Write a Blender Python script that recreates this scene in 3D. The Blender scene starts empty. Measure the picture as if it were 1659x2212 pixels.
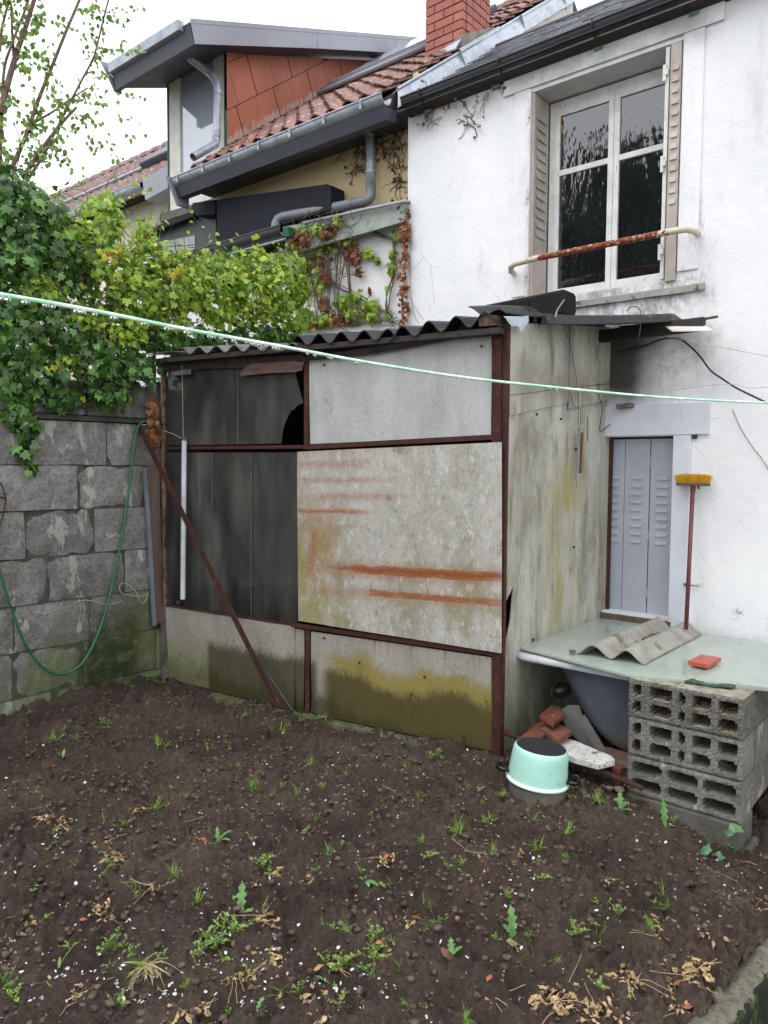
import bpy, bmesh, math, random
import numpy as np
from mathutils import Vector, Matrix, Euler
rad = math.radians
random.seed(7); RNG = np.random.default_rng(7)
S = bpy.context.scene
# ---------------------------------------------------------------- camera
FPX, PITCH, ROLL, YAW = 1612.85, rad(3.581), rad(-0.327), rad(39.59)
CAM = np.array([0.0, 0.0, 1.5])
cd = bpy.data.cameras.new("camera"); cam = bpy.data.objects.new("camera", cd)
S.collection.objects.link(cam); S.camera = cam
cd.sensor_fit = 'VERTICAL'; cd.sensor_height = 24; cd.lens = 24 * FPX / 2212
cd.clip_start = 0.05; cd.clip_end = 500
cam.matrix_world = Matrix.Translation(CAM) @ (Matrix.Rotation(YAW, 4, 'Z') @ Matrix.Rotation(math.pi/2 - PITCH, 4, 'X') @ Matrix.Rotation(-ROLL, 4, 'Z'))
# ---------------------------------------------------------------- world: overcast sky
W = bpy.data.worlds.new("World"); S.world = W; W.use_nodes = True
nt = W.node_tree; nt.nodes.clear()
out = nt.nodes.new('ShaderNodeOutputWorld'); bg = nt.nodes.new('ShaderNodeBackground')
sky = nt.nodes.new('ShaderNodeTexSky'); sky.sky_type = 'NISHITA'; sky.sun_disc = False
SUN_EL, SUN_AZ = rad(58), rad(200)
sky.sun_elevation = SUN_EL; sky.sun_rotation = SUN_AZ; sky.dust_density = 4; sky.air_density = 1
hs = nt.nodes.new('ShaderNodeHueSaturation'); hs.inputs['Saturation'].default_value = .25; hs.inputs['Value'].default_value = 1
mx = nt.nodes.new('ShaderNodeMix'); mx.data_type = 'RGBA'; mx.inputs[0].default_value = .9
mx.inputs[7].default_value = (11.2, 11.5, 12.1, 1)      # even white cloud cover
nt.links.new(sky.outputs[0], hs.inputs['Color']); nt.links.new(hs.outputs[0], mx.inputs[6])
nt.links.new(mx.outputs[2], bg.inputs['Color']); bg.inputs['Strength'].default_value = .095
nt.links.new(bg.outputs[0], out.inputs['Surface'])
sl = bpy.data.lights.new("sun", 'SUN'); sl.energy = .55; sl.angle = rad(40); sl.color = (1, .98, .95)
so = bpy.data.objects.new("sun", sl); S.collection.objects.link(so)
so.rotation_euler = Euler((rad(32), 0, rad(-20)), 'XYZ')
S.view_settings.view_transform = 'Standard'; S.view_settings.look = 'None'
S.view_settings.exposure = 0.95; S.view_settings.gamma = 1; S.view_settings.use_curve_mapping = False
S.render.engine = 'CYCLES'; S.cycles.max_bounces = 6; S.cycles.transparent_max_bounces = 10

# ---------------------------------------------------------------- rays from photo points onto real planes
def ray(x, y):
    u = (x-829.5)/FPX; v = (y-1106)/FPX; c, s = math.cos(ROLL), math.sin(ROLL)
    X = c*u - s*v; U = -s*u - c*v
    Y = math.cos(PITCH) + U*math.sin(PITCH); z = -math.sin(PITCH) + U*math.cos(PITCH)
    return np.array([X*math.cos(YAW)-Y*math.sin(YAW), X*math.sin(YAW)+Y*math.cos(YAW), z])
def hit(x, y, P, n):
    d = ray(x, y); n = np.array(n, float); return CAM + d*(np.dot(np.array(P, float)-CAM, n)/np.dot(d, n))
def onY(x, y, Y): return hit(x, y, (0, Y, 0), (0, 1, 0))
def onX(x, y, X): return hit(x, y, (X, 0, 0), (1, 0, 0))
def onZ(x, y, z=0.): return hit(x, y, (0, 0, z), (0, 0, 1))
def dist(x, y, d): r = ray(x, y); return CAM + r/np.linalg.norm(r)*d

# ---------------------------------------------------------------- object helpers
def link(o): S.collection.objects.link(o); return o
def tag(o, label=None, cat=None, group=None, kind=None):
    for k, v in (('label', label), ('category', cat), ('group', group), ('kind', kind)):
        if v: o[k] = v
    return o
def thing(name, label, cat, loc=(0, 0, 0), group=None):
    o = bpy.data.objects.new(name, None); link(o); o.location = loc; o.empty_display_size = .1
    return tag(o, label, cat, group)
def wloc(o):
    v = Vector((0, 0, 0))
    while o: v += o.location; o = o.parent
    return v
class MB:
    def __init__(s): s.v = []; s.f = []
    def add(s, vs, fs):
        b = len(s.v); s.v += [tuple(map(float, p)) for p in vs]; s.f += [tuple(i+b for i in f) for f in fs]; return s
    def box(s, a, b):
        x0, x1 = sorted((a[0], b[0])); y0, y1 = sorted((a[1], b[1])); z0, z1 = sorted((a[2], b[2]))
        return s.add([(x0,y0,z0),(x1,y0,z0),(x1,y1,z0),(x0,y1,z0),(x0,y0,z1),(x1,y0,z1),(x1,y1,z1),(x0,y1,z1)],
                     [(0,3,2,1),(4,5,6,7),(0,1,5,4),(1,2,6,5),(2,3,7,6),(3,0,4,7)])
    def obox(s, c, ax, ay, az, h):
        c = np.array(c, float); ax, ay, az = [np.array(q, float)/np.linalg.norm(q) for q in (ax, ay, az)]
        vs = [c + ax*h[0]*i + ay*h[1]*j + az*h[2]*k for k in (-1, 1) for i, j in ((-1,-1),(1,-1),(1,1),(-1,1))]
        return s.add(vs, [(0,3,2,1),(4,5,6,7),(0,1,5,4),(1,2,6,5),(2,3,7,6),(3,0,4,7)])
    def prism(s, pts, vec):
        pts = [np.array(p, float) for p in pts]; vec = np.array(vec, float); n = len(pts)
        nn = sum((np.cross(pts[i]-pts[0], pts[(i+1) % n]-pts[0]) for i in range(1, n-1)), np.zeros(3))
        if np.dot(nn, vec) > 0: pts = pts[::-1]
        return s.add(pts + [p+vec for p in pts], [tuple(range(n)), tuple(range(2*n-1, n-1, -1))] +
                     [(i, i+n, (i+1) % n+n, (i+1) % n) for i in range(n)])
    def tube(s, pts, r, seg=8, cap=True):
        P = [np.array(p, float) for p in pts]; n = len(P); R = r if hasattr(r, '__len__') else [r]*n
        b = len(s.v); up = None
        for i in range(n):
            t = P[min(i+1, n-1)] - P[max(i-1, 0)]; L = np.linalg.norm(t); t = t/L if L > 0 else np.array([0, 0, 1.])
            if up is None: up = np.array([0, 0, 1.]) if abs(t[2]) < .9 else np.array([1., 0, 0])
            a = np.cross(t, up); a /= np.linalg.norm(a); bb = np.cross(t, a); up = -bb if np.dot(bb, up) < 0 else bb
            a = np.cross(t, up); a /= np.linalg.norm(a); c2 = np.cross(t, a)
            for k in range(seg):
                th = 2*math.pi*k/seg; s.v.append(tuple(P[i] + R[i]*(math.cos(th)*a + math.sin(th)*c2)))
        for i in range(n-1):
            for k in range(seg):
                k2 = (k+1) % seg; s.f.append((b+i*seg+k, b+(i+1)*seg+k, b+(i+1)*seg+k2, b+i*seg+k2))
        if cap: s.f.append(tuple(b+k for k in range(seg))); s.f.append(tuple(b+(n-1)*seg+k for k in range(seg-1, -1, -1)))
        return s
    def lathe(s, c, prof, seg=32, sx=1, sy=1):
        b = len(s.v)
        for r, z in prof:
            for k in range(seg):
                th = 2*math.pi*k/seg; s.v.append((c[0]+r*math.cos(th)*sx, c[1]+r*math.sin(th)*sy, c[2]+z))
        for i in range(len(prof)-1):
            for k in range(seg):
                k2 = (k+1) % seg; s.f.append((b+i*seg+k, b+i*seg+k2, b+(i+1)*seg+k2, b+(i+1)*seg+k))
        return s
    def sheet(s, fn, nu, nv, thick):
        th = np.array(thick, float); b = len(s.v); N = (nu+1)*(nv+1)
        for off in (0, 1):
            for j in range(nv+1):
                for i in range(nu+1): s.v.append(tuple(np.array(fn(i/nu, j/nv), float) - th*off))
        g = lambda i, j, o: b + o*N + j*(nu+1)+i
        for j in range(nv):
            for i in range(nu):
                s.f.append((g(i,j,0), g(i+1,j,0), g(i+1,j+1,0), g(i,j+1,0)))
                s.f.append((g(i,j,1), g(i,j+1,1), g(i+1,j+1,1), g(i+1,j,1)))
        for i in range(nu):
            s.f.append((g(i,0,0), g(i,0,1), g(i+1,0,1), g(i+1,0,0))); s.f.append((g(i,nv,0), g(i+1,nv,0), g(i+1,nv,1), g(i,nv,1)))
        for j in range(nv):
            s.f.append((g(0,j,0), g(0,j+1,0), g(0,j+1,1), g(0,j,1))); s.f.append((g(nu,j,0), g(nu,j,1), g(nu,j+1,1), g(nu,j+1,0)))
        return s
    def jit(s, a, seed=0):
        r = random.Random(seed); s.v = [tuple(c + r.uniform(-a, a) for c in p) for p in s.v]; return s
    def build(s, name, mat, parent=None, smooth=False, bevel=0, origin=None):
        me = bpy.data.meshes.new(name); V = np.array(s.v, float)
        if parent is not None: o0 = np.array(wloc(parent))
        elif origin is not None: o0 = np.array(origin, float)
        else: o0 = np.array([(V[:,0].min()+V[:,0].max())/2, (V[:,1].min()+V[:,1].max())/2, V[:,2].min()])
        me.from_pydata([tuple(p) for p in V-o0], [], s.f); me.materials.append(mat); me.update()
        o = bpy.data.objects.new(name, me); link(o)
        if parent is not None: o.parent = parent
        else: o.location = o0
        if smooth: me.polygons.foreach_set('use_smooth', [True]*len(me.polygons))
        if smooth == 'auto':
            try: me.set_sharp_from_angle(angle=rad(40))
            except Exception: pass
        if bevel:
            m = o.modifiers.new('bevel', 'BEVEL'); m.width = bevel; m.segments = 2; m.limit_method = 'ANGLE'
        return o
def npmesh(name, V, F, mat, parent=None, origin=(0, 0, 0), smooth=False):
    o0 = np.array(wloc(parent)) if parent is not None else np.array(origin, float)
    me = bpy.data.meshes.new(name); V = np.asarray(V, float)-o0; F = np.asarray(F)
    k = F.shape[1]; me.vertices.add(len(V)); me.vertices.foreach_set('co', V.ravel())
    me.loops.add(F.size); me.loops.foreach_set('vertex_index', F.ravel().astype(np.int32))
    me.polygons.add(len(F)); me.polygons.foreach_set('loop_start', np.arange(0, F.size, k, dtype=np.int32))
    me.update(calc_edges=True); me.validate(); me.materials.append(mat)
    if smooth: me.polygons.foreach_set('use_smooth', [True]*len(F))
    o = bpy.data.objects.new(name, me); link(o)
    if parent is not None: o.parent = parent
    else: o.location = origin
    return o
def inst(src, parent, loc, rot=None, scale=None, name=None):
    """another piece sharing a mesh; loc relative to the parent"""
    o = bpy.data.objects.new(name or src.name.split('.')[0], src if isinstance(src, bpy.types.Mesh) else src.data); link(o)
    if parent is not None: o.parent = parent
    M = Matrix.Translation(Vector(loc)) @ (rot.to_4x4() if rot is not None else Matrix.Identity(4))
    if scale is not None: M = M @ Matrix.Diagonal((*scale, 1))
    o.matrix_basis = M; return o
def copy_tree(o, parent=None):
    c = o.copy(); link(c); c.parent = parent
    for ch in o.children: copy_tree(ch, c)
    return c

# ---------------------------------------------------------------- material helpers
def rgb(h):
    v = [int(h[i:i+2], 16)/255 for i in (0, 2, 4)]
    return tuple((c/12.92 if c <= .04045 else ((c+.055)/1.055)**2.4) for c in v)
class MT:
    def __init__(s, name):
        s.m = bpy.data.materials.new(name); s.m.use_nodes = True; s.t = s.m.node_tree; s.t.nodes.clear()
        s.out = s.t.nodes.new('ShaderNodeOutputMaterial'); s.b = s.t.nodes.new('ShaderNodeBsdfPrincipled')
        s.t.links.new(s.b.outputs[0], s.out.inputs[0])
        s.geo = s.t.nodes.new('ShaderNodeNewGeometry'); s.tc = s.t.nodes.new('ShaderNodeTexCoord')
        s.pos = s.geo.outputs['Position']; s.obj = s.tc.outputs['Object']
    def L(s, a, b): s.t.links.new(a, b)
    def setin(s, sock, v):
        if isinstance(v, bpy.types.NodeSocket): s.L(v, sock)
        elif isinstance(v, tuple) and len(v) == 3 and sock.type == 'RGBA': sock.default_value = (*v, 1)
        else: sock.default_value = v
    def op(s, o, a, b=0., c=None, clamp=False):
        n = s.t.nodes.new('ShaderNodeMath'); n.operation = o; n.use_clamp = clamp
        s.setin(n.inputs[0], a); s.setin(n.inputs[1], b)
        if c is not None: s.setin(n.inputs[2], c)
        return n.outputs[0]
    def vm(s, v, k):
        n = s.t.nodes.new('ShaderNodeVectorMath'); n.operation = 'MULTIPLY'; s.L(v, n.inputs[0]); n.inputs[1].default_value = k; return n.outputs[0]
    def dot(s, v, k):
        n = s.t.nodes.new('ShaderNodeVectorMath'); n.operation = 'DOT_PRODUCT'; s.L(v, n.inputs[0]); n.inputs[1].default_value = k; return n.outputs['Value']
    def noise(s, sc, d=4, r=.6, v=None, off=0, dist=0.):
        v = v or s.pos
        k = sc if isinstance(sc, tuple) else (sc, sc, sc); v = s.vm(v, k)
        n = s.t.nodes.new('ShaderNodeTexNoise'); n.noise_dimensions = '4D'; n.inputs['W'].default_value = off
        n.inputs['Scale'].default_value = 1; n.inputs['Detail'].default_value = d; n.inputs['Roughness'].default_value = r
        n.inputs['Distortion'].default_value = dist; s.L(v, n.inputs['Vector']); return n.outputs['Fac']
    def vor(s, sc, v=None, feature='F1', out='Distance'):
        v = s.vm(v or s.pos, sc if isinstance(sc, tuple) else (sc,)*3)
        n = s.t.nodes.new('ShaderNodeTexVoronoi'); n.feature = feature; n.inputs['Scale'].default_value = 1; s.L(v, n.inputs['Vector']); return n.outputs[out]
    def sm(s, x, lo, hi, a=0., b=1.):
        n = s.t.nodes.new('ShaderNodeMapRange'); n.interpolation_type = 'SMOOTHSTEP' if lo < hi else 'LINEAR'; n.clamp = True
        s.L(x, n.inputs[0]); n.inputs[1].default_value = lo; n.inputs[2].default_value = hi; n.inputs[3].default_value = a; n.inputs[4].default_value = b
        return n.outputs[0]
    def mix(s, f, a, b, mode='MIX'):
        n = s.t.nodes.new('ShaderNodeMix'); n.data_type = 'RGBA'; n.blend_type = mode
        s.setin(n.inputs[0], f); s.setin(n.inputs[6], a); s.setin(n.inputs[7], b); return n.outputs[2]
    def hsv(s, c, h=.5, sa=1., v=1.):
        n = s.t.nodes.new('ShaderNodeHueSaturation'); s.setin(n.inputs['Hue'], h); s.setin(n.inputs['Saturation'], sa); s.setin(n.inputs['Value'], v); s.setin(n.inputs['Color'], c); return n.outputs[0]
    def rnd(s): n = s.t.nodes.new('ShaderNodeObjectInfo'); return n.outputs['Random']
    def isl(s): return s.geo.outputs['Random Per Island']
    def box(s, u, v, u0, u1, v0, v1, su=.03, sv=.01):
        a = s.op('MULTIPLY', s.sm(u, u0-su, u0+su), s.sm(u, u1-su, u1+su, 1., 0.))
        b = s.op('MULTIPLY', s.sm(v, v0-sv, v0+sv), s.sm(v, v1-sv, v1+sv, 1., 0.)); return s.op('MULTIPLY', a, b)
    def fin(s, col, rough=.8, bump=None, bd=.005, spec=.5, metal=0., bs=1., trans=None):
        s.setin(s.b.inputs['Base Color'], col); s.setin(s.b.inputs['Roughness'], rough); s.setin(s.b.inputs['Metallic'], metal)
        s.b.inputs['Specular IOR Level'].default_value = spec
        if bump is not None:
            n = s.t.nodes.new('ShaderNodeBump'); n.inputs['Distance'].default_value = bd; n.inputs['Strength'].default_value = bs
            s.L(bump, n.inputs['Height']); s.L(n.outputs[0], s.b.inputs['Normal'])
        if trans:   # leaf: some light comes through
            tr = s.t.nodes.new('ShaderNodeBsdfTranslucent'); s.setin(tr.inputs[0], col); ms = s.t.nodes.new('ShaderNodeMixShader'); ms.inputs[0].default_value = trans
            s.L(s.b.outputs[0], ms.inputs[1]); s.L(tr.outputs[0], ms.inputs[2]); s.L(ms.outputs[0], s.out.inputs[0])
        return s.m
def surf(name, base, base2=None, vs=3., layers=(), rough=.8, bump=(40, .004), spec=.5, metal=0., local=False, rv=0., fine=0.):
    """base/base2 blended by noise; layers = (colour, scale, lo, hi[, (axis, a, b, w)]) ; rv = per-object value variation"""
    m = MT(name); v = m.obj if local else m.pos
    c = m.mix(m.sm(m.noise(vs, 5, .65, v), .35, .65), base, base2) if base2 else m.mix(0., base, base)
    for i, ly in enumerate(layers):
        f = m.noise(ly[1], 6, .65, v, off=3.1*i+1)
        if len(ly) > 4:
            ax, a, b, w = ly[4]; f = m.op('ADD', f, m.sm(m.dot(m.pos, ax), min(a, b), max(a, b), *((0., w) if a < b else (w, 0.))))
        c = m.mix(m.sm(f, ly[2], ly[3]), c, ly[0])
    if fine: c = m.hsv(c, v=m.sm(m.noise(180, 3, .7, v), .3, .7, 1-fine, 1+fine))
    if rv: c = m.hsv(c, v=m.op('ADD', m.op('MULTIPLY', m.rnd(), 2*rv), 1-rv))
    h = m.noise(bump[0], 6, .65, v) if bump else None
    return m.fin(c, rough, h, bump[1] if bump else 0, spec, metal)
def px(fn, pts): return [fn(*p) for p in pts]
# ================================================================= materials
M = {}
# soil: dark wet brown
m = MT('soil'); n1 = m.noise(2.2, 5, .6); n2 = m.noise(48, 6, .8)
c = m.mix(m.sm(n1, .3, .7), rgb('4f4137'), rgb('7f6e60')); c = m.mix(m.sm(n2, .35, .75), c, rgb('382c24'))
c = m.mix(m.sm(m.noise(160, 2, .6, off=4), .66, .76), c, rgb('8a7b6c'))
w = m.op('ADD', m.noise(5, 5, .6, off=9), m.sm(m.dot(m.pos, (-.146, .989, 0)), 3.3, 3.6, 0., .14))
c = m.mix(m.sm(w, .68, .8), c, rgb('46502c'))
M['soil'] = m.fin(c, m.sm(n2, .3, .7, .28, .62), m.op('ADD', m.noise(90, 8, .85), m.op('MULTIPLY', m.noise(320, 4, .85), .6)), .024, .4, bs=1.)
m = MT('clod'); c = m.mix(m.isl(), rgb('4c3e34'), rgb('766453')); c = m.mix(m.sm(m.noise(60, 4, .6), .4, .7), c, rgb('352c27'))
M['clod'] = m.fin(c, .6, m.noise(120, 5, .7), .008, .4)
# left block wall
def blockmat(name, local=False, moss=True, z0=0., base=('8f8d89', '6f6d68'), lich='a5a39c'):
    m = MT(name); v = m.pos
    c = m.mix(m.sm(m.noise(7, 6, .7, off=1), .35, .65), rgb(base[0]), rgb(base[1]))
    c = m.mix(m.sm(m.noise(60, 5, .75, off=2), .45, .72), c, rgb('45443f'))
    c = m.mix(m.sm(m.noise((9, 9, 4), 6, .65, off=5), .57, .61), c, rgb(lich))
    pits = m.sm(m.vor(55), .05, .16, 1., 0.); pm = m.sm(m.noise(30, 3, off=7), .5, .6)
    c = m.mix(m.op('MULTIPLY', pits, pm), c, rgb('2a2926'))
    if moss:
        g = m.op('ADD', m.noise((3, 3, 1.5), 6, .6, off=11), m.op('ADD', m.sm(m.dot(m.pos, (0, 0, 1)), 0., 1.1, .24, -.12), m.sm(m.dot(m.pos, (0, 1, 0)), 1.7, 2.8, -.06, .05)))
        c = m.mix(m.op('MULTIPLY', m.sm(g, .5, .74), .85), c, rgb('5f6742'))
        # darker green run-off strip near the corner
        y = m.dot(m.pos, (0, 1, 0)); z = m.dot(m.pos, (0, 0, 1)); yy = m.op('ADD', y, m.op('MULTIPLY', m.noise(5, 4, off=2), .25))
        s_ = m.box(yy, z, 2.46, 2.86, -.5, .55, .07, .3); s_ = m.op('MULTIPLY', s_, m.sm(m.noise(14, 6, .7, off=3), .28, .55))
        c = m.mix(s_, c, rgb('2e3a12')); g2 = m.op('ADD', m.noise(9, 6, .65, off=21), m.sm(z, -.05, .16, .28, 0.)); c = m.mix(m.sm(g2, .66, .76), c, rgb('4f6a1d'))
    c = m.hsv(c, v=m.op('ADD', m.op('MULTIPLY', m.rnd(), .3), .84))
    h = m.op('SUBTRACT', m.noise(75, 6, .75), m.op('MULTIPLY', m.op('MULTIPLY', pits, pm), 1.5))
    return m.fin(c, .72, h, .008, .35)
M['wallblock'] = blockmat('garden_wall_block'); M['mortar'] = surf('mortar', rgb('34332e'), rgb('504e47'), 14, [(rgb('3c4522'), 5, .5, .7, ((0, 0, 1), 1., 0., .15))], bump=(90, .008))
M['stackblock'] = blockmat('stack_block', moss=False, base=('85827a', '6e6b63'), lich='a9a69d')
m = MT('stack_block_mossy'); c = m.mix(m.sm(m.noise(30, 5, .7), .35, .65), rgb('7f7d74'), rgb('64625a')); c = m.mix(m.sm(m.noise(9, 5, .6, off=4), .54, .68), c, rgb('5a5c40'))
c = m.mix(m.sm(m.dot(m.geo.outputs['Normal'], (0, 0, 1)), .3, .8), c, m.mix(m.sm(m.noise(25, 5), .4, .6), rgb('b3aea0'), rgb('8e8a74')))
M['stackmoss'] = m.fin(c, .9, m.op('ADD', m.noise(150, 6, .8), m.vor(90)), .008, .2)
M['baseblock'] = surf('base_block', rgb('65625a'), rgb('55544a'), 6, [(rgb('3b3f28'), 5, .5, .68, ((0, 0, 1), .0, -.2, .2))], bump=(60, .004))
# rusty steel
M['rust'] = surf('rusty_steel', rgb('4b2d26'), rgb('3a221d'), 16, [(rgb('6b4434'), 24, .58, .68), (rgb('2a1a17'), 60, .6, .7), (rgb('7d6a55'), 50, .7, .76)], rough=.75, bump=(120, .003), spec=.3)
M['rustpost'] = surf('rusty_tan_post', rgb('6a4a35'), rgb('8b7b62'), (16, 16, 3), [(rgb('4a2c20'), 20, .5, .6)], rough=.8, bump=(100, .003), spec=.3)
M['wood'] = surf('old_plank', rgb('6d5a52'), rgb('54433c'), (14, 14, 1.5), [(rgb('8b8078'), (60, 60, 4), .6, .7)], bump=((120, 120, 6), .003))
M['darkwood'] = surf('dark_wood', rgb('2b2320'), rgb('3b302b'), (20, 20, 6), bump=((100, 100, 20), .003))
# cement-fibre panels: base, streaks along z, shed side moss/yellow
def fibre(name, base, base2, layers=(), streak='d4d2cc', st=(.58, .7), fine=.12, extra=None, dark='8c8981'):
    m = MT(name)
    c = m.mix(m.sm(m.noise((6, 6, 2), 6, .65), .3, .7), base, base2)
    lf = m.sm(m.noise((2.5, 2.5, 2), 4, .6, off=41), .35, .65, .3, 1.)
    c = m.mix(m.op('MULTIPLY', m.sm(m.noise((190, 190, 50), 4, .7, off=2), .46, .7), lf), c, rgb(streak))
    c = m.mix(m.op('MULTIPLY', m.sm(m.noise((130, 130, 26), 5, .7, off=6), .52, .74), .8), c, rgb(dark))
    for i, ly in enumerate(layers):
        f = m.noise(ly[1], 6, .68, off=5*i+3)
        if len(ly) > 4:
            for ax, a, b, w in ly[4]:
                f = m.op('ADD', f, m.sm(m.dot(m.pos, ax), min(a, b), max(a, b), *((0., w) if a < b else (w, 0.))))
        c = m.mix(m.sm(f, ly[2], ly[3]), c, ly[0])
    if extra: c = extra(m, c)
    c = m.mix(m.op('MULTIPLY', m.sm(m.noise((210, 210, 60), 3, .7, off=8), .35, .7), fine), c, rgb('55524a'))
    h = m.op('ADD', m.noise((150, 150, 40), 4, .7), m.op('MULTIPLY', m.noise(25, 5), .6))
    return m.fin(c, .72, h, .005, .3)
SDV = (.9893, .1459, 0)      # along the shed front
ZV = (0, 0, 1)
u0 = -1.904*.9893 + 3.239*.1459    # u of the right corner
M['panel_top'] = fibre('panel_upper', rgb('bcbcbd'), rgb('a5a4a3'), [(rgb('87806d'), (3, 3, 2), .56, .72)], streak='c4c3c0')
def rust_extra(m, c):
    u = m.op('SUBTRACT', m.dot(m.pos, SDV), u0); v = m.dot(m.pos, ZV)
    wv = m.op('ADD', v, m.op('MULTIPLY', m.noise(9, 4, off=2), .03)); uu = m.op('ADD', u, m.op('MULTIPLY', m.noise(8, 5, .7, off=3), .14))
    wv = m.op('SUBTRACT', m.op('ADD', wv, m.op('MULTIPLY', u, -.028)), .11)
    col = rgb('965a30'); tot = None
    for b in ((-.86, .1, .825, .878, .12, .008, 1.), (-.76, .1, .705, .742, .14, .008, .95), (-1.15, -.5, 1.24, 1.27, .2, .02, .5), (-1.2, -.9, .9, 1.25, .1, .1, .35), (-1.15, .1, .80, .90, .2, .03, .4),(-1.2, .1, .68, .75, .2, .03, .35),
              (-1.30, -1.20, .86, 1.5, .05, .2, .55), (-1.28, -.72, 1.16, 1.185, .12, .01, .8), (-1.25, -.62, 1.33, 1.36, .12, .015, .45), (-1.25, -.7, 1.42, 1.46, .15, .03, .5),
              (-1.12, -1.05, .80, 1.08, .03, .06, .7), (-1.22, -.9, 1.22, 1.25, .1, .015, .35), (-1.3, -1.0, .98, 1.02, .15, .03, .35), (-1.3,-.5,1.5,1.6,.3,.05,.35), (-1.25, -.75, 1.08, 1.1, .12, .012, .35)):
        k = m.op('MULTIPLY', m.box(uu, wv, b[0], b[1], b[2], b[3], b[4], b[5]), b[6])
        tot = k if tot is None else m.op('MAXIMUM', tot, k)
    f = m.op('MULTIPLY', tot, m.sm(m.noise((14, 14, 50), 6, .75, off=12), .22, .5), clamp=True)
    c = m.mix(m.op('MULTIPLY', m.box(uu, v, -1.3, -.93, .42, 1.2, .1, .15), m.sm(m.noise((9, 9, 5), 6, .7, off=51), .38, .6, 0., .75)), c, rgb('8f8648'))
    c = m.mix(m.op('MULTIPLY', m.box(uu, v, -.5, -.25, 1.0, 1.6, .2, .2), m.sm(m.noise((8, 8, 5), 6, .75, off=52), .42, .62, 0., .7)), c, rgb('8c897c')); c = m.mix(f, c, col); c = m.mix(m.op('MULTIPLY', m.box(uu, wv, -.95, .1, .845, .862, .1, .01), .7), c, rgb('7d4326'))
    c = m.mix(m.sm(m.op('ADD', m.noise((5, 5, 5), 6, .7, off=14), m.sm(v, .36, .62, .38, 0.)), .7, .9), c, rgb('6f6a2a')); return c
M['panel_rust'] = fibre('panel_rust_streaked', rgb('b5b2a9'), rgb('9c998f'), [(rgb('948e74'), (5, 5, 3), .5, .72, [(ZV, 1.5, .4, .08)]), (rgb('cccac3'), (26, 26, 14), .5, .7), (rgb('7f7b66'), (12, 12, 9), .56, .7, [(SDV, -1.5, -.6, .06)]), (rgb('8f8a76'), (40, 40, 20), .56, .7)], extra=rust_extra)
def low_extra(m, c):
    u = m.op('SUBTRACT', m.dot(m.pos, SDV), u0); v = m.dot(m.pos, ZV)
    nz = m.op('ADD', m.noise((7, 7, 3), 6, .75, off=3), m.op('MULTIPLY', m.op('SUBTRACT', m.noise((120, 120, 40), 4, .8, off=43), .5), .9))
    t = m.op('ADD', v, m.op('ADD', m.op('MULTIPLY', m.op('SUBTRACT', nz, .5), .16), m.op('MULTIPLY', m.op('SUBTRACT', m.noise((3.2, 3.2, 1.5), 3, .5, off=23), .5), .34)))
    yel = m.op('MULTIPLY', m.sm(t, .36, .43, 1., 0.), m.sm(u, -1.15, -.95))
    c = m.mix(m.op('MULTIPLY', yel, .8), c, rgb('8a7c1c'))
    yw = m.op('MULTIPLY', m.sm(t, .25, .33, 1., 0.), m.sm(u, -1.15, -1.05)); c = m.mix(m.op('MULTIPLY', yw, .9), c, rgb('4a4122'))
    dk = m.op('MULTIPLY', m.sm(m.op('ADD', v, m.op('MULTIPLY', m.op('SUBTRACT', nz, .5), .14)), .31, .39, 1., 0.), m.op('MULTIPLY', m.sm(u, -2.05, -2.0), m.sm(u, -1.18, -1.12, 1., 0.)))
    c = m.mix(m.op('MULTIPLY', dk, .88), c, rgb('3f3d1c')); c = m.mix(m.op('MULTIPLY', m.sm(m.op('ADD', t, m.op('MULTIPLY', u, .08)), -.04, .08, 1., 0.), .8), c, rgb('33310f'))
    gr = m.op('MULTIPLY', m.sm(t, .2, .5, 1., 0.), m.sm(u, -2.03, -2.0, 1., 0.)); c = m.mix(m.op('MULTIPLY', gr, .6), c, rgb('6f7248')); sp = m.sm(m.noise((26, 26, 14), 6, .75, off=27), .56, .66); c = m.mix(m.op('MULTIPLY', m.op('MULTIPLY', sp, m.sm(v, .25, .6, 1., 0.)), .7), c, rgb('262510'))
    dr = m.op('MULTIPLY', m.sm(m.noise((60, 60, 1.2), 3, .6, off=17), .56, .66), m.op('MULTIPLY', m.sm(v, .4, .55), m.sm(u, -1.2, -1.)))
    return m.mix(m.op('MULTIPLY', dr, .7), c, rgb('7a6035'))
M['panel_low'] = fibre('panel_lower', rgb('a29d92'), rgb('8c877b'), extra=low_extra, streak='bdb9b0')
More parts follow.
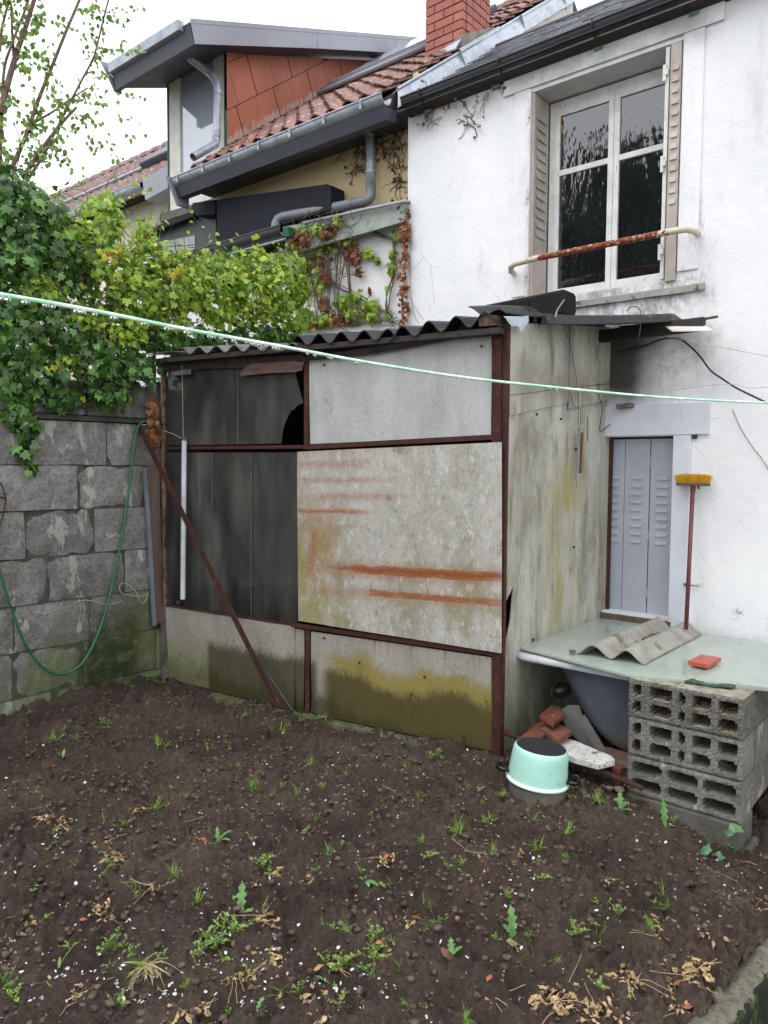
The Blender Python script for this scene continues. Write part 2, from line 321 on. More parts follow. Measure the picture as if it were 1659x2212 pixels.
def side_extra(m, c):
    y = m.dot(m.pos, (0, 1, 0)); v = m.dot(m.pos, ZV)
    a = m.op('MULTIPLY', m.box(y, v, 3.3, 3.7, .1, 1.75, .3, .5), m.sm(m.noise((6, 6, 1.6), 6, .7, off=31), .42, .62)); c = m.mix(m.op('MULTIPLY', a, .7), c, rgb('6f6b45'))
    b = m.op('MULTIPLY', m.box(y, v, 3.75, 4.1, .5, 1.55, .15, .3), m.sm(m.noise((8, 8, 2), 6, .7, off=33), .4, .62)); c = m.mix(m.op('MULTIPLY', b, .8), c, rgb('97903f'))
    d = m.op('MULTIPLY', m.sm(v, .15, .62, 1., 0.), m.sm(m.noise((7, 7, 3), 6, .65, off=35), .25, .5)); c = m.mix(m.op('MULTIPLY', d, .75), c, rgb('5b6342'))
    e = m.op('MULTIPLY', m.box(y, v, 3.3, 4.5, 1.86, 2.04, .1, .06), m.sm(m.noise((4, 4, 4), 5, .7, off=36), .3, .5)); c = m.mix(m.op('MULTIPLY', e, .75), c, rgb('8a8475')); q = m.box(y, v, 3.84, 3.95, 1.75, 2.4, .015, .03); return m.mix(m.op('MULTIPLY', q, .6), c, rgb('86827a'))
M['panel_side'] = fibre('panel_side', rgb('bfbcb0'), rgb('9c988a'), [(rgb('7f7a62'), (9, 9, 1.6), .52, .66), (rgb('8a8677'), (4, 4, 2), .52, .66), (rgb('d6d4ca'), (12, 12, 1.5), .6, .7)], extra=side_extra, streak='d2d0c8')
M['corr'] = surf('wet_corrugated_fibre', rgb('121419'), rgb('1b1d23'), 12, [(rgb('4d4f35'), 26, .6, .72, ((0, 0, 1), 2.26, 2.34, .12)), (rgb('4a4c50'), 40, .7, .78)], rough=.4, bump=(90, .004), spec=.6)
M['corrgrey'] = surf('grey_corrugated_fibre', rgb('706f6b'), rgb('55544f'), 12, [(rgb('3f4030'), 20, .55, .7)], rough=.5, bump=(90, .003))
M['corroff'] = surf('offcut_corrugated', rgb('a09d93'), rgb('88857b'), 10, [(rgb('66673f'), 7, .56, .66), (rgb('a9a78f'), 40, .62, .7), (rgb('3a362c'), 14, .64, .7)], rough=.75, bump=(110, .004))
m = MT('dusty_pane_painted_glow'); c = m.mix(m.sm(m.noise((5, 5, 1.2), 5, .6), .35, .7), rgb('3c3d3d'), rgb('5f5e59')); c = m.mix(m.sm(m.noise((3.5, 3.5, .9), 3, .6, off=3), .52, .8), c, rgb('7d7c77'))  # last mix paints soft lighter vertical glows into the dusty pane colour
z = m.dot(m.pos, ZV)
c = m.mix(m.sm(m.noise(240, 2, .5, off=8), .68, .74), c, rgb('8d8a80')); M['pane'] = m.fin(c, .14, m.noise(6, 3), .004, .8)
tr = m.t.nodes.new('ShaderNodeBsdfTransparent'); tr.inputs[0].default_value = (.75, .76, .74, 1); ms = m.t.nodes.new('ShaderNodeMixShader')
fz = m.op('ADD', m.sm(m.noise((9, 9, 2), 5, .65, off=12), .3, .75, .42, .75), m.sm(z, .5, .85, -.3, 0.))
m.L(fz, ms.inputs[0]); m.L(tr.outputs[0], ms.inputs[1]); m.L(m.b.outputs[0], ms.inputs[2]); m.L(ms.outputs[0], m.out.inputs[0])
M['white_tube'] = surf('white_plastic_tube', rgb('cfd2d6'), rgb('b9bcc0'), 8, [(rgb('8f8b80'), 30, .66, .72)], rough=.35, bump=None)
M['hose'] = surf('green_hose', rgb('1c5a3c'), rgb('2a6a48'), 10, [(rgb('17351f'), 20, .55, .65)], rough=.35, bump=None)
M['cord'] = surf('cord', rgb('c9c4b4'), rgb('a39d8c'), 30, bump=None); M['wire'] = surf('dark_wire', rgb('2a2825'), rgb('3d3a36'), 30, bump=None, rough=.6)
M['deadleaf'] = None
# ================================================================= ground
def lattice(sx, sy, seed):
    r = np.random.default_rng(seed); return r.random((sx, sy))
def vnoise(x, y, seed):
    T = lattice(256, 256, seed); xi = np.floor(x).astype(int); yi = np.floor(y).astype(int); fx = x-xi; fy = y-yi
    fx = fx*fx*(3-2*fx); fy = fy*fy*(3-2*fy); g = lambda a, b: T[a % 256, b % 256]
    return (g(xi, yi)*(1-fx)+g(xi+1, yi)*fx)*(1-fy)+(g(xi, yi+1)*(1-fx)+g(xi+1, yi+1)*fx)*fy*1.0
def soil_base(x, y):
    z = .05*(vnoise(x*1.1+5, y*1.1, 1)-.5) + .035*(vnoise(x*3+9, y*3, 2)-.5)
    ss = lambda a, b, t: np.clip((t-a)/(b-a), 0, 1)**2*(3-2*np.clip((t-a)/(b-a), 0, 1))
    z = z - .12*ss(-1.45, -.8, x)*ss(2.6, 3.2, y)
    # holes and ridge dug near the thistle
    z = z - .05*np.exp(-((x+1.66)**2+(y-1.6)**2)/.012) + .05*np.exp(-((x+1.60)**2+(y-1.72)**2)/.01)
    s = (x+4.35)*.9988-(y-2.88)*.0497; z = z + .03*np.exp(-np.maximum(s, 0)/.12)
    return z
def soil_z(x, y):
    x = np.asarray(x, float); y = np.asarray(y, float); z = soil_base(x, y)
    for f, a, sd in ((3.3, .036, 9), (7, .042, 3), (17, .034, 4), (38, .024, 5), (80, .013, 6), (170, .006, 7)):
        wx = x + .02*vnoise(x*f*.7, y*f*.7+3, sd+20); b = 1-np.abs(2*vnoise(wx*f+sd, y*f+.7*wx*f, sd)-1)
        z = z + a*(b-.5)*(.45+1.1*vnoise(x*2.3, y*2.3, sd+40))
    return z
STEP = .0068
xs = np.arange(-4.75, -.42, STEP); ys = np.arange(.3, 4.5, STEP)
XX, YY = np.meshgrid(xs, ys, indexing='ij'); ZZ = soil_z(XX, YY)
idx = np.arange(XX.size).reshape(XX.shape)
F = np.stack([idx[:-1, :-1], idx[1:, :-1], idx[1:, 1:], idx[:-1, 1:]], -1)
cx = XX[:-1, :-1]; cy = YY[:-1, :-1]
curbx = lambda y: -.585 + (y-2.01)*.098          # inner edge of the low garden kerb
keep = (cx > -4.40 + (cy-2.88)*.0497) & (cx < curbx(cy)+.03)
keep &= ~((cy > 3.45) & (cx > -4.3)) | (cx > -1.95)
F = F[keep]; used = np.unique(F); remap = -np.ones(XX.size, int); remap[used] = np.arange(len(used))
Vv = np.stack([XX.ravel()[used], YY.ravel()[used], ZZ.ravel()[used]], 1)
soil = npmesh('soil', Vv, remap[F], M['soil'], smooth=True); tag(soil, kind='structure')
g = MB(); g.box((-60, -40, -.75), (40, 60, -.62)); o = g.build('ground', surf('ground', rgb('5b5549'), rgb('4a4a35'), .6, bump=(6, .02))); tag(o, kind='structure')
# earth clods lying loose
ico = [(0,0,-1),(.724,-.526,-.447),(-.276,-.851,-.447),(-.894,0,-.447),(-.276,.851,-.447),(.724,.526,-.447),(.276,-.851,.447),(-.724,-.526,.447),(-.724,.526,.447),(.276,.851,.447),(.894,0,.447),(0,0,1)]
icf = [(0,1,2),(1,0,5),(0,2,3),(0,3,4),(0,4,5),(1,5,10),(2,1,6),(3,2,7),(4,3,8),(5,4,9),(1,10,6),(2,6,7),(3,7,8),(4,8,9),(5,9,10),(6,10,11),(7,6,11),(8,7,11),(9,8,11),(10,9,11)]
ico = np.array(ico); icf = np.array(icf)
def in_soil(x, y): return (x > -4.3+(y-2.88)*.05) & (x < curbx(y)) & ((y < 2.86+(x+4.35)*.1475) | (x > -1.85))
N = 11000; r_ = np.random.default_rng(3)
cxx = r_.uniform(-4.3, -.5, N*2); cyy = r_.uniform(.5, 3.3, N*2); dens = vnoise(cxx*4, cyy*4, 60)
ok = in_soil(cxx, cyy) & (r_.random(N*2) < dens*1.3); cxx = cxx[ok][:N]; cyy = cyy[ok][:N]; n = len(cxx)
sz = .0028+.013*r_.random(n)**4
V = ico[None]*sz[:, None, None]*r_.uniform(.6, 1.35, (n, 12, 1))*np.array([1, 1, .7])
V[:, :, 0] += cxx[:, None]; V[:, :, 1] += cyy[:, None]; V[:, :, 2] += (soil_z(cxx, cyy)+sz*.25)[:, None]
Fc = (icf[None]+12*np.arange(n)[:, None, None]).reshape(-1, 3)
o = npmesh('soil_clods', V.reshape(-1, 3), Fc, M['clod'], origin=(-2.5, 2, 0)); tag(o, 'dark loose crumbs and clods of wet earth scattered over the dug garden soil', 'earth clods', kind='stuff')
# low kerb bottom right, with mossy outer face
kd = np.array([.098, 1, 0]); kd /= np.linalg.norm(kd)
kp = lambda y, off, z: np.array([curbx(y)+off, y, z])
g = MB()
def kerbfn(u, v):
    y = .2+3.05*u; n_ = .006*math.sin(y*19)+.006*math.sin(y*47+1)
    prof = [(0, -.3), (0, -.02), (.006, .022), (.02, .03), (.075, .028), (.095, .018), (.1, -.01), (.102, -.3), (.11, -.62)]
    t = v*8; i = min(int(t), 7); f = t-i; a, b = prof[i], prof[i+1]; return kp(y, a[0]+(b[0]-a[0])*f+n_*.5, a[1]+(b[1]-a[1])*f+n_*.5)
g.sheet(lambda a, b: kerbfn(a, b), 120, 8, (0, 0, 0.0001))
m = MT('kerb'); c = m.mix(m.sm(m.noise(40, 6, .75), .35, .65), rgb('7f7a6c'), rgb('5a564a')); c = m.mix(m.sm(m.noise(90, 4), .55, .7), c, rgb('3a372f'))
sd_ = m.op('ADD', m.noise((16, 16, 5), 6, .7, off=5), m.sm(m.dot(m.geo.outputs['Normal'], (1, 0, 0)), .3, .8, 0., .25)); c = m.mix(m.sm(sd_, .62, .72), c, rgb('1f2416')); c = m.mix(m.sm(m.op('ADD', m.noise((22, 22, 7), 6, .7, off=8), m.sm(m.dot(m.geo.outputs['Normal'], (1, 0, 0)), .3, .8, 0., .2)), .72, .8), c, rgb('4d6a1c'))
k = g.build('garden_kerb', m.fin(c, .85, m.noise(110, 6, .75), .008, .3), smooth=True)
tag(k, 'low concrete garden kerb with mossy outer face in the bottom right corner', 'kerb')

# ================================================================= left garden wall
Pc = np.array([-4.35, 2.88, 0]); Q = np.array([-1.904, 3.239, 0]); WD = np.array([.0497, .9988, 0]); WN = np.array([.9988, -.0497, 0])
SD = np.array([.9893, .1459, 0]); SN = np.array([.1459, -.9893, 0])
def onW(x, y, off=0.): return hit(x, y, Pc+WN*off, WN)
def onS(x, y, off=0.): return hit(x, y, Q+SN*off, SN)
wall = thing('garden_wall', 'mossy grey concrete block garden wall on the left, overhung by ivy', 'wall', tuple(Pc+WD*-1.2))
core = MB(); core.prism([Pc-WN*.012+WD*a+np.array([0, 0, z]) for a, z in ((-2.75, -.4), (1.55, -.4), (1.55, 1.74), (-2.75, 1.74))], -WN*.18)
core.build('mortar', M['mortar'], wall)
rb = random.Random(11)
courses = [(-.16, .113), (.121, .385), (.393, .657), (.665, .935), (.943, 1.215), (1.223, 1.485), (1.493, 1.757)]
offs = [.13, .45, .0, .28, .08, .40, .17]
for (za, zb), of in zip(courses, offs):
    s = of - .02; first = True
    while s > -2.7:
        L_ = rb.choice([.5, .5, .46, .42, .5]); a, b = s-L_, s; s = a
        if b > 1.5: continue
        d = rb.uniform(-.006, .010); bm = bmesh.new()
        gx, gz = 8, 4; vs = []
        for side in (0, 1):
            for j in range(gz+1):
                for i in range(gx+1):
                    u = a+.004+(b-a-.008)*i/gx; z = za+(zb-za)*j/gz; e = (i in (0, gx)) or (j in (0, gz))
                    if side == 0:
                        dn = d + rb.uniform(-.003, .003)-(.008 if e else 0)-(.004 if e and ((i in (0, gx)) and (j in (0, gz))) else 0)
                        if e: u += rb.uniform(-.003, .003)*(i in (0, gx)); z += rb.uniform(-.0025, .0025)
                    else: dn = -.17
                    vs.append(Pc+WD*u+WN*dn+np.array([0, 0, z]))
        g = MB(); f = []; q = lambda i, j, o=0: o*(gx+1)*(gz+1)+j*(gx+1)+i
        for j in range(gz):
            for i in range(gx): f.append((q(i,j), q(i,j+1), q(i+1,j+1), q(i+1,j)))
        for i in range(gx): f += [(q(i,0), q(i+1,0), q(i+1,0,1), q(i,0,1)), (q(i,gz,1), q(i+1,gz,1), q(i+1,gz), q(i,gz))]
        for j in range(gz): f += [(q(0,j), q(0,j,1), q(0,j+1,1), q(0,j+1)), (q(gx,j+1), q(gx,j+1,1), q(gx,j,1), q(gx,j))]
        g.add(vs, f).build('block', M['wallblock'], wall)
# thin projecting ledge and rough upper course
g = MB(); g.prism([Pc+WD*a+np.array([0, 0, z])+WN*.02 for a, z in ((-2.7, 1.764), (-.02, 1.764), (-.02, 1.79), (-2.7, 1.795))], -WN*.19); g.build('ledge', surf('ledge', rgb('33322c'), rgb('4b4a40'), 14, bump=(60, .006)), wall)
rb2 = random.Random(5)
s = .0
while s > -2.7:
    L_ = rb2.uniform(.4, .5); g = MB(); dd = rb2.uniform(-.035, -.02)
    g.prism([Pc+WD*a+np.array([0, 0, z])+WN*dd for a, z in ((s-L_+.006, 1.798), (s-.006, 1.798), (s-.006, 2.01), (s-L_+.006, 2.01))], -WN*.14); g.build('block', M['wallblock'], wall, bevel=.01); s -= L_
g = MB(); g.prism([Pc+WD*a+np.array([0, 0, z])-WN*.03 for a, z in ((.02, 1.6), (1.5, 1.6), (1.5, 2.05), (.02, 2.05))], -WN*.14); g.build('rear_masonry', M['wallblock'], wall)

# wire mesh fence on the wall, half lost in the ivy
fence = thing('wire_mesh_fence', 'fine dark wire mesh on top of the block wall, seen through gaps in the ivy', 'fence', tuple(Pc+WD*-1+np.array([0, 0, 2.0])))
g = MB()
for i in range(70):
    a = -1.9+i*.028; p = Pc+WD*a-WN*.1; g.tube([p+[0, 0, 2.0], p+[0, 0, 2.62]], .0009, 3, False)
for i in range(23):
    z = 2.0+.028*i; g.tube([Pc+WD*-1.9-WN*.1+[0, 0, z], Pc+WD*.05-WN*.1+[0, 0, z]], .0009, 3, False)
tag(g.build('mesh', M['wire'], fence), kind='stuff')
g = MB()
for a in (-1.9, -.9, .05): g.tube([Pc+WD*a-WN*.1+[0, 0, 1.95], Pc+WD*a-WN*.1+[0, 0, 2.66]], .012, 6)
g.build('post', M['rust'], fence)

# ================================================================= shed
shed = thing('garden_shed', 'patched lean-to garden shed of rusty steel frame, grey cement panels and dark panes', 'shed', ((Pc+Q)/2).tolist())
def spanel(name, pts, mat, off=0., th=.012, **k):
    g = MB(); g.prism([onS(x, y, off) for x, y in pts], -SN*th); return g.build(name, mat, shed, **k)
def curved(name, pts, mat, off, th=.006, nu=14, nv=10, bow=.0, par=None):
    c4 = [onS(x, y, off) for x, y in pts]    # tl, tr, br, bl
    g = MB(); g.sheet(lambda u, v: (c4[0]*(1-u)+c4[1]*u)*(1-v)+(c4[3]*(1-u)+c4[2]*u)*v + SN*(bow*math.sin(math.pi*u)*math.sin(math.pi*v)+.0025*math.sin(9*u+5*v)), nu, nv, SN*th)
    return g.build(name, mat, par or shed, smooth='auto')
# steel frame (each bar an L or T section: flange + web)
def bar(name, a, b, w, mat=M['rust'], off=.004, th=.006, web=.03):
    A = onS(*a, off); B = onS(*b, off); d = (B-A)/np.linalg.norm(B-A); n = np.cross(SN, d); g = MB()
    g.obox((A+B)/2 - SN*th/2, d, n, SN, (np.linalg.norm(B-A)/2, w/2, th/2))
    g.obox((A+B)/2 - SN*(th+web/2+.0005), d, n, SN, (np.linalg.norm(B-A)/2, .003, web/2)); return g.build(name, mat, shed)
post = bar('post', (1073, 702), (1071, 1640), .046, off=.012); post['label'] = 'wide rusty corner post'
g = MB(); A = onS(1073, 700, .012); 
for off_, w_ in ((-.012, .004), (.010, .003)):
    a = onS(1073, 704, .0125)+SD*off_; b = onS(1071, 1636, .0125)+SD*off_; g.obox((a+b)/2, (b-a), SD, SN, (np.linalg.norm(b-a)/2, w_, .0025))
g.build('post_rib', M['rust'], post)
g = MB(); b = onS(1086, 1640, .0); g.box((-1.93, 3.236, .0), (-1.896, 3.262, 2.2)); g.build('post_flange', M['rust'], post)
bar('post', (661, 772), (661, 962), .030, off=.010); bar('post', (349, 800), (355, 1308), .022, mat=M['rustpost'], off=.012)
bar('post', (664, 1360), (663, 1540), .030, off=.010)
g = MB(); g.prism([onS(x, y, .004) for x, y in ((345, 1306), (357, 1308), (364, 1460), (349, 1478))], -SN*.02); g.build('corner_strip', M['baseblock'], shed)
bar('rail', (357, 968), (660, 965), .020, off=.006); bar('rail', (656, 966), (1064, 944), .026, off=.009)
bar('rail', (357, 1307), (640, 1351), .016, off=.008); bar('rail', (628, 1349), (1066, 1412), .026, off=.014)
for k_, (x0, y0, x1, y1) in enumerate(((357, 958, 655, 956), (357, 976, 640, 978))):
    pass
# glazing
upp = [(357, 792), (513, 786), (514, 960), (357, 962)]
spanel('pane', upp, M['pane'], -.012, .003)
spanel('pane', [(511, 786), (640, 780), (637, 800), (641, 820), (655, 870), (652, 872), (641, 876), (636, 884), (628, 888), (622, 900), (615, 915), (610, 935), (608, 958), (511, 960)], M['pane'], -.006, .003)['label'] = 'broken pane with jagged hole'
spanel('pane', [(357, 977), (459, 977), (459, 1323), (357, 1308)], M['pane'], -.010, .003)
spanel('pane', [(456, 977), (544, 977), (544, 1337), (456, 1324)], M['pane'], -.005, .003)
spanel('pane', [(541, 977), (646, 977), (646, 1352), (541, 1337)], M['pane'], -.010, .003)
g = MB()
for x0, y0, x1, y1 in ((458, 978, 458, 1322), (543, 978, 543, 1336), (513, 788, 514, 958)):
    a, b = onS(x0, y0, -.001), onS(x1, y1, -.001); g.obox((a+b)/2, b-a, SD, SN, (np.linalg.norm(b-a)/2, .0016, .0014))
g.build('pane_edge', surf('pane_edge', rgb('77746a'), rgb('57544b'), 20, bump=None, rough=.4), shed)
# cement panels
curved('panel', [(668, 776), (1062, 722), (1061, 942), (669, 959)], M['panel_top'], .0, bow=.004)
curved('panel', [(642, 976), (1083, 955), (1083, 1411), (644, 1341)], M['panel_rust'], .026, bow=.006)['label'] = 'big cement sheet with orange rust streaks'
curved('panel', [(357, 1309), (527, 1336), (527, 1508), (360, 1464)], M['panel_low'], .001)
curved('panel', [(525, 1336), (636, 1353), (635, 1537), (525, 1507)], M['panel_low'], .006)
curved('panel', [(638, 1358), (657, 1361), (656, 1540), (637, 1537)], M['panel_low'], -.004, nu=2)
curved('panel', [(672, 1364), (1062, 1420), (1062, 1622), (673, 1542)], M['panel_low'], .002, bow=.004)
g = MB(); g.prism([onS(x, y, -.02) for x, y in ((352, 1455), (1086, 1618), (1086, 1700), (352, 1530))], -SN*.12); g.build('footing', M['baseblock'], shed)
g = MB()
for i in range(9):
    a = i/9; b = (i+.96)/9; A = onS(450+600*a, 1512+137*a, .03); B = onS(450+600*b, 1512+137*b, .03); A[2] = B[2] = -.06
    g.obox((A+B)/2+SN*rb.uniform(-.01, .012)+[0, 0, .035], SD, SN, ZV, (np.linalg.norm(B-A)/2, .05, .045+rb.uniform(-.01, .012)))
g.jit(.004).build('footing_stones', surf('footing_stones', rgb('6a6552'), rgb('4d4a3b'), 9, [(rgb('4b5422'), 12, .5, .62)], bump=(70, .008)), shed)
# torn green paint strip by the low right panel
g = MB(); g.prism([onS(x, y, .006) for x, y in ((1061, 1420), (1066, 1421), (1066, 1560), (1062, 1560))], -SN*.005); g.build('green_strip', surf('green_paint', rgb('3e5f50'), rgb('5d5648'), 30, bump=None), shed)
# ---- side wall (plane x = XS)
XS = -1.9
def side(name, pts, mat, off=0., th=.008):
    g = MB(); g.prism([onX(x, y, XS+off) for x, y in pts], (-th, 0, 0)); return g.build(name, mat, shed)
yb = 4.5
P3 = lambda y, z, off=0.: np.array([XS+off, y, z])
def sidep(name, pts, mat, off=0., th=.008):
    g = MB(); g.prism([P3(y, z, off) for y, z in pts], (-th, 0, 0)); return g.build(name, mat, shed)
nt_ = [onX(x, y, XS) for x, y in ((1090, 1402), (1103, 1345), (1107, 1300), (1110, 1264), (1090, 1302))]
nt_ = [(p[1], p[2]) for p in nt_]
sidep('side_panel', [(3.262, -.12), (3.262, nt_[0][1])] + nt_[0:1]+nt_[1:4]+[(3.262, nt_[4][1]), (3.262, 1.79), (4.5, 1.93), (4.5, -.2)], M['panel_side'], 0.)['label'] = 'tall side panel with a torn black notch'
sidep('side_panel', [(3.262, 1.75), (3.262, 2.205), (3.93, 2.285), (3.93, 1.86)], M['panel_side'], .007, .006)
sidep('side_panel', [(3.90, 1.82), (3.90, 2.282), (4.5, 2.36), (4.5, 1.92)], M['panel_side'], .014, .006)
g = MB(); g.box((XS-.012, 4.5, .3), (XS+.022, 4.512, 2.37)); g.build('edge_trim', M['rust'], shed)
# bolts
g = MB()
for x, y in ((1212, 905), (1160, 1305-410), (1240, 1182), (1245, 970), (1270, 1360), (1152, 1382)):
    p = onX(x, y, XS+.006); g.lathe((0, 0, 0), [(0.001, 0)], 3) if 0 else g.obox(p, (1, 0, 0), (0, 1, 0), ZV, (.004, .006, .006))
for x, y in ((700, 788), (1040, 748), (1100-40, 960), (776, 1432), (917, 1462), (1000, 1590), (700, 1378)):
    p = onS(x, y, .01 if y < 950 else .012); g.obox(p, SD, SN, ZV, (.005, .004, .005))
tag(g.build('bolts', M['darkwood'], shed), kind='stuff')
# ---- dark inside: back, floor
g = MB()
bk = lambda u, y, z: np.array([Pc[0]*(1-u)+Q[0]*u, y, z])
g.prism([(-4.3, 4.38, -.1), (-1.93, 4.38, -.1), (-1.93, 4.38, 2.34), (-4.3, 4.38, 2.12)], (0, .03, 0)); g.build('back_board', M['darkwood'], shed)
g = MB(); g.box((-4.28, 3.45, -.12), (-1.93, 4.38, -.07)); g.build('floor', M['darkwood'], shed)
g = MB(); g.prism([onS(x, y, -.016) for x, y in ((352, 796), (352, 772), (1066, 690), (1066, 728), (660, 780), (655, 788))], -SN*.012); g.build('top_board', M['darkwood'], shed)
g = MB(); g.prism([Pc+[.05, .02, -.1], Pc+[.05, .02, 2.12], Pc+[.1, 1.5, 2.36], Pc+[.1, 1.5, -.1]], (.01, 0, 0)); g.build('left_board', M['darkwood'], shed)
# ---- roof
def wavez(x, p=.177, a=.024): return a*math.cos(2*math.pi*x/p)
def roof_sheet(fl, fr, br, bl, waves, mat, ph=0., a=.024, name='roof_sheet', th=.007):
    c = [np.array(q, float) for q in (fl, fr, br, bl)]
    def fn(u, v):
        p = (c[0]*(1-u)+c[1]*u)*(1-v)+(c[3]*(1-u)+c[2]*u)*v; p = p.copy(); p[2] += a*math.cos(2*math.pi*(u*waves+ph)); p[2] += .004*math.sin(3*u+4*v); return p
    g = MB(); g.sheet(fn, int(waves*12), 10, (0, 0, th)); return g.build(name, mat, shed, smooth='auto')
fe = lambda x, y, o=.09: onS(x, y, o)
g = MB(); q0, q1 = onS(352, 772, -.03), onS(1066, 700, -.03); q0[2] -= .0; q1[2] -= .0; q2 = q1.copy(); q3 = q0.copy(); q2[1] = 4.42; q3[1] = 4.42; q2[2] += .1; q3[2] += .13; g.prism([q0, q1, q2, q3], (0, 0, -.012)); g.build('ceiling', M['darkwood'], shed)
def rs(x0, y0, x1, y1, waves, mat, ph=0, a=.024, back=4.42, rise=.17, dz=0.):
    A = fe(x0, y0); B = fe(x1, y1); A[2] += dz; B[2] += dz
    Ab = A.copy(); Bb = B.copy(); Ab[1] = back; Bb[1] = back; Ab[2] += rise*(back-A[1])/1.3; Bb[2] += rise*(back-B[1])/1.3
    Bb[0] += .02; return roof_sheet(A, B, Bb, Ab, waves, mat, ph, a)
rs(322, 764, 400, 758, 1, M['corrgrey'], .5, .003)
rs(392, 757, 640, 747, 6.2, M['corrgrey'], .0, .020)
rs(620, 737, 858, 720, 4.9, M['corr'], .5, .028)
rs(838, 722, 1068, 683, 3.9, M['corr'], .45, .031)['label'] = 'raised dark corrugated sheet at the roof corner'
# rear right sheet, oversailing the side wall
A = onX(1188, 690, -1.78); C_ = onY(1488, 684, 4.40)
roof_sheet((-2.02, 3.55, 2.27), A+[0, 0, .0], C_, (-2.0, 4.42, 2.40), 3.5, M['corr'], .1, .022)['label'] = 'mossy rear sheet jutting past the side wall'
A2 = onX(1092, 676, -1.875); B2 = onX(1232, 690, -1.80)
roof_sheet((-2.05, 3.12, 2.262), A2, (B2[0], B2[1], B2[2]), (-2.03, B2[1], 2.36), 1.2, M['corr'], .0, .018)
# battens under the eave
g = MB(); a = onS(330, 782, .05); b = onS(1085, 715, .05); g.obox((a+b)/2+[0, 0, -.0], b-a, SN, ZV, (np.linalg.norm(b-a)/2, .03, .014)); g.build('eave_batten', M['darkwood'], shed)
g = MB(); a = onS(345, 792, -.01); b = onS(660, 778, -.01); g.obox((a+b)/2, b-a, SN, ZV, (np.linalg.norm(b-a)/2, .02, .03)); g.build('eave_batten', M['darkwood'], shed)
g = MB(); g.sheet(lambda u, v: onS(640+440*u, 774-66*u+(8+10*math.sin(math.pi*u))*v-8*v*u, .05-.02*v), 16, 3, SN*.004); g.build('eave_strip', surf('bitumen_strip', rgb('2a2927'), rgb('3c3a37'), 9, bump=(30, .004), rough=.5), shed)
g = MB(); g.prism([onS(x, y, .028) for x, y in ((515, 806), (540, 786), (658, 778), (652, 800), (636, 804), (580, 806), (520, 812))], -SN*.004); g.build('torn_sheet', surf('torn_brown_sheet', rgb('6a5048'), rgb('4b3833'), (6, 6, 20), bump=(40, .003)), shed)
g = MB(); g.prism([onS(x, y, .03) for x, y in ((368, 803), (412, 797), (412, 808), (370, 812))], -SN*.004); g.build('torn_sheet', M['corrgrey'], shed)
# broken timber end at corner
g = MB(); a = onS(1062, 694, .03); g.obox(a+[0, 0, -.005], SD, SN, ZV, (.045, .05, .022)); g.jit(.006, 3).build('timber_end', surf('split_timber', rgb('6c5243'), rgb('3f2d25'), (40, 40, 8), bump=((80, 80, 10), .006)), shed)
# side battens and boards under the roof beyond the side wall
g = MB(); g.obox((-1.93, 3.85, 2.27), (0, 1.2, .155), (1, 0, 0), (0, -.155, 1.2), (.58, .02, .02)); g.build('side_batten', M['darkwood'], shed)
g = MB(); a = onY(1340, 722, 4.30); b = onY(1470, 706, 4.30); g.obox((a+b)/2, (b-a), (0, 1, 0), ZV, (.30, .025, .035)); g.build('under_board', surf('rotten_board', rgb('231f1d'), rgb('352a25'), (8, 8, 20), [(rgb('5b3a2c'), 14, .66, .74)], bump=(60, .004)), shed)
g = MB(); g.prism([onY(x, y, 4.28) for x, y in ((1338, 704), (1500, 688), (1496, 700), (1440, 708), (1338, 716))], (0, .12, 0)); g.build('under_board', M['darkwood'], shed)
# things inside seen through the panes
g = MB(); a = onS(500, 1262, -.35); b = onS(745, 1232, -.35); g.prism([onS(x, y, -.35) for x, y in ((560, 1242), (650, 1228), (650, 1262), (520, 1268), (515, 1255))], (0, .2, 0))
tag(g.build('pale_board', surf('pale_board', rgb('d8d6c4'), bump=None)), 'pale board standing inside the shed behind the dusty lower panes', 'board')
g = MB(); g.tube([onS(x, y, -.12) for x, y in ((604, 1380), (606, 1345), (610, 1318), (617, 1300), (628, 1286), (640, 1278))], .016, 8)
tag(g.build('red_hose', surf('red_hose', rgb('a8483c'), rgb('8c3a32'), 20, bump=None), smooth=True), 'red hose curving behind the lower right corner of the shed window', 'hose')
# ================================================================= white house
YF = 4.45
def plaster(name, a, b, stains=(), scale=14, bump=.003, extra=None):
    m = MT(name); c = m.mix(m.sm(m.noise(1.6, 6, .6), .3, .7), a, b)
    c = m.mix(m.sm(m.noise((26, 26, 9), 6, .75, off=4), .64, .72), c, rgb('a9aaae'))
    c = m.mix(m.op('MULTIPLY', m.sm(m.noise((5, 5, 1.2), 6, .65, off=7), .55, .75), .45), c, rgb('b5b2ab'))
    if extra: c = extra(m, c)
    h = m.op('ADD', m.op('MULTIPLY', m.noise(scale, 6, .6), 1.), m.op('MULTIPLY', m.noise(120, 4, .7), .5)); ck = m.vor(2.3, feature='DISTANCE_TO_EDGE'); ckm = m.op('MULTIPLY', m.sm(ck, .0, .006, 1., 0.), m.sm(m.noise(1.7, 3, off=77), .56, .62)); c = m.mix(m.op('MULTIPLY', ckm, .6), c, rgb('8d8a86'))
    c = m.mix(m.op('MULTIPLY', m.sm(m.noise(55, 3, .6, off=71), .7, .74), .7), c, rgb('9a9894')); return m.fin(c, .85, h, bump*1.6, .25)
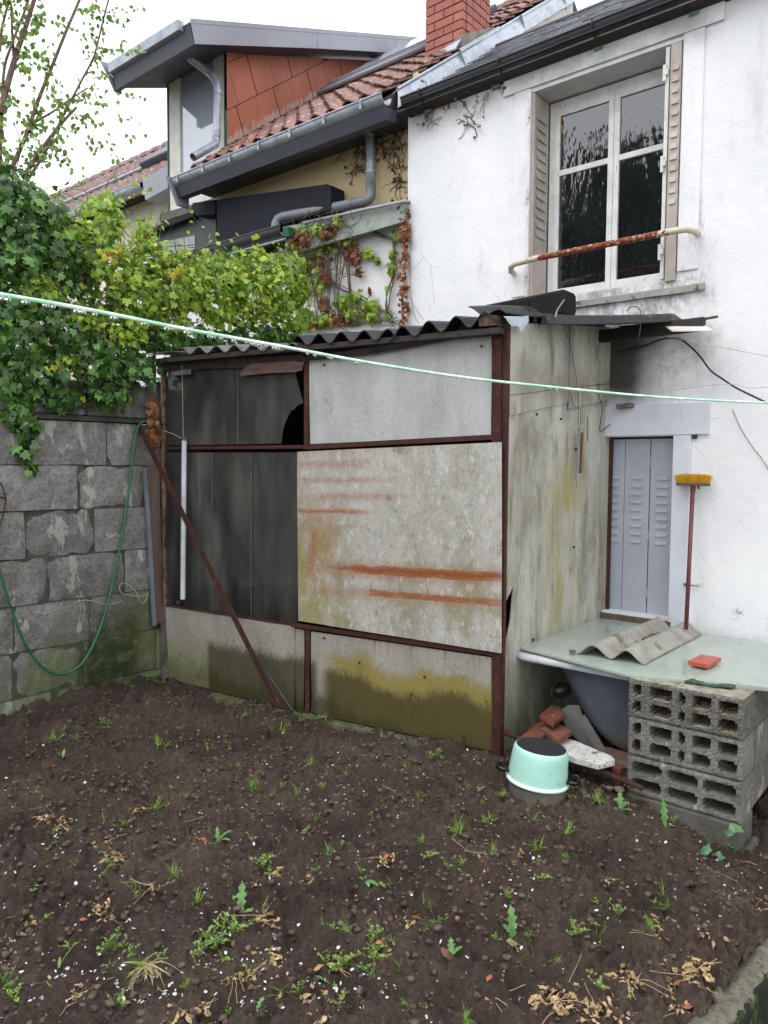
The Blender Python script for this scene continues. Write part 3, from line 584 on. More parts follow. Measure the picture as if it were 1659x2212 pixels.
def wh_extra(m, c):
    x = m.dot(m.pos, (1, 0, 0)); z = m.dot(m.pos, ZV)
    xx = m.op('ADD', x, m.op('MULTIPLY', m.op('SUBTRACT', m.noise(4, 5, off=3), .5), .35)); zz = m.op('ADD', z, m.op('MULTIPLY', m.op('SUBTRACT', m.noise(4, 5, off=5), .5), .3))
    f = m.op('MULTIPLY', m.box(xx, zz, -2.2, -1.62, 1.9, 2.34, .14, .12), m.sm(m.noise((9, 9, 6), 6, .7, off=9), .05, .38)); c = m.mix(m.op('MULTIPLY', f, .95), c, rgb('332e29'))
    f = m.op('MULTIPLY', m.box(xx, zz, -1.75, -1.25, 1.95, 2.3, .2, .15), m.sm(m.noise((9, 9, 9), 6, .75, off=19), .42, .62)); c = m.mix(m.op('MULTIPLY', f, .4), c, rgb('7d7c80'))
    f = m.op('MULTIPLY', m.box(xx, zz, -2.5, -1.36, 2.38, 2.58, .1, .05), m.sm(m.noise((14, 14, 9), 6, .75, off=29), .36, .6)); c = m.mix(m.op('MULTIPLY', f, .75), c, rgb('77746c'))
    f = m.op('MULTIPLY', m.box(xx, zz, -1.45, -1.28, 2.45, 3.0, .05, .1), m.sm(m.noise((30, 30, 9), 6, .75, off=39), .5, .64)); c = m.mix(m.op('MULTIPLY', f, .45), c, rgb('86857f'))
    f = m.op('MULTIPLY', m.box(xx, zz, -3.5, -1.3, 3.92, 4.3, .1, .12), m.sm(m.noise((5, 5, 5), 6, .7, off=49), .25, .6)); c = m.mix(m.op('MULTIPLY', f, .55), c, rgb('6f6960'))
    f = m.op('MULTIPLY', m.box(xx, zz, -1.3, -.7, .3, .85, .2, .2), m.sm(m.noise((12, 12, 12), 6, .75, off=59), .56, .68)); return m.mix(m.op('MULTIPLY', f, .8), c, rgb('6f7074'))
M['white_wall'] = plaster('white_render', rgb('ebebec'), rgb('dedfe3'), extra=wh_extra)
M['white_paint'] = surf('weathered_white_paint', rgb('dcdcda'), rgb('c9c9c6'), 9, [(rgb('8b857a'), (60, 60, 12), .6, .68), (rgb('a39f97'), 25, .62, .7)], rough=.55, bump=((90, 90, 20), .002))
M['shut_grey'] = surf('pale_blue_grey_shutter_paint', rgb('b0b5bf'), rgb('a4a9b4'), 4, [(rgb('7d6a55'), (50, 50, 40), .68, .76)], rough=.5, bump=(60, .001))
M['shut_brown'] = surf('dirty_beige_shutter', rgb('b9afa6'), rgb('a3988e'), 6, [(rgb('5f5048'), (30, 30, 8), .62, .72)], rough=.6, bump=(60, .002))
M['zinc'] = surf('zinc', rgb('8d96a0'), rgb('a7aeb6'), (9, 9, 9), [(rgb('c5cad0'), (40, 40, 8), .58, .7), (rgb('6b737c'), 20, .62, .7)], rough=.38, bump=(25, .002), metal=.35)
M['zincband'] = surf('zinc_flashing', rgb('9aa1ab'), rgb('b3b9c2'), (6, 6, 6), [(rgb('d0d4da'), (60, 60, 9), .54, .66), (rgb('82899a'), 9, .58, .7)], rough=.4, bump=(14, .003), metal=.25)
M['dkgutter'] = surf('dark_gutter', rgb('2b2d31'), rgb('36383c'), 10, rough=.42, bump=(30, .001))
M['fascia'] = surf('slate_grey_fascia', rgb('3b3e49'), rgb('444753'), 3, rough=.5, bump=(40, .001))
M['verge'] = surf('grey_metal_verge', rgb('84878f'), rgb('8f929a'), 2, rough=.45, bump=(20, .001))
M['slate'] = surf('wet_slate', rgb('5b5f66'), rgb('474b52'), 12, [(rgb('868b92'), 30, .58, .7)], rough=.35, bump=(60, .002), rv=.3)
M['tile'] = surf('clay_roof_tile', rgb('7f5448'), rgb('6a4339'), 10, [(rgb('b59c92'), 30, .5, .68), (rgb('5a3a33'), 20, .6, .7)], rough=.6, bump=(60, .003), rv=.3)
M['tile_far'] = surf('far_roof_tile', rgb('7d5f5a'), rgb('634742'), 10, [(rgb('ad948d'), 18, .5, .66), (rgb('4e3633'), 14, .6, .7)], rough=.6, bump=(60, .003))
M['cheek'] = surf('terracotta_cladding', rgb('ab6044'), rgb('98533b'), 2, [(rgb('a98c84'), (22, 22, 9), .66, .8, ((0, -.59, .81), 1.06, .93, .3)), (rgb('6e4033'), 7, .6, .75)], rough=.55, bump=(30, .001), rv=.07)
M['brick'] = surf('red_chimney_brick', rgb('a46254'), rgb('90544a'), 8, [(rgb('c28d80'), 40, .68, .76), (rgb('5d332b'), 60, .7, .76)], rough=.75, bump=(90, .003), rv=.12)
M['cream'] = plaster('cream_render', rgb('dbc89e'), rgb('cdba92'), bump=.002)
M['glass'] = None
m = MT('window_glass'); c = m.mix(m.sm(m.noise((3, 3, 1.5), 3), .4, .7), rgb('15161a'), rgb('1e1f23')); M['glass'] = m.fin(c, .03, m.noise((7, 7, 3), 3), .006, .5); m.b.inputs['IOR'].default_value = 2.1
m = MT('dormer_glass'); c = m.mix(0., rgb('98a2b0'), rgb('98a2b0')); M['glass2'] = m.fin(c, .05, None, 0, .5); m.b.inputs['IOR'].default_value = 2.6

house = thing('white_house', 'white rendered house with slate roof, dark gutter and one tall upstairs window', 'house', (-1.5, 5.5, -.6))
WX0, WX1, WZ0, WZ1 = -2.455, -1.50, 2.585, 3.915
DX0, DX1, DZ0, DZ1 = -2.3, -1.488, .60, 1.682
XL, XR, ZB, ZT = -3.47, 3.2, -.6, 4.09
def facade(xs, zs, holes, Y, depth):
    g = MB()
    for i in range(len(xs)-1):
        for j in range(len(zs)-1):
            if any(h[0] <= xs[i] and xs[i+1] <= h[1] and h[2] <= zs[j] and zs[j+1] <= h[3] for h in holes): continue
            g.add([(xs[i], Y, zs[j]), (xs[i+1], Y, zs[j]), (xs[i+1], Y, zs[j+1]), (xs[i], Y, zs[j+1])], [(0, 1, 2, 3)])
    for x0, x1, z0, z1 in holes:
        d = Y+depth
        g.add([(x0,Y,z0),(x0,d,z0),(x0,d,z1),(x0,Y,z1)], [(0,1,2,3)]); g.add([(x1,Y,z0),(x1,Y,z1),(x1,d,z1),(x1,d,z0)], [(0,1,2,3)])
        g.add([(x0,Y,z1),(x0,d,z1),(x1,d,z1),(x1,Y,z1)], [(0,1,2,3)]); g.add([(x0,Y,z0),(x1,Y,z0),(x1,d,z0),(x0,d,z0)], [(0,1,2,3)])
    return g
g = facade([XL, DX0, WX0+0, WX1, DX1, XR] if DX0 < WX0 else [XL, WX0, DX0, WX1, DX1, XR], [ZB, DZ0, DZ1, WZ0, WZ1, ZT], [(WX0, WX1, WZ0, WZ1), (DX0, DX1, DZ0, DZ1)], YF, .30)
g.add([(XL, YF, ZB), (XL, YF, ZT), (XL, 6.6, ZT), (XL, 6.6, ZB)], [(0, 1, 2, 3)]); g.add([(XR, YF, ZB), (XR, 6.6, ZB), (XR, 6.6, ZT), (XR, YF, ZT)], [(0, 1, 2, 3)])
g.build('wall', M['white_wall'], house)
# raised plaster bands round the window and the door head
g = MB()
g.prism([(x, YF-.012, z) for x, z in ((-2.58, 2.62), (WX0-.004, 2.62), (WX0-.004, 3.94), (-2.58, 3.94))], (0, .011, 0))
g.prism([(x, YF-.012, z) for x, z in ((WX1+.004, 2.62), (-1.38, 2.62), (-1.38, 3.94), (WX1+.004, 3.94))], (0, .011, 0))
g.prism([(x, YF-.016, z) for x, z in ((-2.66, 3.941), (-1.28, 3.941), (-1.28, 4.13), (-2.66, 4.13))], (0, .015, 0)); g.build('window_surround', M['white_wall'], house, bevel=.004)
g = MB(); g.box((-2.3, YF-.022, DZ1+.003), (-1.29, YF-.001, 1.868)); g.box((DX1+.003, YF-.022, .42), (-1.385, YF-.001, DZ1+.001)); g.build('door_surround', surf('grey_painted_surround', rgb('d3d6de'), rgb('c6cad3'), 3, [(rgb('8a8c92'), (14, 14, 3), .62, .7)], bump=(30, .002)), house, bevel=.004)
g = MB(); g.sheet(lambda u, v: (-2.42+1.08*u, YF-.028+.08*v, 2.56-.03*(1-v)+.001*math.sin(u*20)), 20, 3, (0, 0, .035)); g.build('window_sill', surf('window_sill', rgb('8a8780'), rgb('a09e99'), 5, [(rgb('55534d'), 14, .52, .66)], bump=(50, .003)), house)
g = MB(); g.box((DX0, YF-.03, DZ0-.06), (DX1+.02, YF+.1, DZ0-.012)); g.build('door_sill', M['wood'], house)
# upper window
YW = YF+.2
def qbox(name, x0, x1, z0, z1, y0, y1, mat, par, bevel=.003):
    g = MB(); g.box((x0, y0, z0), (x1, y1, z1)); return g.build(name, mat, par, bevel=bevel)
win = MB(); fx0, fx1, fz0, fz1 = WX0+.028, -1.522, WZ0+.004, WZ1-.012
win.box((fx0, YW, fz0), (fx0+.04, YW+.06, fz1)); win.box((fx1-.04, YW, fz0), (fx1, YW+.06, fz1)); win.box((fx0+.041, YW, fz1-.05), (fx1-.041, YW+.06, fz1)); win.box((fx0+.041, YW, fz0), (fx1-.041, YW+.06, fz0+.035))
wf = win.build('window_frame', M['white_paint'], house, bevel=.003)
cxm = onY(1325, 400, YW)[0]
for a, b in ((fx0+.042, cxm-.001), (cxm+.001, fx1-.042)):
    g = MB(); z0, z1, y0 = fz0+.037, fz1-.052, YW-.012
    st = .036; g.box((a, y0, z0), (a+st, y0+.04, z1)); g.box((b-st, y0, z0), (b, y0+.04, z1)); g.box((a+st, y0+.001, z1-.05), (b-st, y0+.04, z1)); g.box((a+st, y0+.001, z0), (b-st, y0+.04, z0+.055))
    zm = z0+(z1-z0)*.66; g.box((a+st, y0+.002, zm-.018), (b-st, y0+.036, zm+.018)); s_ = g.build('sash', M['white_paint'], wf, bevel=.003)
    for q0, q1 in ((z0+.05, zm-.015), (zm+.015, z1-.045)):
        g = MB(); g.box((a+st-.003, y0+.014, q0), (b-st+.003, y0+.018, q1)); g.build('pane', M['glass'], wf)
# shutters folded into the reveal
def louvres(g, x0, x1, y, zs, h=.03, d=.008, horizontal=True):
    for z in zs: g.prism([(x0, y, z), (x1, y, z), (x1, y, z+h), (x0, y, z+h)], (0, -.001, 0)); g.add([(x0, y-.001, z+h), (x1, y-.001, z+h), (x1, y-d, z), (x0, y-d, z)], [(0, 1, 2, 3)])
zl = [WZ0+.42+.062*i for i in range(13)]
ls = qbox('shutter', WX0+.004, WX0+.022, WZ0+.01, WZ1-.01, YF-.004, YW-.005, M['shut_brown'], house); ls['label'] = 'folded shutter at the left of the window'
g = MB()
for z in zl: g.prism([(WX0+.0225, YF+.03, z), (WX0+.0225, YW-.04, z), (WX0+.0225, YW-.04, z+.04), (WX0+.0225, YF+.03, z+.04)], (.001, 0, 0)); g.add([(WX0+.0235, YF+.03, z+.04), (WX0+.0235, YW-.04, z+.04), (WX0+.031, YW-.04, z), (WX0+.031, YF+.03, z)], [(3, 2, 1, 0)])
tag(g.build('louvres', M['shut_brown'], ls), kind='stuff')
g = MB(); g.box((WX0-.012, YF-.03, WZ0+.01), (WX0+.006, YF-.006, WZ1-.01)); l2 = g.build('shutter', M['white_paint'], house)
for z in (WZ0+.12, WZ0+.62, WZ1-.2): g = MB(); g.box((WX0-.02, YF-.036, z), (WX0-.004, YF-.0309, z+.09)); g.box((WX0-.01, YF-.042, z+.03), (WX0+.004, YF-.0359, z+.06)); g.build('hinge', M['white_paint'], l2)
rsd = qbox('shutter', WX1-.098, WX1-.075, WZ0+.01, WZ1-.01, YF+.0, YW-.02, M['white_paint'], house)
rs2 = qbox('shutter', WX1-.062, WX1-.003, WZ0-.012, WZ1-.012, YF-.02, YF+.035, M['shut_brown'], house); rs2['label'] = 'folded louvred shutter at the right of the window'
g = MB(); louvres(g, WX1-.05, WX1-.012, YF-.0205, zl); tag(g.build('louvres', M['shut_brown'], rs2), kind='stuff')
for z in (WZ0+.12, WZ0+.62, WZ1-.2): g = MB(); g.box((WX1-.108, YF-.012, z), (WX1-.09, YF-.001, z+.09)); g.box((WX1-.094, YF-.016, z+.03), (WX1-.078, YF-.0005, z+.06)); g.build('hinge', M['white_paint'], rsd)
# torn ochre paper in the upper left pane
g = MB(); pts = [onY(x, y, YW-.004) for x, y in ((1206, 252), (1214, 250), (1213, 268), (1216, 272), (1213, 290), (1208, 296), (1205, 280))]; g.prism(pts, (0, .003, 0)); g.build('torn_paper', surf('ochre_paper', rgb('a8804a'), rgb('7d5a35'), 20, bump=None), house)
# handrail
m = MT('flaking_rail'); c = m.mix(m.sm(m.noise(55, 6, .7), .4, .6), rgb('8b4526'), rgb('6e3320')); fl_ = m.op('ADD', m.noise((45, 45, 45), 5, .7, off=5), m.sm(m.op('ABSOLUTE', m.op('ADD', m.dot(m.pos, (1, 0, 0)), 1.93)), .28, .62, 0., .3))
c = m.mix(m.sm(fl_, .55, .62), c, rgb('cfc4b0')); rl = m.fin(c, .7, m.noise(70, 5, .7), .004, .3)
yr = YF-.14; rp = [onY(1109, 589, YF-.02), onY(1104, 586, YF-.07), onY(1103, 577, yr+.02), onY(1112, 570, yr), onY(1150, 560, yr), onY(1330, 524, yr), onY(1450, 500, yr), onY(1484, 495, yr), onY(1500, 499, yr+.05), onY(1508, 506, YF-.02)]
g = MB(); g.tube(rp, .0185, 12); g.build('handrail', rl, house, smooth=True)
# hooks in the wall
g = MB(); g.tube([onY(1497, 612, YF-.001), onY(1498, 624, YF-.02), onY(1506, 624, YF-.04), onY(1508, 616, YF-.04)], .003, 6); g.build('hook', M['wire'], house)
p = onY(1500, 943, YF-.023); g = MB(); g.box(p+[-.012, 0, -.012], p+[.012, .012, .012]); g.build('bolt_hole', M['darkwood'], house)
p = onY(1488, 1264, YF-.04); g = MB(); g.box(p+[-.03, 0, -.008], p+[.0, .04, .008]); g.tube([p+[.01, 0, 0], p+[.05, .02, 0]], .006, 6); g.build('shutter_catch', M['stackblock'], house)
# small casement shutters of the low opening
YD = YF+.085
for k, (a, b) in enumerate(((1319, 1347), (1348, 1401), (1403, 1453))):
    x0, x1 = onY(a, 1100, YD)[0], onY(b, 1100, YD)[0]+(.01 if k == 2 else 0)
    lf = qbox('shutter_leaf', x0-(.12 if k == 0 else 0), x1, DZ0-.01, DZ1-.012, YD, YD+.014, M['shut_grey'], house, bevel=.002)
    g = MB()
    for i in range(9):
        z = 1.03+i*.049; w0, w1 = x0+(x1-x0)*.28, x0+(x1-x0)*.74
        if k == 0: w0, w1 = x0-.01, x1-.03
        g.add([(w0, YD-.0005, z+.022), (w1, YD-.0005, z+.022), (w1, YD-.011, z), (w0, YD-.011, z), (w0, YD-.0005, z), (w1, YD-.0005, z)], [(3, 2, 1, 0), (4, 5, 2, 3), (0, 4, 3), (1, 2, 5)])
    tag(g.build('louvres', M['shut_grey'], lf), kind='stuff')
    if k:
        for z in (.70, 1.05, 1.5): g = MB(); g.box((x1-.006, YD-.008, z), (x1+.006, YD-.0005, z+.055)); g.build('hinge', M['shut_grey'], lf)
g = MB(); g.box((WX0-.02, YF+.301, WZ0-.05), (WX1+.02, YF+.31, WZ1+.05)); g.box((DX0-.02, YF+.301, DZ0-.05), (DX1+.02, YF+.31, DZ1+.05)); g.build('dark_room', M['darkwood'], house)
# stone on the lintel
g = MB(); p = onY(1350, 877, YF-.05); g.obox(p, (1, 0, .05), (0, 1, 0), ZV, (.045, .03, .012)); g.jit(.003).build('loose_stone', M['stackblock'], house)

# roof of slates
TS = .735; roofz = lambda y: 4.135+TS*(y-4.41); RY = 5.62
g = MB(); g.prism([(XL+.02, y, z) for y, z in ((4.36, roofz(4.36)-.03), (RY, roofz(RY)-.03), (RY, roofz(RY)-.12), (4.47, 4.03), (4.36, 4.05))], (6.6, 0, 0)); g.build('roof_deck', M['darkwood'], house)
g = MB(); g.prism([(XL+.02, y, z) for y, z in ((RY+.01, roofz(RY)-.04), (7.1, 4.3), (7.1, 4.0), (RY+.01, 4.0))], (6.6, 0, 0)); g.build('rear_roof', M['slate'], house)
al = math.atan(TS); sm_ = MB(); sm_.box((-.098, -.11, 0), (.098, .11, .006)); sl0 = None; cnt = 0
sme = bpy.data.meshes.new('slate'); sme.from_pydata(sm_.v, [], sm_.f); sme.materials.append(M['slate']); rest = MB()
rr = random.Random(4); L_ = math.hypot(1, TS); nrow = int((RY-4.35)*L_/.105)
for j in range(nrow):
    for i in range(33):
        x = XL+.14+.2*i+(.1 if j % 2 else 0); y = 4.35+(j*.105+.06)/L_; z = roofz(y)+rr.uniform(0, .002)
        R_ = Euler((al-.055+rr.uniform(-.01, .01), rr.uniform(-.01, .01), rr.uniform(-.012, .012)))
        if x < -.75 and cnt < 300 and j*0 == 0 and x < -3.4+j*.1+2.4:
            inst(sme, house, Vector((x, y, z))-wloc(house), R_.to_matrix(), name='slate'); cnt += 1
        else: rest.add([tuple(R_.to_matrix() @ Vector(q)+Vector((x, y, z))) for q in sm_.v], sm_.f)
tag(rest.build('slates', M['slate'], house), kind='stuff')
g = MB(); g.tube([(XL+.02, RY, roofz(RY)-.0), (3.1, RY, roofz(RY)-.0)], .022, 6); g.build('ridge_strip', M['dkgutter'], house)
# dark half-round gutter with rusty brackets and a zinc bead below
def trough(name, x0, x1, Y, z, r, mat, par, dz=0.):
    prof = [(math.cos(t)*r, math.sin(t)*r) for t in [math.pi+math.pi*i/10 for i in range(11)]]+[(math.cos(t)*(r-.006), math.sin(t)*(r-.006)) for t in [2*math.pi-math.pi*i/10 for i in range(11)]]
    g = MB(); g.prism([(x0, Y+a, z+b*1.15) for a, b in prof], (x1-x0, 0, dz)); g.tube([(x0, Y-r, z), (x1, Y-r, z+dz)], .008, 8); return g.build(name, mat, par, smooth='auto')
gt = trough('gutter', -3.44, 3.1, 4.37, 4.125, .055, M['dkgutter'], house)
g = MB(); g.tube([(-3.50, 4.365, 4.062), (3.1, 4.365, 4.05)], .0085, 8); g.build('gutter_rail', M['zinc'], house, smooth=True)
g = MB(); g.box((-3.46, 4.39, 4.06), (3.1, 4.449, 4.10)); g.build('soffit', plaster('soffit', rgb('a9a49a'), rgb('8d8a82')), house)
x = -3.27
while x < .5:
    g = MB(); g.tube([(x, 4.312, 4.135), (x, 4.306, 4.11), (x, 4.325, 4.08), (x, 4.365, 4.05)], .007, 5); g.build('bracket', M['rust'], gt); x += .64
# oxidised copper drips under the gutter (the little green stains)
vg = surf('verdigris', rgb('56746a'), rgb('66837a'), 20, bump=None)
for x in (-3.28, -2.72, -2.0, -1.44): g = MB(); g.obox((x, 4.438, 4.03), (1, 0, 0), (0, 1, 0), ZV, (.03, .012, .014)); g.jit(.004, 2).build('green_bracket_foot', vg, house)
# wide zinc flashing on the party wall
zb = MB(); zt = lambda y: 4.25+.737*(y-4.41)
zb.sheet(lambda u, v: (-3.50+.035*v**.7, 4.36+u*2.8-.04*v*(1-u), zt(4.36+u*2.8)-.15*v+.003*math.sin(60*u)), 40, 4, (.002, 0, 0)); 
fl = zb.build('zinc_flashing', M['zincband'], house, smooth='auto')
g = MB(); g.sheet(lambda u, v: (-3.75+.25*v, 4.36+u*2.8, zt(4.36+u*2.8)+.01-.09*(1-v)+.004*math.sin(u*40)), 30, 3, (0, 0, .006)); g.build('zinc_cap', M['zincband'], fl)
g = MB(); g.tube([(-3.50, 4.36, zt(4.36)+.008), (-3.50, 7.16, zt(7.16)+.008)], .012, 8)
for y in (5.17, 6.12, 6.9): g.obox((-3.478, y, zt(y)-.075), (0, 1, .737), (1, 0, 0), (0, -.737, 1), (.006, .012, .08))
g.build('zinc_seam', M['zinc'], fl)
g = MB(); g.prism([(-3.51, y, z) for y, z in ((4.5, 3.9), (7.1, 3.9), (7.1, zt(7.1)-.06), (4.5, zt(4.5)-.06))], (.03, 0, 0)); g.build('gable', surf('pale_gable', rgb('bdbab4'), rgb('a5a29a'), 4, bump=(30, .002)), house)

# ================================================================= neighbour house
nb = thing('neighbour_house', 'cream neighbouring house with red clay tile roof, zinc gutter and orange-clad dormer', 'house', (-5.2, 6, -.6))
NT = .745; nz = lambda y: 4.17+NT*(y-4.25); NR = 7.1; YN = 4.62
g = MB(); g.box((-5.97, YN, -.6), (-3.52, YN+.2, 4.45)); g.build('wall', M['cream'], nb)
g = MB(); g.prism([(-5.88, y, z) for y, z in ((4.28, nz(4.28)-.05), (NR, nz(NR)-.05), (8.2, 5.4), (8.2, 4.3), (4.9, 4.3), (4.28, 4.05))], (2.36, 0, 0)); g.build('roof_deck', M['darkwood'], nb)
g = MB(); g.box((-5.98, 4.36, 4.06), (-3.50, 4.62, 4.085)); g.build('soffit', M['fascia'], nb)
# tiles
def tilemesh(w=.2, l=.27, mat=None, name='roof_tile'):
    g = MB(); nu = 8
    fn = lambda u, v: ((u-.5)*w, (v-.5)*l, .026*math.exp(-((u-.25)/.16)**2)-.012*math.exp(-((u-.72)/.2)**2)+.014*(1-v))
    g.sheet(fn, nu, 1, (0, 0, .012)); me = bpy.data.meshes.new(name); me.from_pydata(g.v, [], g.f); me.materials.append(mat); me.polygons.foreach_set('use_smooth', [True]*len(me.polygons))
    try: me.set_sharp_from_angle(angle=rad(50))
    except Exception: pass
    return me
tm = tilemesh(mat=M['tile']); an = math.atan(NT); Ln = math.hypot(1, NT); exp = .205; cnt = 0; rr = random.Random(9)
for j in range(16):
    for i in range(14):
        x = -3.66-i*.17-(.0); y = 4.27+(j*exp+.1)/Ln
        if x < -5.86 or y > NR-.04 or (-3.97 < x and 5.25 < y < 5.75): continue
        inst(tm, nb, Vector((x+rr.uniform(-.004, .004), y, nz(y)+rr.uniform(0, .006)))-wloc(nb), Euler((an-.05+rr.uniform(-.02, .02), rr.uniform(-.02, .02), rr.uniform(-.02, .02))).to_matrix(), name='roof_tile')
g = MB()
for i in range(8): 
    x = -3.62-i*.3; g.sheet(lambda u, v: (x-.3*u*1.05, NR+.09*math.cos(math.pi*v), nz(NR)-.02+.085*math.sin(math.pi*v)+.012*u), 2, 6, (0, 0, .01))
g.build('ridge_tiles', M['tile'], nb, smooth='auto')['kind'] = 'stuff'
ng = trough('gutter', -6.02, -3.49, 4.22, 4.12, .058, M['zinc'], nb)
for x in np.arange(-5.9, -3.4, .37):
    g = MB(); g.tube([(x, 4.157, 4.13), (x, 4.153, 4.10), (x, 4.175, 4.06)], .006, 5); g.box((x-.010, 4.154, 4.06), (x+.010, 4.16, 4.1)); g.build('bracket', M['zinc'], ng)
g = MB(); g.prism([(-6.0, y, z) for y, z in ((4.20, 4.055), (4.35, 4.055), (4.35, 3.985), (4.24, 3.965))], (2.5, 0, 0)); g.build('fascia', M['fascia'], nb)
g = MB(); g.prism([(-6.035, y, z) for y, z in ((4.13, 4.13), (4.36, 4.16), (4.36, 3.90), (4.24, 3.90))], (.03, 0, 0)); g.build('fascia_end', M['verge'], nb)
# dormer
DZ = lambda y: 5.42+.38*(y-4.19)
dm = MB(); dm.prism([(-7.02, y, z) for y, z in ((4.19, DZ(4.19)), (7.9, DZ(7.9)), (7.9, DZ(7.9)-.03), (4.19, DZ(4.19)-.03))], (1.33, 0, 0)); dorm = dm.build('dormer', M['verge'], nb)
g = MB(); g.prism([(-7.0, y, DZ(y)-.185) for y in (4.26, 7.8)]+[(-7.0, y, DZ(y)-.17) for y in (7.8, 4.26)], (1.29, 0, 0)); g.build('soffit', M['fascia'], dorm)
for a, b in ((4.17, 5.75), (5.755, 7.05), (7.055, 7.9)):
    g = MB(); g.prism([(-5.705, y, z) for y, z in ((a, DZ(a)+.012), (b, DZ(b)+.012), (b, DZ(b)-.185), (a+(.05 if a < 4.5 else 0), DZ(a)-.185))], (.012, 0, 0)); g.build('verge_board', M['verge'], dorm)
g = MB(); g.prism([(-7.02, y, z) for y, z in ((4.175, 5.40), (4.20, 5.40), (4.27, 5.235), (4.225, 5.235))], (1.30, 0, 0)); g.build('fascia', M['fascia'], dorm)
g = MB(); g.prism([(-6.98, y, z) for y, z in ((4.12, 5.44), (4.19, 5.45), (4.19, 5.36), (4.135, 5.36))], (1.16, 0, 0)); g.build('gutter', M['zinc'], dorm)
g = MB(); g.prism([(-7.04, y, z) for y, z in ((4.08, 5.46), (4.3, 5.5), (4.3, 5.225), (4.225, 5.225))], (.015, 0, 0)); g.build('fascia_end', M['verge'], dorm)
YDm = 4.74
g = MB(); g.box((-6.86, YDm+.05, 4.0), (-5.93, YDm+.12, 5.55)); g.build('front_wall', M['white_paint'], dorm)
g = MB(); g.box((-6.88, YDm-.01, 3.95), (-6.862, YDm+.05, 5.5)); g.box((-5.922, YDm-.02, 4.4), (-5.91, YDm-.001, 5.5)); g.build('green_trim', surf('green_trim', rgb('3a6653'), rgb('2c5342'), 8, bump=None), dorm)
fr = MB(); a0, a1, b0, b1 = -6.86, -5.93, 3.98, 5.48; gl0, gl1, gz0, gz1 = onY(388, 250, YDm)[0], onY(462, 250, YDm)[0], 4.32, onY(462, 118, YDm)[2]
fr.box((a0, YDm, b0), (gl0, YDm+.05, b1)); fr.box((gl1, YDm, b0), (a1, YDm+.05, b1)); fr.box((gl0, YDm+.001, gz1), (gl1, YDm+.05, b1)); fr.box((gl0, YDm+.001, b0), (gl1, YDm+.05, gz0)); fr.build('window_frame', surf('cream_white_frame', rgb('d9d8d0'), rgb('c9c7bd'), 6, [(rgb('8a8578'), (30, 30, 6), .62, .7)], bump=(60, .001)), dorm, bevel=.003)
g = MB(); g.box((gl0-.005, YDm+.02, gz0-.005), (gl1+.005, YDm+.026, gz1+.005)); g.build('pane', M['glass2'], dorm)
g = MB(); g.box((-6.75, YDm-.05, 4.10), (-6.05, YDm-.002, 4.15)); g.build('sill', M['white_paint'], dorm)
# dormer cheek: big terracotta sheets hung parallel to the roof
cb = MB(); tri = [(YDm-.02, nz(YDm)-.02), (7.9, nz(7.9)-.02), (7.9, DZ(7.9)-.19), (YDm-.02, DZ(YDm)-.19)]
tri = [(YDm-.02, nz(YDm)), (7.6, DZ(7.6)-.21+.0), (YDm-.02, DZ(YDm)-.205)]
yx = (5.215-4.17+NT*4.25-.38*4.19)/(NT-.38)  # where roof meets dormer soffit
tri = [(YDm-.02, nz(YDm)), (yx, nz(yx)), (YDm-.02, DZ(YDm)-.205)]
cb.prism([(-5.93, y, z) for y, z in tri], (.008, 0, 0)); cb.build('cheek_backing', M['darkwood'], dorm)
def clip(poly, tri):
    area = sum(tri[i][0]*tri[(i+1) % 3][1]-tri[(i+1) % 3][0]*tri[i][1] for i in range(3)); s_ = 1 if area > 0 else -1
    for i in range(3):
        (ax, ay), (bx, by) = tri[i], tri[(i+1) % 3]; out_ = []
        f = lambda p: s_*((bx-ax)*(p[1]-ay)-(by-ay)*(p[0]-ax))
        for k in range(len(poly)):
            p, q = poly[k], poly[(k+1) % len(poly)]; fp, fq = f(p), f(q)
            if fp >= 0: out_.append(p)
            if fp*fq < 0: t = fp/(fp-fq); out_.append((p[0]+(q[0]-p[0])*t, p[1]+(q[1]-p[1])*t))
        poly = out_
        if len(poly) < 3: return None
    return poly
ca, sa = math.cos(an), math.sin(an)
for r_i in range(-1, 5):
    for c_i in range(-6, 16):
        u0_, v0_ = c_i*.30, r_i*.42-.02+.0
        sh = .04*(r_i % 2)
        q = [(u0_+.004+sh, v0_+.004), (u0_+.296+sh, v0_+.004), (u0_+.296+sh-.0, v0_+.416), (u0_+.004+sh, v0_+.416)]
        # course slightly skewed
        q = [(YDm+ca*u-sa*v*.55, nz(YDm)-.05+sa*u+ca*v) for u, v in q]
        pl = clip(q, tri)
        if pl and len(pl) >= 3:
            ar = abs(sum(pl[i][0]*pl[(i+1) % len(pl)][1]-pl[(i+1) % len(pl)][0]*pl[i][1] for i in range(len(pl))))/2
            if ar < .002: continue
            g = MB(); g.prism([(-5.914+.004*((c_i+r_i) % 2), y, z) for y, z in pl], (-.006, 0, 0)); g.build('cladding_sheet', M['cheek'], dorm)
g = MB(); g.obox((-5.89, (YDm+yx)/2, nz((YDm+yx)/2)+.03), (0, 1, NT), (1, 0, 0), (0, -NT, 1), ((yx-YDm)/2*Ln, .02, .012)); g.build('cheek_flashing', M['dkgutter'], dorm)
g = MB(); pp = [onY(402, 105, 4.45), onY(405, 118, 4.45), onY(415, 130, 4.5), onY(440, 148, 4.62), onY(458, 163, 4.66), onY(468, 182, 4.66), onY(470, 210, 4.66), onY(469, 250, 4.66), onY(468, 300, 4.66), onY(465, 312, 4.62), onY(452, 320, 4.52), onY(432, 331, 4.4), onY(417, 340, 4.32)]
g.tube(pp, .037, 14, False); dp = g.build('downpipe', M['zinc'], dorm, smooth=True)
g = MB()
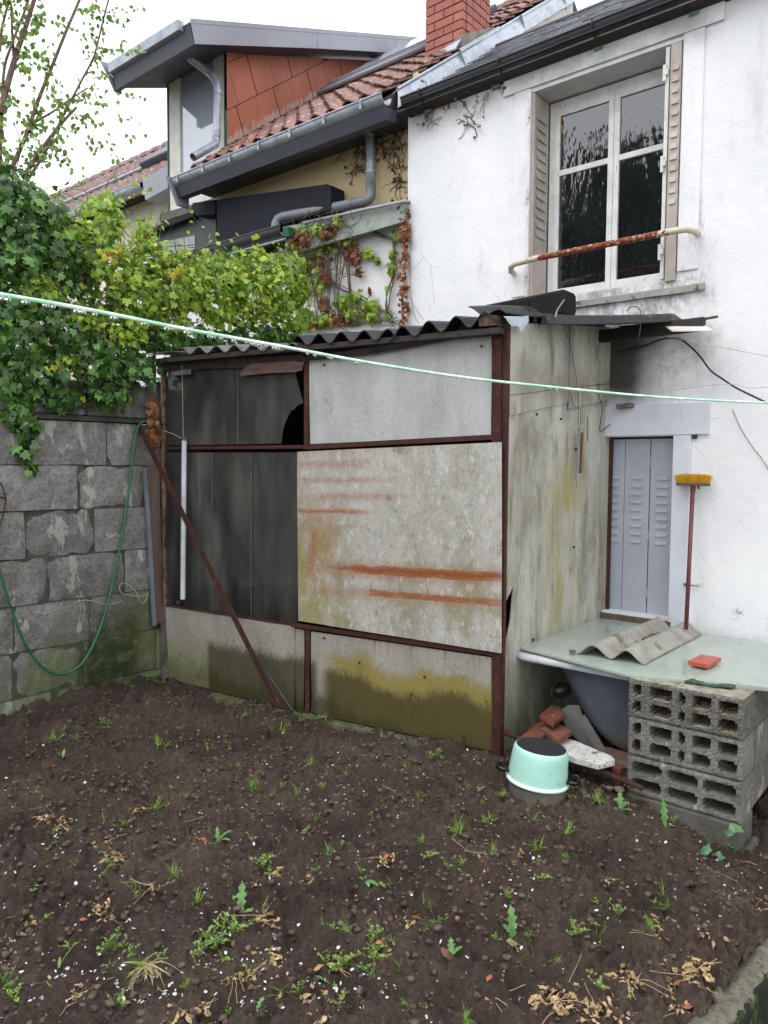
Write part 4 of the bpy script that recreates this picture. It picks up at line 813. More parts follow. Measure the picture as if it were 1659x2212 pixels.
for x, y in ((470, 200), (468, 292)): g.tube([onY(x, y, 4.66)-[0, 0, .02], onY(x, y, 4.66)+[0, 0, .02]], .041, 14, False)
g.build('pipe_collar', M['zinc'], dorm, smooth=True)
# roof window
sk = MB(); wy0, wy1, wx0, wx1 = 5.75, 6.9, -5.62, -4.2
def onroof(x, y, h): n = np.array([0, -sa, ca]); return np.array([x, y, nz(y)])+n*h
rw = MB(); rw.prism([onroof(wx0, wy0, .02), onroof(wx1, wy0, .02), onroof(wx1, wy1, .02), onroof(wx0, wy1, .02)], np.array([0, -sa, ca])*-.0+np.array([0, -sa, ca])*.085); rwo = rw.build('roof_window', M['fascia'], nb, bevel=.02)
g = MB(); g.prism([onroof(wx0+.1, wy0+.08, .107), onroof(wx1-.1, wy0+.08, .107), onroof(wx1-.1, wy1-.08, .107), onroof(wx0+.1, wy1-.08, .107)], np.array([0, -sa, ca])*.004); g.build('pane', M['glass2'], rwo)
g = MB(); g.tube([onroof(wx0, wy0-.02, .07), onroof(wx1, wy0-.02, .07)], .026, 10); g.obox(onroof((wx0+wx1)/2, wy0+.12, .11), (1, 0, 0), (0, ca, sa), (0, -sa, ca), ((wx1-wx0)/2-.05, .012, .008));  g.build('blind_roll', M['verge'], rwo, smooth=True)
# brick chimney
chx0, chx1, chy0, chy1 = -3.955, -3.575, 5.30, 5.72
g = MB(); g.box((chx0+.012, chy0+.012, 4.4), (chx1-.012, chy1-.012, 6.5)); ch = g.build('chimney', M['mortar'], nb)
g = MB(); g.box((chx0-.01, chy0-.012, 4.6), (chx1+.012, chy1, 4.97)); g.sheet(lambda u, v: (chx0-.01+(chx1-chx0+.025)*u, chy0-.015, 4.95+.06*u+.02*math.sin(9*u)-.3*v), 8, 2, (0, -.01, 0)); g.add([(chx1+.013, chy0-.02, 4.6), (chx1+.013, chy1+.05, 4.8), (chx1+.013, chy1+.05, 5.30), (chx1+.013, chy0-.02, 5.02)], [(0, 1, 2, 3)]); g.build('cement_skirt', surf('cement_skirt', rgb('8a847b'), rgb('6f6a62'), 7, bump=(40, .005)), ch)
g = MB(); g.sheet(lambda u, v: (chx0-.03+.42*u, chy0-.04-.08*v, 4.93+.05*u-.12*v), 8, 2, (0, 0, .003)); g.sheet(lambda u, v: (chx1+.03+.01*v, chy0-.08+.6*u, 4.88+.44*u-.1*v), 8, 2, (.003, 0, 0)); g.build('lead_flashing', M['zincband'], ch)
def brickmesh(l, h, d):
    g = MB(); g.box((-l/2, -d/2, -h/2), (l/2, d/2, h/2)); me = bpy.data.meshes.new('brick'); me.from_pydata(g.v, [], g.f); me.materials.append(M['brick'])
    return me
bf = brickmesh(.183, .060, .05); bh = brickmesh(.088, .060, .05); bs_ = brickmesh(.2, .060, .05)
chw = chx1-chx0; z = 4.985; r = 0
while z < 6.45:
    for yy, rot in ((chy0+.025, 0), (chy1-.025, 0)):
        x = chx0
        for w, me in (((.183, bf), (.183, bf)) if r % 2 == 0 else ((.088, bh), (.183, bf), (.088, bh))):
            inst(me, ch, Vector((x+w/2+.001+rr.uniform(-.001, .001), yy+rr.uniform(-.002, .001), z))-wloc(ch), name='brick'); x += w+.0085
    for xx in (chx1-.025, chx0+.025):
        ylo = chy0+.058
        for w, me in (((.088, bh), (.2, bs_)) if r % 2 else ((.2, bs_), (.088, bh))):
            o = inst(me, ch, (0, 0, 0), Euler((0, 0, math.pi/2)).to_matrix(), name='brick'); o.location = Vector((xx+rr.uniform(-.001, .002), ylo+w/2, z))-wloc(ch); ylo += w+.009
    z += .0705; r += 1
# zinc downpipe on the cream wall, elbows onto the low roof
g = MB(); g.tube([onY(794, 262, 4.45), onY(796, 280, 4.5), onY(799, 300, 4.52), onY(801, 345, 4.52), onY(801, 405, 4.52)], .036, 14); g.build('downpipe', M['zinc'], nb, smooth=True)
g = MB(); g.tube([onY(801, 372, 4.52)-[0, 0, .012], onY(801, 372, 4.52)+[0, 0, .012]], .043, 14); g.build('pipe_collar', M['zinc'], nb)
M['pvc'] = surf('grey_pvc', rgb('6c7078'), rgb('777b83'), 5, [(rgb('8d9097'), 9, .6, .7)], rough=.4, bump=None)
g = MB(); g.tube([onY(801, 398, 4.52), onY(801, 424, 4.52), onY(797, 431, 4.51), onY(786, 436, 4.5), onY(740, 445, 4.48), onY(640, 463, 4.45), onY(612, 468, 4.44), onY(600, 474, 4.44), onY(596, 484, 4.42), onY(595, 502, 4.40)], .04, 14); g.build('overflow_pipe', M['pvc'], nb, smooth=True)

# ================================================================= low extension between the houses
ex = thing('low_extension', 'low white extension with green fascia, black gutter and dark roller box on its flat roof', 'building', (-4.8, 4.6, -.6))
YE = 4.53
g = MB(); g.box((-7.6, YE, -.6), (-3.485, YE+.14, 3.36)); g.build('wall', M['white_wall'], ex)
g = MB(); g.box((-6.5, 4.44, 3.40), (-3.485, 5.0, 3.43)); g.build('flat_roof', M['dkgutter'], ex)
g = MB(); g.prism([onY(x, y, 4.40) for x, y in ((612, 490), (878, 440), (874, 478), (745, 515), (640, 545), (618, 545))], (0, .025, 0)); g.build('fascia', surf('flaking_green_fascia', rgb('9fa6a0'), rgb('8e9790'), 5, [(rgb('5b8370'), 9, .58, .66), (rgb('9aa096'), 14, .58, .66)], bump=(50, .003)), ex)
g = MB(); g.tube([onY(655, 482, 4.37), onY(760, 459, 4.37), onY(878, 434, 4.37)], .014, 8); g.build('roof_edge_pipe', M['zinc'], ex, smooth=True)
A, B = onY(390, 562, 4.33), onY(614, 492, 4.33); 
tr_ = trough('gutter', A[0]-.7, B[0], 4.33, B[2], .07, M['dkgutter'], ex)
g = MB(); g.tube([onY(340, 590, 4.30), onY(617, 516, 4.30)], .009, 8); g.build('gutter_rail', M['zinc'], ex, smooth=True)
g = MB(); g.prism([onY(x, y, 4.31) for x, y in ((610, 492), (622, 489), (624, 510), (613, 512))], (0, .08, 0)); g.build('gutter_end', surf('green_end', rgb('1f5a3f'), bump=None), ex)
M['navy'] = surf('dark_roller_box', rgb('171a24'), rgb('1c1f2a'), 2, rough=.75, spec=.25, bump=(60, .0005))
g = MB(); g.prism([onY(x, y, 4.43) for x, y in ((468, 431), (706, 397), (714, 400), (715, 408), (715, 452), (468, 532))], (0, .16, 0)); g.build('roller_box', M['navy'], ex, bevel=.006)
g = MB(); g.prism([onY(x, y, 4.47) for x, y in ((416, 438), (465, 431), (465, 462), (424, 466), (412, 452))], (0, .2, 0)); g.build('awning_end', M['navy'], ex, bevel=.004)
DG = surf('dark_green_frame', rgb('22372f'), rgb('1a2b26'), 4, rough=.5, bump=None)
g = MB(); g.prism([onY(x, y, 4.60) for x, y in ((300, 500), (420, 466), (466, 460), (466, 560), (300, 600))], (0, .06, 0)); gf = g.build('window_frame', DG, ex)
g = MB(); g.prism([onY(x, y, 4.595) for x, y in ((345, 524), (421, 508), (421, 545), (345, 575))], (0, .004, 0)); g.build('pane', surf('milky_pane', rgb('8f9a94'), rgb('7b8781'), 3, [(rgb('a9b3ad'), 30, .6, .68)], rough=.15, bump=None), gf)
g = MB(); g.prism([onY(x, y, 4.595) for x, y in ((260, 548), (330, 530), (330, 575), (260, 600))], (0, .004, 0)); g.build('pane', M['glass2'], gf)
g = MB(); g.prism([onY(x, y, 4.52) for x, y in ((318, 496), (414, 458), (414, 468), (318, 506))], (0, .15, 0)); g.build('awning_rail', M['navy'], ex)
g = MB(); g.prism([onY(x, y, 4.68) for x, y in ((345, 462), (462, 428), (462, 442), (345, 480))], (0, .1, 0)); g.build('cement_ledge', M['baseblock'], ex)
# ================================================================= far house on the left
fh = thing('far_house', 'farther house with long dull red tile roof left of the dormer', 'house', (-11, 7, -.6))
FS = .85; fz = lambda y: 4.69+FS*(y-5.0); FR = 7.0
g = MB(); rowsN = 26; colsN = 60
def far(u, v):
    x = -16+9.05*u; k = v*rowsN; y = 5.0+(FR-5.0)*v; f = k-math.floor(k)
    return (x, y, fz(y)+.02*math.cos(2*math.pi*u*44+(math.floor(k) % 2)*0)+.03*(1-f))
V_ = []; F_ = []; nu = 44*6; 
for j in range(rowsN):
    for e in (0, 1):
        v = (j+e*.999)/rowsN
        for i in range(nu+1):
            u = i/nu; y = 5+(FR-5)*v; V_.append((-16+9.05*u, y, fz(y)+.022*abs(math.cos(math.pi*u*44))+.035*(1-e)+.004*math.sin(i*1.7+j*3)))
    b0 = (2*j)*(nu+1)
    for i in range(nu): F_.append((b0+i, b0+i+1, b0+nu+2+i, b0+nu+1+i))
    if j:
        for i in range(nu): F_.append((b0-nu-1+i, b0-nu+i, b0+i+1, b0+i))
o = npmesh('roof_tiles', V_, F_, M['tile_far'], fh); tag(o, kind='stuff')
g = MB(); g.prism([(-16, y, z) for y, z in ((5.0, 4.66), (FR, fz(FR)-.03), (9, 4.66))], (9.05, 0, 0)); g.build('roof_deck', M['darkwood'], fh)
for i in range(30):
    x = -15.9+i*.3; g = MB(); g.sheet(lambda u, v: (x+.3*u*1.08, FR+.1*math.cos(math.pi*v), fz(FR)-.01+.10*math.sin(math.pi*v)-.025*u), 1, 6, (0, 0, .01)); g.build('ridge_tile', M['tile_far'], fh, smooth='auto')
g = MB(); g.box((-16, 5.25, -.6), (-7.03, 5.4, 4.75)); g.build('wall', surf('pale_far_wall', rgb('e6dfcc'), rgb('d9d0bb'), 2, bump=(30, .001)), fh)
trough('gutter', -16, -7.6, 4.93, 4.66, .08, M['zinc'], fh)
g = MB(); g.prism([onY(x, y, 4.88) for x, y in ((307, 388), (367, 355), (370, 402), (314, 432))], (0, .2, 0)); g.build('zinc_box', M['verge'], fh)
g = MB(); g.obox((-11.3, 5.75, fz(5.75)+.07), (1, 0, 0), (0, 1, FS), (0, -FS, 1), (3.1, .035, .015)); g.build('roof_rail', M['zinc'], fh)
n_ = np.array([0, -FS, 1])/math.hypot(1, FS)
g = MB(); g.prism([np.array([x, y, fz(y)])+n_*.04 for x, y in ((-8.9, 5.75), (-7.5, 5.75), (-7.5, 6.7), (-8.9, 6.7))], n_*.09); rwf = g.build('roof_window', M['fascia'], fh, bevel=.02)
g = MB(); g.obox((-8.2, 6.15, fz(6.15)+.2), (1, 0, 0), (0, 1, FS), (0, -FS, 1), (.65, .04, .02)); g.build('blind_rail', M['zinc'], rwf)
# ================================================================= hollow block stack
def hollow_block(L=.482, H=.172, D=.2, kind='five'):
    """hollow block lying on its side: holes run through from the front face. local: x 0..L, z 0..H, y 0..D"""
    nx, nz = 50, 18; rects = []
    if kind == 'five':
        cols = [(2.2, 6.2), (10, 20), (23, 25.6), (28.6, 37), (40, 48)]
    elif kind == 'solid': cols = []
    else: cols = [(2.5, 15.5), (18.5, 31.5), (34.5, 47.5)]
    for c0, c1 in cols:
        for r0, r1 in ((2.0, 7.9), (10.2, 16.1)): rects.append((c0, c1, r0, r1))
    def hole(i, j):
        x, z = i+.5, j+.5
        for c0, c1, r0, r1 in rects:
            if c0 <= x <= c1 and r0 <= z <= r1:
                dx = min(x-c0, c1-x); dz = min(z-r0, r1-z)
                if dx+dz > 1.1: return True
        return False
    hs = [[hole(i, j) for j in range(nz)] for i in range(nx)]
    g = MB(); vid = {}; r = random.Random(hash(kind) % 97)
    def vtx(i, j, s):
        k = (i, j, s)
        if k not in vid:
            e = i in (0, nx) or j in (0, nz); x = i/nx*L; z = j/nz*H; y = (0 if s == 0 else D)
            x += r.uniform(-.0013, .0013); z += r.uniform(-.0013, .0013)
            if s == 0: y += r.uniform(0, .003)+(.004 if e else 0)
            vid[k] = len(g.v); g.v.append((x, y, z))
        return vid[k]
    for i in range(nx):
        for j in range(nz):
            if hs[i][j]: continue
            g.f.append((vtx(i,j,0), vtx(i+1,j,0), vtx(i+1,j+1,0), vtx(i,j+1,0))); g.f.append((vtx(i,j,1), vtx(i,j+1,1), vtx(i+1,j+1,1), vtx(i+1,j,1)))
            for di, dj, a, b in ((-1,0,(i,j),(i,j+1)), (1,0,(i+1,j+1),(i+1,j)), (0,-1,(i+1,j),(i,j)), (0,1,(i,j+1),(i+1,j+1))):
                ii, jj = i+di, j+dj
                if not (0 <= ii < nx and 0 <= jj < nz) or hs[ii][jj]: g.f.append((vtx(*a,0), vtx(*b,0), vtx(*b,1), vtx(*a,1)))
    return g
def place(g, loc, rz=0, rx=0, ry=0):
    R_ = Euler((rx, ry, rz)).to_matrix(); g.v = [tuple(R_ @ Vector(p)+Vector(loc)) for p in g.v]; return g
SX, SY = -1.262, 3.27
for k, (z, kind, dx, dy, rz, mat, lab) in enumerate(((.372, 'five', 0, 0, .0, M['stackmoss'], 'mossy hollow block on top of the stack, dead leaves in its holes'),
        (.196, 'five', .002, .004, .006, M['stackblock'], 'pale grey hollow block second from the top of the stack, five columns of holes'),
        (.019, 'three', .004, .002, -.004, M['stackblock'], 'hollow block with three wide columns of holes, lowest hollow one in the stack'))):
    g = hollow_block(kind=kind); place(g, (SX+dx, SY+dy, z), rz)
    o = g.build('hollow_block', mat, None, smooth=False); tag(o, lab, 'concrete block', 'hollow concrete blocks stacked beside the bathtub')
    g = MB(); g.sheet(lambda u, v: (SX+dx+.4952+.004*0, SY+dy+.01+.18*u, z+.006+.16*v), 1, 1, (.001, 0, 0)); 
g = MB(); g.box((SX-.002, SY+.003, -.32), (SX+.487, SY+.21, .015)); g.box((SX+.487, SY-.045+.06, -.32), (SX+.52, SY+.2, -.10)); o = g.build('base_block', M['baseblock'], None, bevel=.012); tag(o, 'solid damp concrete block half buried under the stack of hollow blocks', 'concrete block')
for k, z in enumerate((.372, .196, .019)):
    g = hollow_block(kind='solid'); place(g, (-.980+(.003, .006, .002)[k], 3.476+.482+.004*k, z), -math.pi/2)
    o = g.build('hollow_block', M['stackblock'] if k else M['stackmoss'], None); tag(o, ('topmost', 'middle', 'lowest')[k]+' block set lengthwise behind the front stack, only its plain side showing', 'concrete block', 'hollow concrete blocks stacked beside the bathtub')
    g = MB(); e = .4965+SX
# litter in the holes
g = MB(); rr = random.Random(8)
for _ in range(46):
    cx_ = rr.choice([.15, .33, .44, .44]); cz = rr.choice([.045, .125]); a = rr.uniform(0, 6.3); l = rr.uniform(.015, .035)
    p = np.array([SX+cx_+rr.uniform(-.035, .035), SY+.03+rr.uniform(-.015, .04), .372+cz-.02]); g.tube([p, p+[l*math.cos(a), -.01, rr.uniform(0, .02)], p+[l*1.6*math.cos(a), 0, rr.uniform(0, .01)]], .0018, 4)
tag(g.build('twig_litter', surf('litter', rgb('4b382c'), rgb('6a5444'), 40, bump=None)), 'dead twigs and leaf litter lodged in the holes of the top block', 'litter', kind='stuff')
# bathtub
tub = thing('bathtub', 'old dark bathtub with a white rim standing under the pale board', 'bathtub', (-1.1, 3.8, .0))
def rrect(x0, x1, y0, y1, r, n=7):
    pts = []
    for cx_, cy_, a0 in ((x1-r, y1-r, 0), (x0+r, y1-r, 90), (x0+r, y0+r, 180), (x1-r, y0+r, 270)):
        for k in range(n+1): t = rad(a0+90*k/n); pts.append((cx_+r*math.cos(t), cy_+r*math.sin(t)))
    return pts
def loft(g, rings):
    n = len(rings[0][0]); b = len(g.v)
    for pts, z in rings: g.v += [(x, y, z) for x, y in pts]
    for i in range(len(rings)-1):
        for k in range(n): g.f.append((b+i*n+k, b+i*n+(k+1) % n, b+(i+1)*n+(k+1) % n, b+(i+1)*n+k))
TX0, TX1, TY0, TY1 = -1.93, -1.0, 3.37, 4.10
g = MB(); rings = []
for t in np.linspace(0, 1, 12):
    k = t**1.6; zz = .50-.44*t
    rings.append((rrect(TX0+.20+.22*t+.14*t**5, TX1-.04-.1*t, TY0+.05+.06*t+.12*max(0, t-.8)*3, TY1-.06-.1*t, .13), zz))
loft(g, rings); g.f.append(tuple(range(len(g.v)-1, len(g.v)-33, -1)))
g.build('tub_body', surf('dark_tub_enamel', rgb('454b58'), rgb('525863'), 5, [(rgb('4d4f50'), (30, 30, 6), .6, .7), (rgb('5a544a'), 9, .52, .75, ((0, 0, 1), .35, .1, .2))], rough=.6, bump=(90, .001)), tub, smooth=True)
g = MB(); prof = [(.04, -.004), (.0, -.002), (-.002, .01), (.003, .024), (.012, .03), (.05, .03), (.10, .028), (.12, .0)]
rings = [(rrect(TX0+a, TX1-a, TY0+a, TY1-a, .09), .505+z) for a, z in prof]; loft(g, rings); g.build('rim', surf('tub_rim', rgb('c4c7cc'), rgb('aeb1b6'), 6, [(rgb('8b8577'), 20, .6, .7)], rough=.3, bump=None), tub, smooth=True)
# pale green board
m = MT('pale_wet_board'); c = m.mix(m.sm(m.noise(2.5, 5), .35, .65), rgb('96a197'), rgb('a3ada4')); c = m.mix(m.sm(m.noise(60, 4, .7, off=3), .66, .74), c, rgb('7f8475'))
M['board'] = m.fin(c, m.sm(m.noise(3.5, 5, .6, off=7), .4, .6, .08, .4), m.noise(7, 3), .002, .5)
bd = thing('cover_board', 'pale green wet board laid as a cover over the bathtub and the block stack', 'board', (-1.2, 3.9, .54))
P = [onZ(x, y, .555) for x, y in ((1113, 1396), (1294, 1327))]; 
g = MB(); q = [onZ(1113, 1396, .555), onZ(1352, 1457, .555), onZ(1490, 1471, .555), onZ(1800, 1503, .555), np.array([.1, 4.33, .555]), np.array([-1.24, 4.40, .555]), onZ(1296, 1329, .555)]; g.prism(q, (0, 0, -.010)); g.build('board', M['board'], bd)
g = MB(); q = [onZ(1540, 1434, .5595), onZ(1659, 1460, .5595), onZ(1790, 1490, .5595), onZ(1790, 1500, .5595), onZ(1620, 1481, .5595), onZ(1500, 1469, .5595)]; g.prism(q, (0, 0, -.004)); g.build('board', M['board'], bd)
g = MB(); a, b = onZ(1128, 1391, .557), onZ(1206, 1361, .557); g.obox((a+b)/2, b-a, (1, 0, 0), ZV, (np.linalg.norm(b-a)/2, .004, .003)); g.build('white_edge', M['white_paint'], bd)
# corrugated offcut
A, B, C2, D2 = onZ(1245, 1409, .566), onZ(1392, 1433, .566), onZ(1516, 1368, .566), onZ(1392, 1347, .566)
def off_fn(u, v):
    p = (A*(1-u)+B*u)*(1-v)+(D2*(1-u)+C2*u)*v; p = p.copy(); p[2] += .027*(1-math.cos(2*math.pi*(u*2.05-.02)))+.002*math.sin(17*u+9*v); p[:2] += .004*math.sin(11*u+3)*(v < .02); return p
g = MB(); g.sheet(off_fn, 44, 10, (0, 0, .007)); o = g.build('corrugated_offcut', M['corroff'], None, smooth='auto'); tag(o, 'mossy offcut of corrugated cement sheet lying on the pale green board', 'roofing sheet')
g = MB(); rr = random.Random(2)
for _ in range(26):
    p = off_fn(.52+rr.uniform(-.06, .06), .5+rr.uniform(-.12, .22))+[0, 0, .006]; a = rr.uniform(0, 6); g.tube([p, p+[.012*math.cos(a), .012*math.sin(a), .008], p+[.022*math.cos(a), .022*math.sin(a), .002]], .002, 4)
tag(g.build('twig_litter', surf('dark_litter', rgb('3b2a22'), rgb('55402f'), 40, bump=None)), 'small heap of dark twigs in the trough of the corrugated offcut', 'litter', kind='stuff')
g = MB(); p = onZ(1236, 1408, .572); g.obox(p, (1, .4, 0), (-.4, 1, 0), ZV, (.015, .012, .008)); g.jit(.003).build('stone_chip', M['baseblock']); tag(bpy.data.objects['stone_chip'], 'small dark stone chip at the left tip of the corrugated offcut', 'stone')
# red tile
g = MB(); g.prism([onZ(x, y, .586) for x, y in ((1486, 1427), (1515, 1413), (1558, 1420), (1529, 1436))], (0, 0, -.02)); o = g.build('red_tile', surf('red_tile', rgb('b0513a'), rgb('a24831'), 12, [(rgb('c9a08c'), 30, .66, .74)], rough=.4, bump=(60, .001)), None, bevel=.002); tag(o, 'square terracotta floor tile lying loose on the pale board', 'tile')
g = MB(); g.sheet(lambda u, v: onZ(1478+104*u+10*v, 1472+14*u-7*v, .552+.003)+[0, 0, .004*math.sin(9*u)+.002*math.sin(5*v)], 16, 3, (0, 0, .006)); g.jit(.0012).build('moss_strip', surf('green_felt', rgb('3f5744'), rgb('31473a'), 30, bump=(200, .004)), None, smooth=True); tag(bpy.data.objects['moss_strip'], 'strip of dark green felt lying on top of the block stack', 'felt')
# ================================================================= pot on a cement pipe
c0 = onZ(1163, 1748, .0); dd = np.linalg.norm(c0-CAM); r0 = 65*dd/FPX
c0 = c0+np.array([-.637, .77, 0])*r0*.3
g = MB(); g.lathe(c0, [(r0*.86, -.12), (r0*.86, .108), (r0*.76, .110), (r0*.74, .0)], 40); o = g.build('cement_pipe', surf('cement_pipe', rgb('6b655b'), rgb('5a554b'), 9, [(rgb('3d3a33'), 12, .55, .68)], bump=(70, .003)), None, smooth='auto'); tag(o, 'short cement pipe standing in the soil under the aqua pot', 'pipe')
fw = np.array([-.637, .77, 0]); rt = np.array([.77, .637, 0])
pot = thing('aqua_pot', 'aqua enamel cooking pot turned upside down on a cement pipe', 'pot', tuple(c0+[0, 0, .06]))
tl = rad(6); ax = np.array([0, 0, 1.])*math.cos(tl)+rt*math.sin(tl)
def tilt(p):
    p = np.array(p, float); p[2] = c0[2]+.098+(p[2]-c0[2]-.07)*.86
    v = np.array(p)-(c0+[0, 0, .09]); th = tl
    return c0+[0, 0, .105]+rt*(np.dot(v, rt)*math.cos(th)+v[2]*math.sin(th)) + fw*np.dot(v, fw)+np.array([0, 0, 1.])*(v[2]*math.cos(th)-np.dot(v, rt)*math.sin(th))
h0 = .245; r0 *= .9; tl_ = 6
g = MB(); g.lathe(c0, [(r0*1.0, .0865), (r0*.998, .092), (r0*.985, .13), (r0*.95, .19), (r0*.925, .222), (r0*.90, .238), (r0*.86, .246), (r0*.838, .2475)], 48)
g.v = [tuple(tilt(p)) for p in g.v]
m = MT('aqua_enamel'); c = m.mix(m.sm(m.noise(5, 3), .4, .7), rgb('aadacb'), rgb('9ccdbb')); c = m.mix(m.sm(m.noise(38, 3, .6), .70, .73), c, rgb('2a2f2c')); c = m.mix(m.op('MULTIPLY', m.sm(m.op('ADD', m.noise(30, 6, .75, off=8), m.sm(m.dot(m.pos, ZV), .05, .16, .14, 0.)), .58, .7), .6), c, rgb('6e6253')); c = m.mix(m.sm(m.noise((12, 12, 30), 5, .7, off=3), .62, .74), c, rgb('7fb09f')); aq = m.fin(c, .3, None)
g.build('body', aq, pot, smooth=True)
g = MB(); g.lathe(c0, [(r0*.837, .2476), (r0*.8, .2455), (.0005, .2455)], 48); g.v = [tuple(tilt(p)) for p in g.v]; g.build('black_base', surf('burnt_base', rgb('15161a'), rgb('1d1e23'), 20, rough=.75, bump=(150, .001)), pot, smooth=True)
g = MB(); g.lathe(c0, [(r0*.99, .069), (r0*1.05, .068), (r0*1.068, .072), (r0*1.066, .079), (r0*1.03, .083), (r0*1.006, .0865), (r0*.99, .087)], 48); g.v = [tuple(tilt(p)) for p in g.v]; g.build('pale_rim', surf('pale_rim', rgb('d5efe4'), bump=None, rough=.3), pot, smooth=True)
for sgn in (1, -1):
    dv = rt*sgn*.97+fw*(-.25 if sgn > 0 else .25)
    g = MB(); b_ = c0+[0, 0, .105]; s_ = np.cross(dv, [0, 0, 1.])
    g.tube([tilt(b_+dv*r0*.98+s_*.035), tilt(b_+dv*(r0+.028)+s_*.034), tilt(b_+dv*(r0+.045)+s_*.015), tilt(b_+dv*(r0+.045)-s_*.015), tilt(b_+dv*(r0+.028)-s_*.034), tilt(b_+dv*r0*.98-s_*.035)], .011, 8); g.build('handle', surf('bakelite', rgb('0e0e10'), bump=None, rough=.25), pot, smooth=True)
# rusty pipe
g = MB(); g.tube([onY(1089, 1582, 3.22), onY(1235, 1640, 3.22), onY(1388, 1703, 3.23)], .0125, 10); o = g.build('rusty_pipe', M['rust'], None, smooth=True); tag(o, 'long rusty iron pipe lying between the shed corner and the block stack', 'pipe')
# rubble
def slab(name, pts, Y, th, mat, lab, cat, grp='rubble between the shed and the bathtub', vec=None, bevel=.003, j=0):
    g = MB(); g.prism([onY(x, y, Y) for x, y in pts] if not callable(Y) else [Y(x, y) for x, y in pts], vec or (0, th, 0))
    if j: g.jit(j, 5)
    o = g.build(name, mat, None, bevel=bevel); tag(o, lab, cat, grp); return o
OR = surf('orange_tile', rgb('834630'), rgb('643829'), 9, [(rgb('5b4536'), 14, .5, .62), (rgb('8a7a68'), 22, .6, .68)], bump=(60, .003), rough=.6)
z1 = lambda z: (lambda x, y: onZ(x, y, z))
slab('broken_tile', ((1126, 1590), (1160, 1560), (1195, 1552), (1190, 1580), (1150, 1602)), z1(.20), 0, OR, 'bright orange broken roof tile nearest the shed wall in the rubble', 'tile', vec=(0, 0, -.02), j=.004)
slab('broken_tile', ((1165, 1545), (1190, 1522), (1212, 1528), (1216, 1548), (1195, 1562)), z1(.26), 0, OR, 'orange broken tile lying higher and farther back in the rubble', 'tile', vec=(0, 0, -.02), j=.004)
slab('clay_tile', ((1168, 1572), (1205, 1560), (1236, 1578), (1205, 1598)), z1(.215), 0, surf('brown_clay', rgb('7d4a3a'), rgb('5f4034'), 12, bump=(60, .003)), 'reddish brown flat clay tile above the white plank', 'tile', vec=(0, 0, -.025))
slab('rotten_plank', ((1136, 1580), (1160, 1577), (1242, 1600), (1322, 1632), (1328, 1640), (1292, 1650), (1240, 1636), (1190, 1616), (1150, 1600)), z1(.17), 0, surf('peeling_white_paint', rgb('cfcdc9'), rgb('bab8b3'), 10, [(rgb('4f443b'), (70, 70, 70), .56, .62), (rgb('7d6452'), (14, 14, 14), .6, .66)], bump=(80, .003)), 'peeling white painted plank lying over the rubble behind the rusty pipe', 'plank', vec=(0, 0, -.03), j=.002)
slab('grey_sheet', ((1206, 1536), (1228, 1524), (1250, 1524), (1262, 1560), (1290, 1622), (1262, 1618), (1222, 1572)), 3.50, .01, surf('grey_sheet', rgb('6d6c69'), rgb('7f7e7a'), 7, bump=(40, .002)), 'leaning pale grey broken cement sheet against the bathtub', 'cement sheet', j=.002)
slab('grey_sheet', ((1250, 1550), (1262, 1545), (1308, 1622), (1290, 1624), (1270, 1595)), 3.44, .015, surf('grey_strip', rgb('5c5b57'), rgb('6b6a66'), 7, bump=(40, .002)), 'narrow dark grey cement strip leaning in front of the paler sheet', 'cement sheet')
slab('clay_slab', ((1287, 1622), (1310, 1612), (1392, 1634), (1390, 1652), (1375, 1656), (1290, 1636)), z1(.115), 0, surf('brown_slab', rgb('6e5a50'), rgb('5a4a43'), 9, bump=(60, .002)), 'flat brown slab under the bathtub next to the block stack', 'slab', vec=(0, 0, -.022))
slab('cinder_lump', ((1325, 1652), (1372, 1662), (1382, 1700), (1340, 1712), (1322, 1690)), 3.36, .12, M['baseblock'], 'grey cinder block lump wedged under the brown slab', 'concrete block', j=.006)
slab('red_brick_piece', ((1322, 1655), (1340, 1660), (1338, 1700), (1328, 1728), (1316, 1722), (1320, 1690)), 3.30, .03, OR, 'upright shard of red clay in front of the cinder block lump', 'brick', j=.004)
slab('crumbling_stone', ((1232, 1640), (1262, 1645), (1300, 1662), (1318, 1672), (1310, 1700), (1296, 1722), (1250, 1722), (1232, 1690)), 3.34, .12, surf('crumbling_stone', rgb('6d5c4e'), rgb('55493e'), 16, [(rgb('8a6a52'), 22, .56, .66), (rgb('4c5230'), 14, .58, .68)], bump=(70, .008)), 'crumbling brown mortar lump below the white plank beside the aqua pot', 'rubble', j=.008)
slab('brick_piece', ((1130, 1600), (1160, 1608), (1178, 1630), (1140, 1640), (1120, 1625)), 3.34, .08, OR, 'dark broken brick directly behind the aqua pot', 'brick', j=.006)
g = MB(); p = onY(1216, 1491, 3.62); g.lathe((0, 0, 0), [(.001, 0), (.035, .002), (.043, .012), (.045, .03), (.041, .03), (.036, .012), (.001, .008)], 24, 1.4, 1)
R_ = Euler((rad(70), rad(-30), rad(20))).to_matrix(); g.v = [tuple(R_ @ Vector(q)+Vector(p)) for q in g.v]; o = g.build('black_dish', surf('black_dish', rgb('101114'), rgb('1c1d21'), 9, bump=None, rough=.35), None, smooth=True); tag(o, 'small black oval dish leaning against the dark bathtub side', 'dish')
g = MB(); rr = random.Random(41)
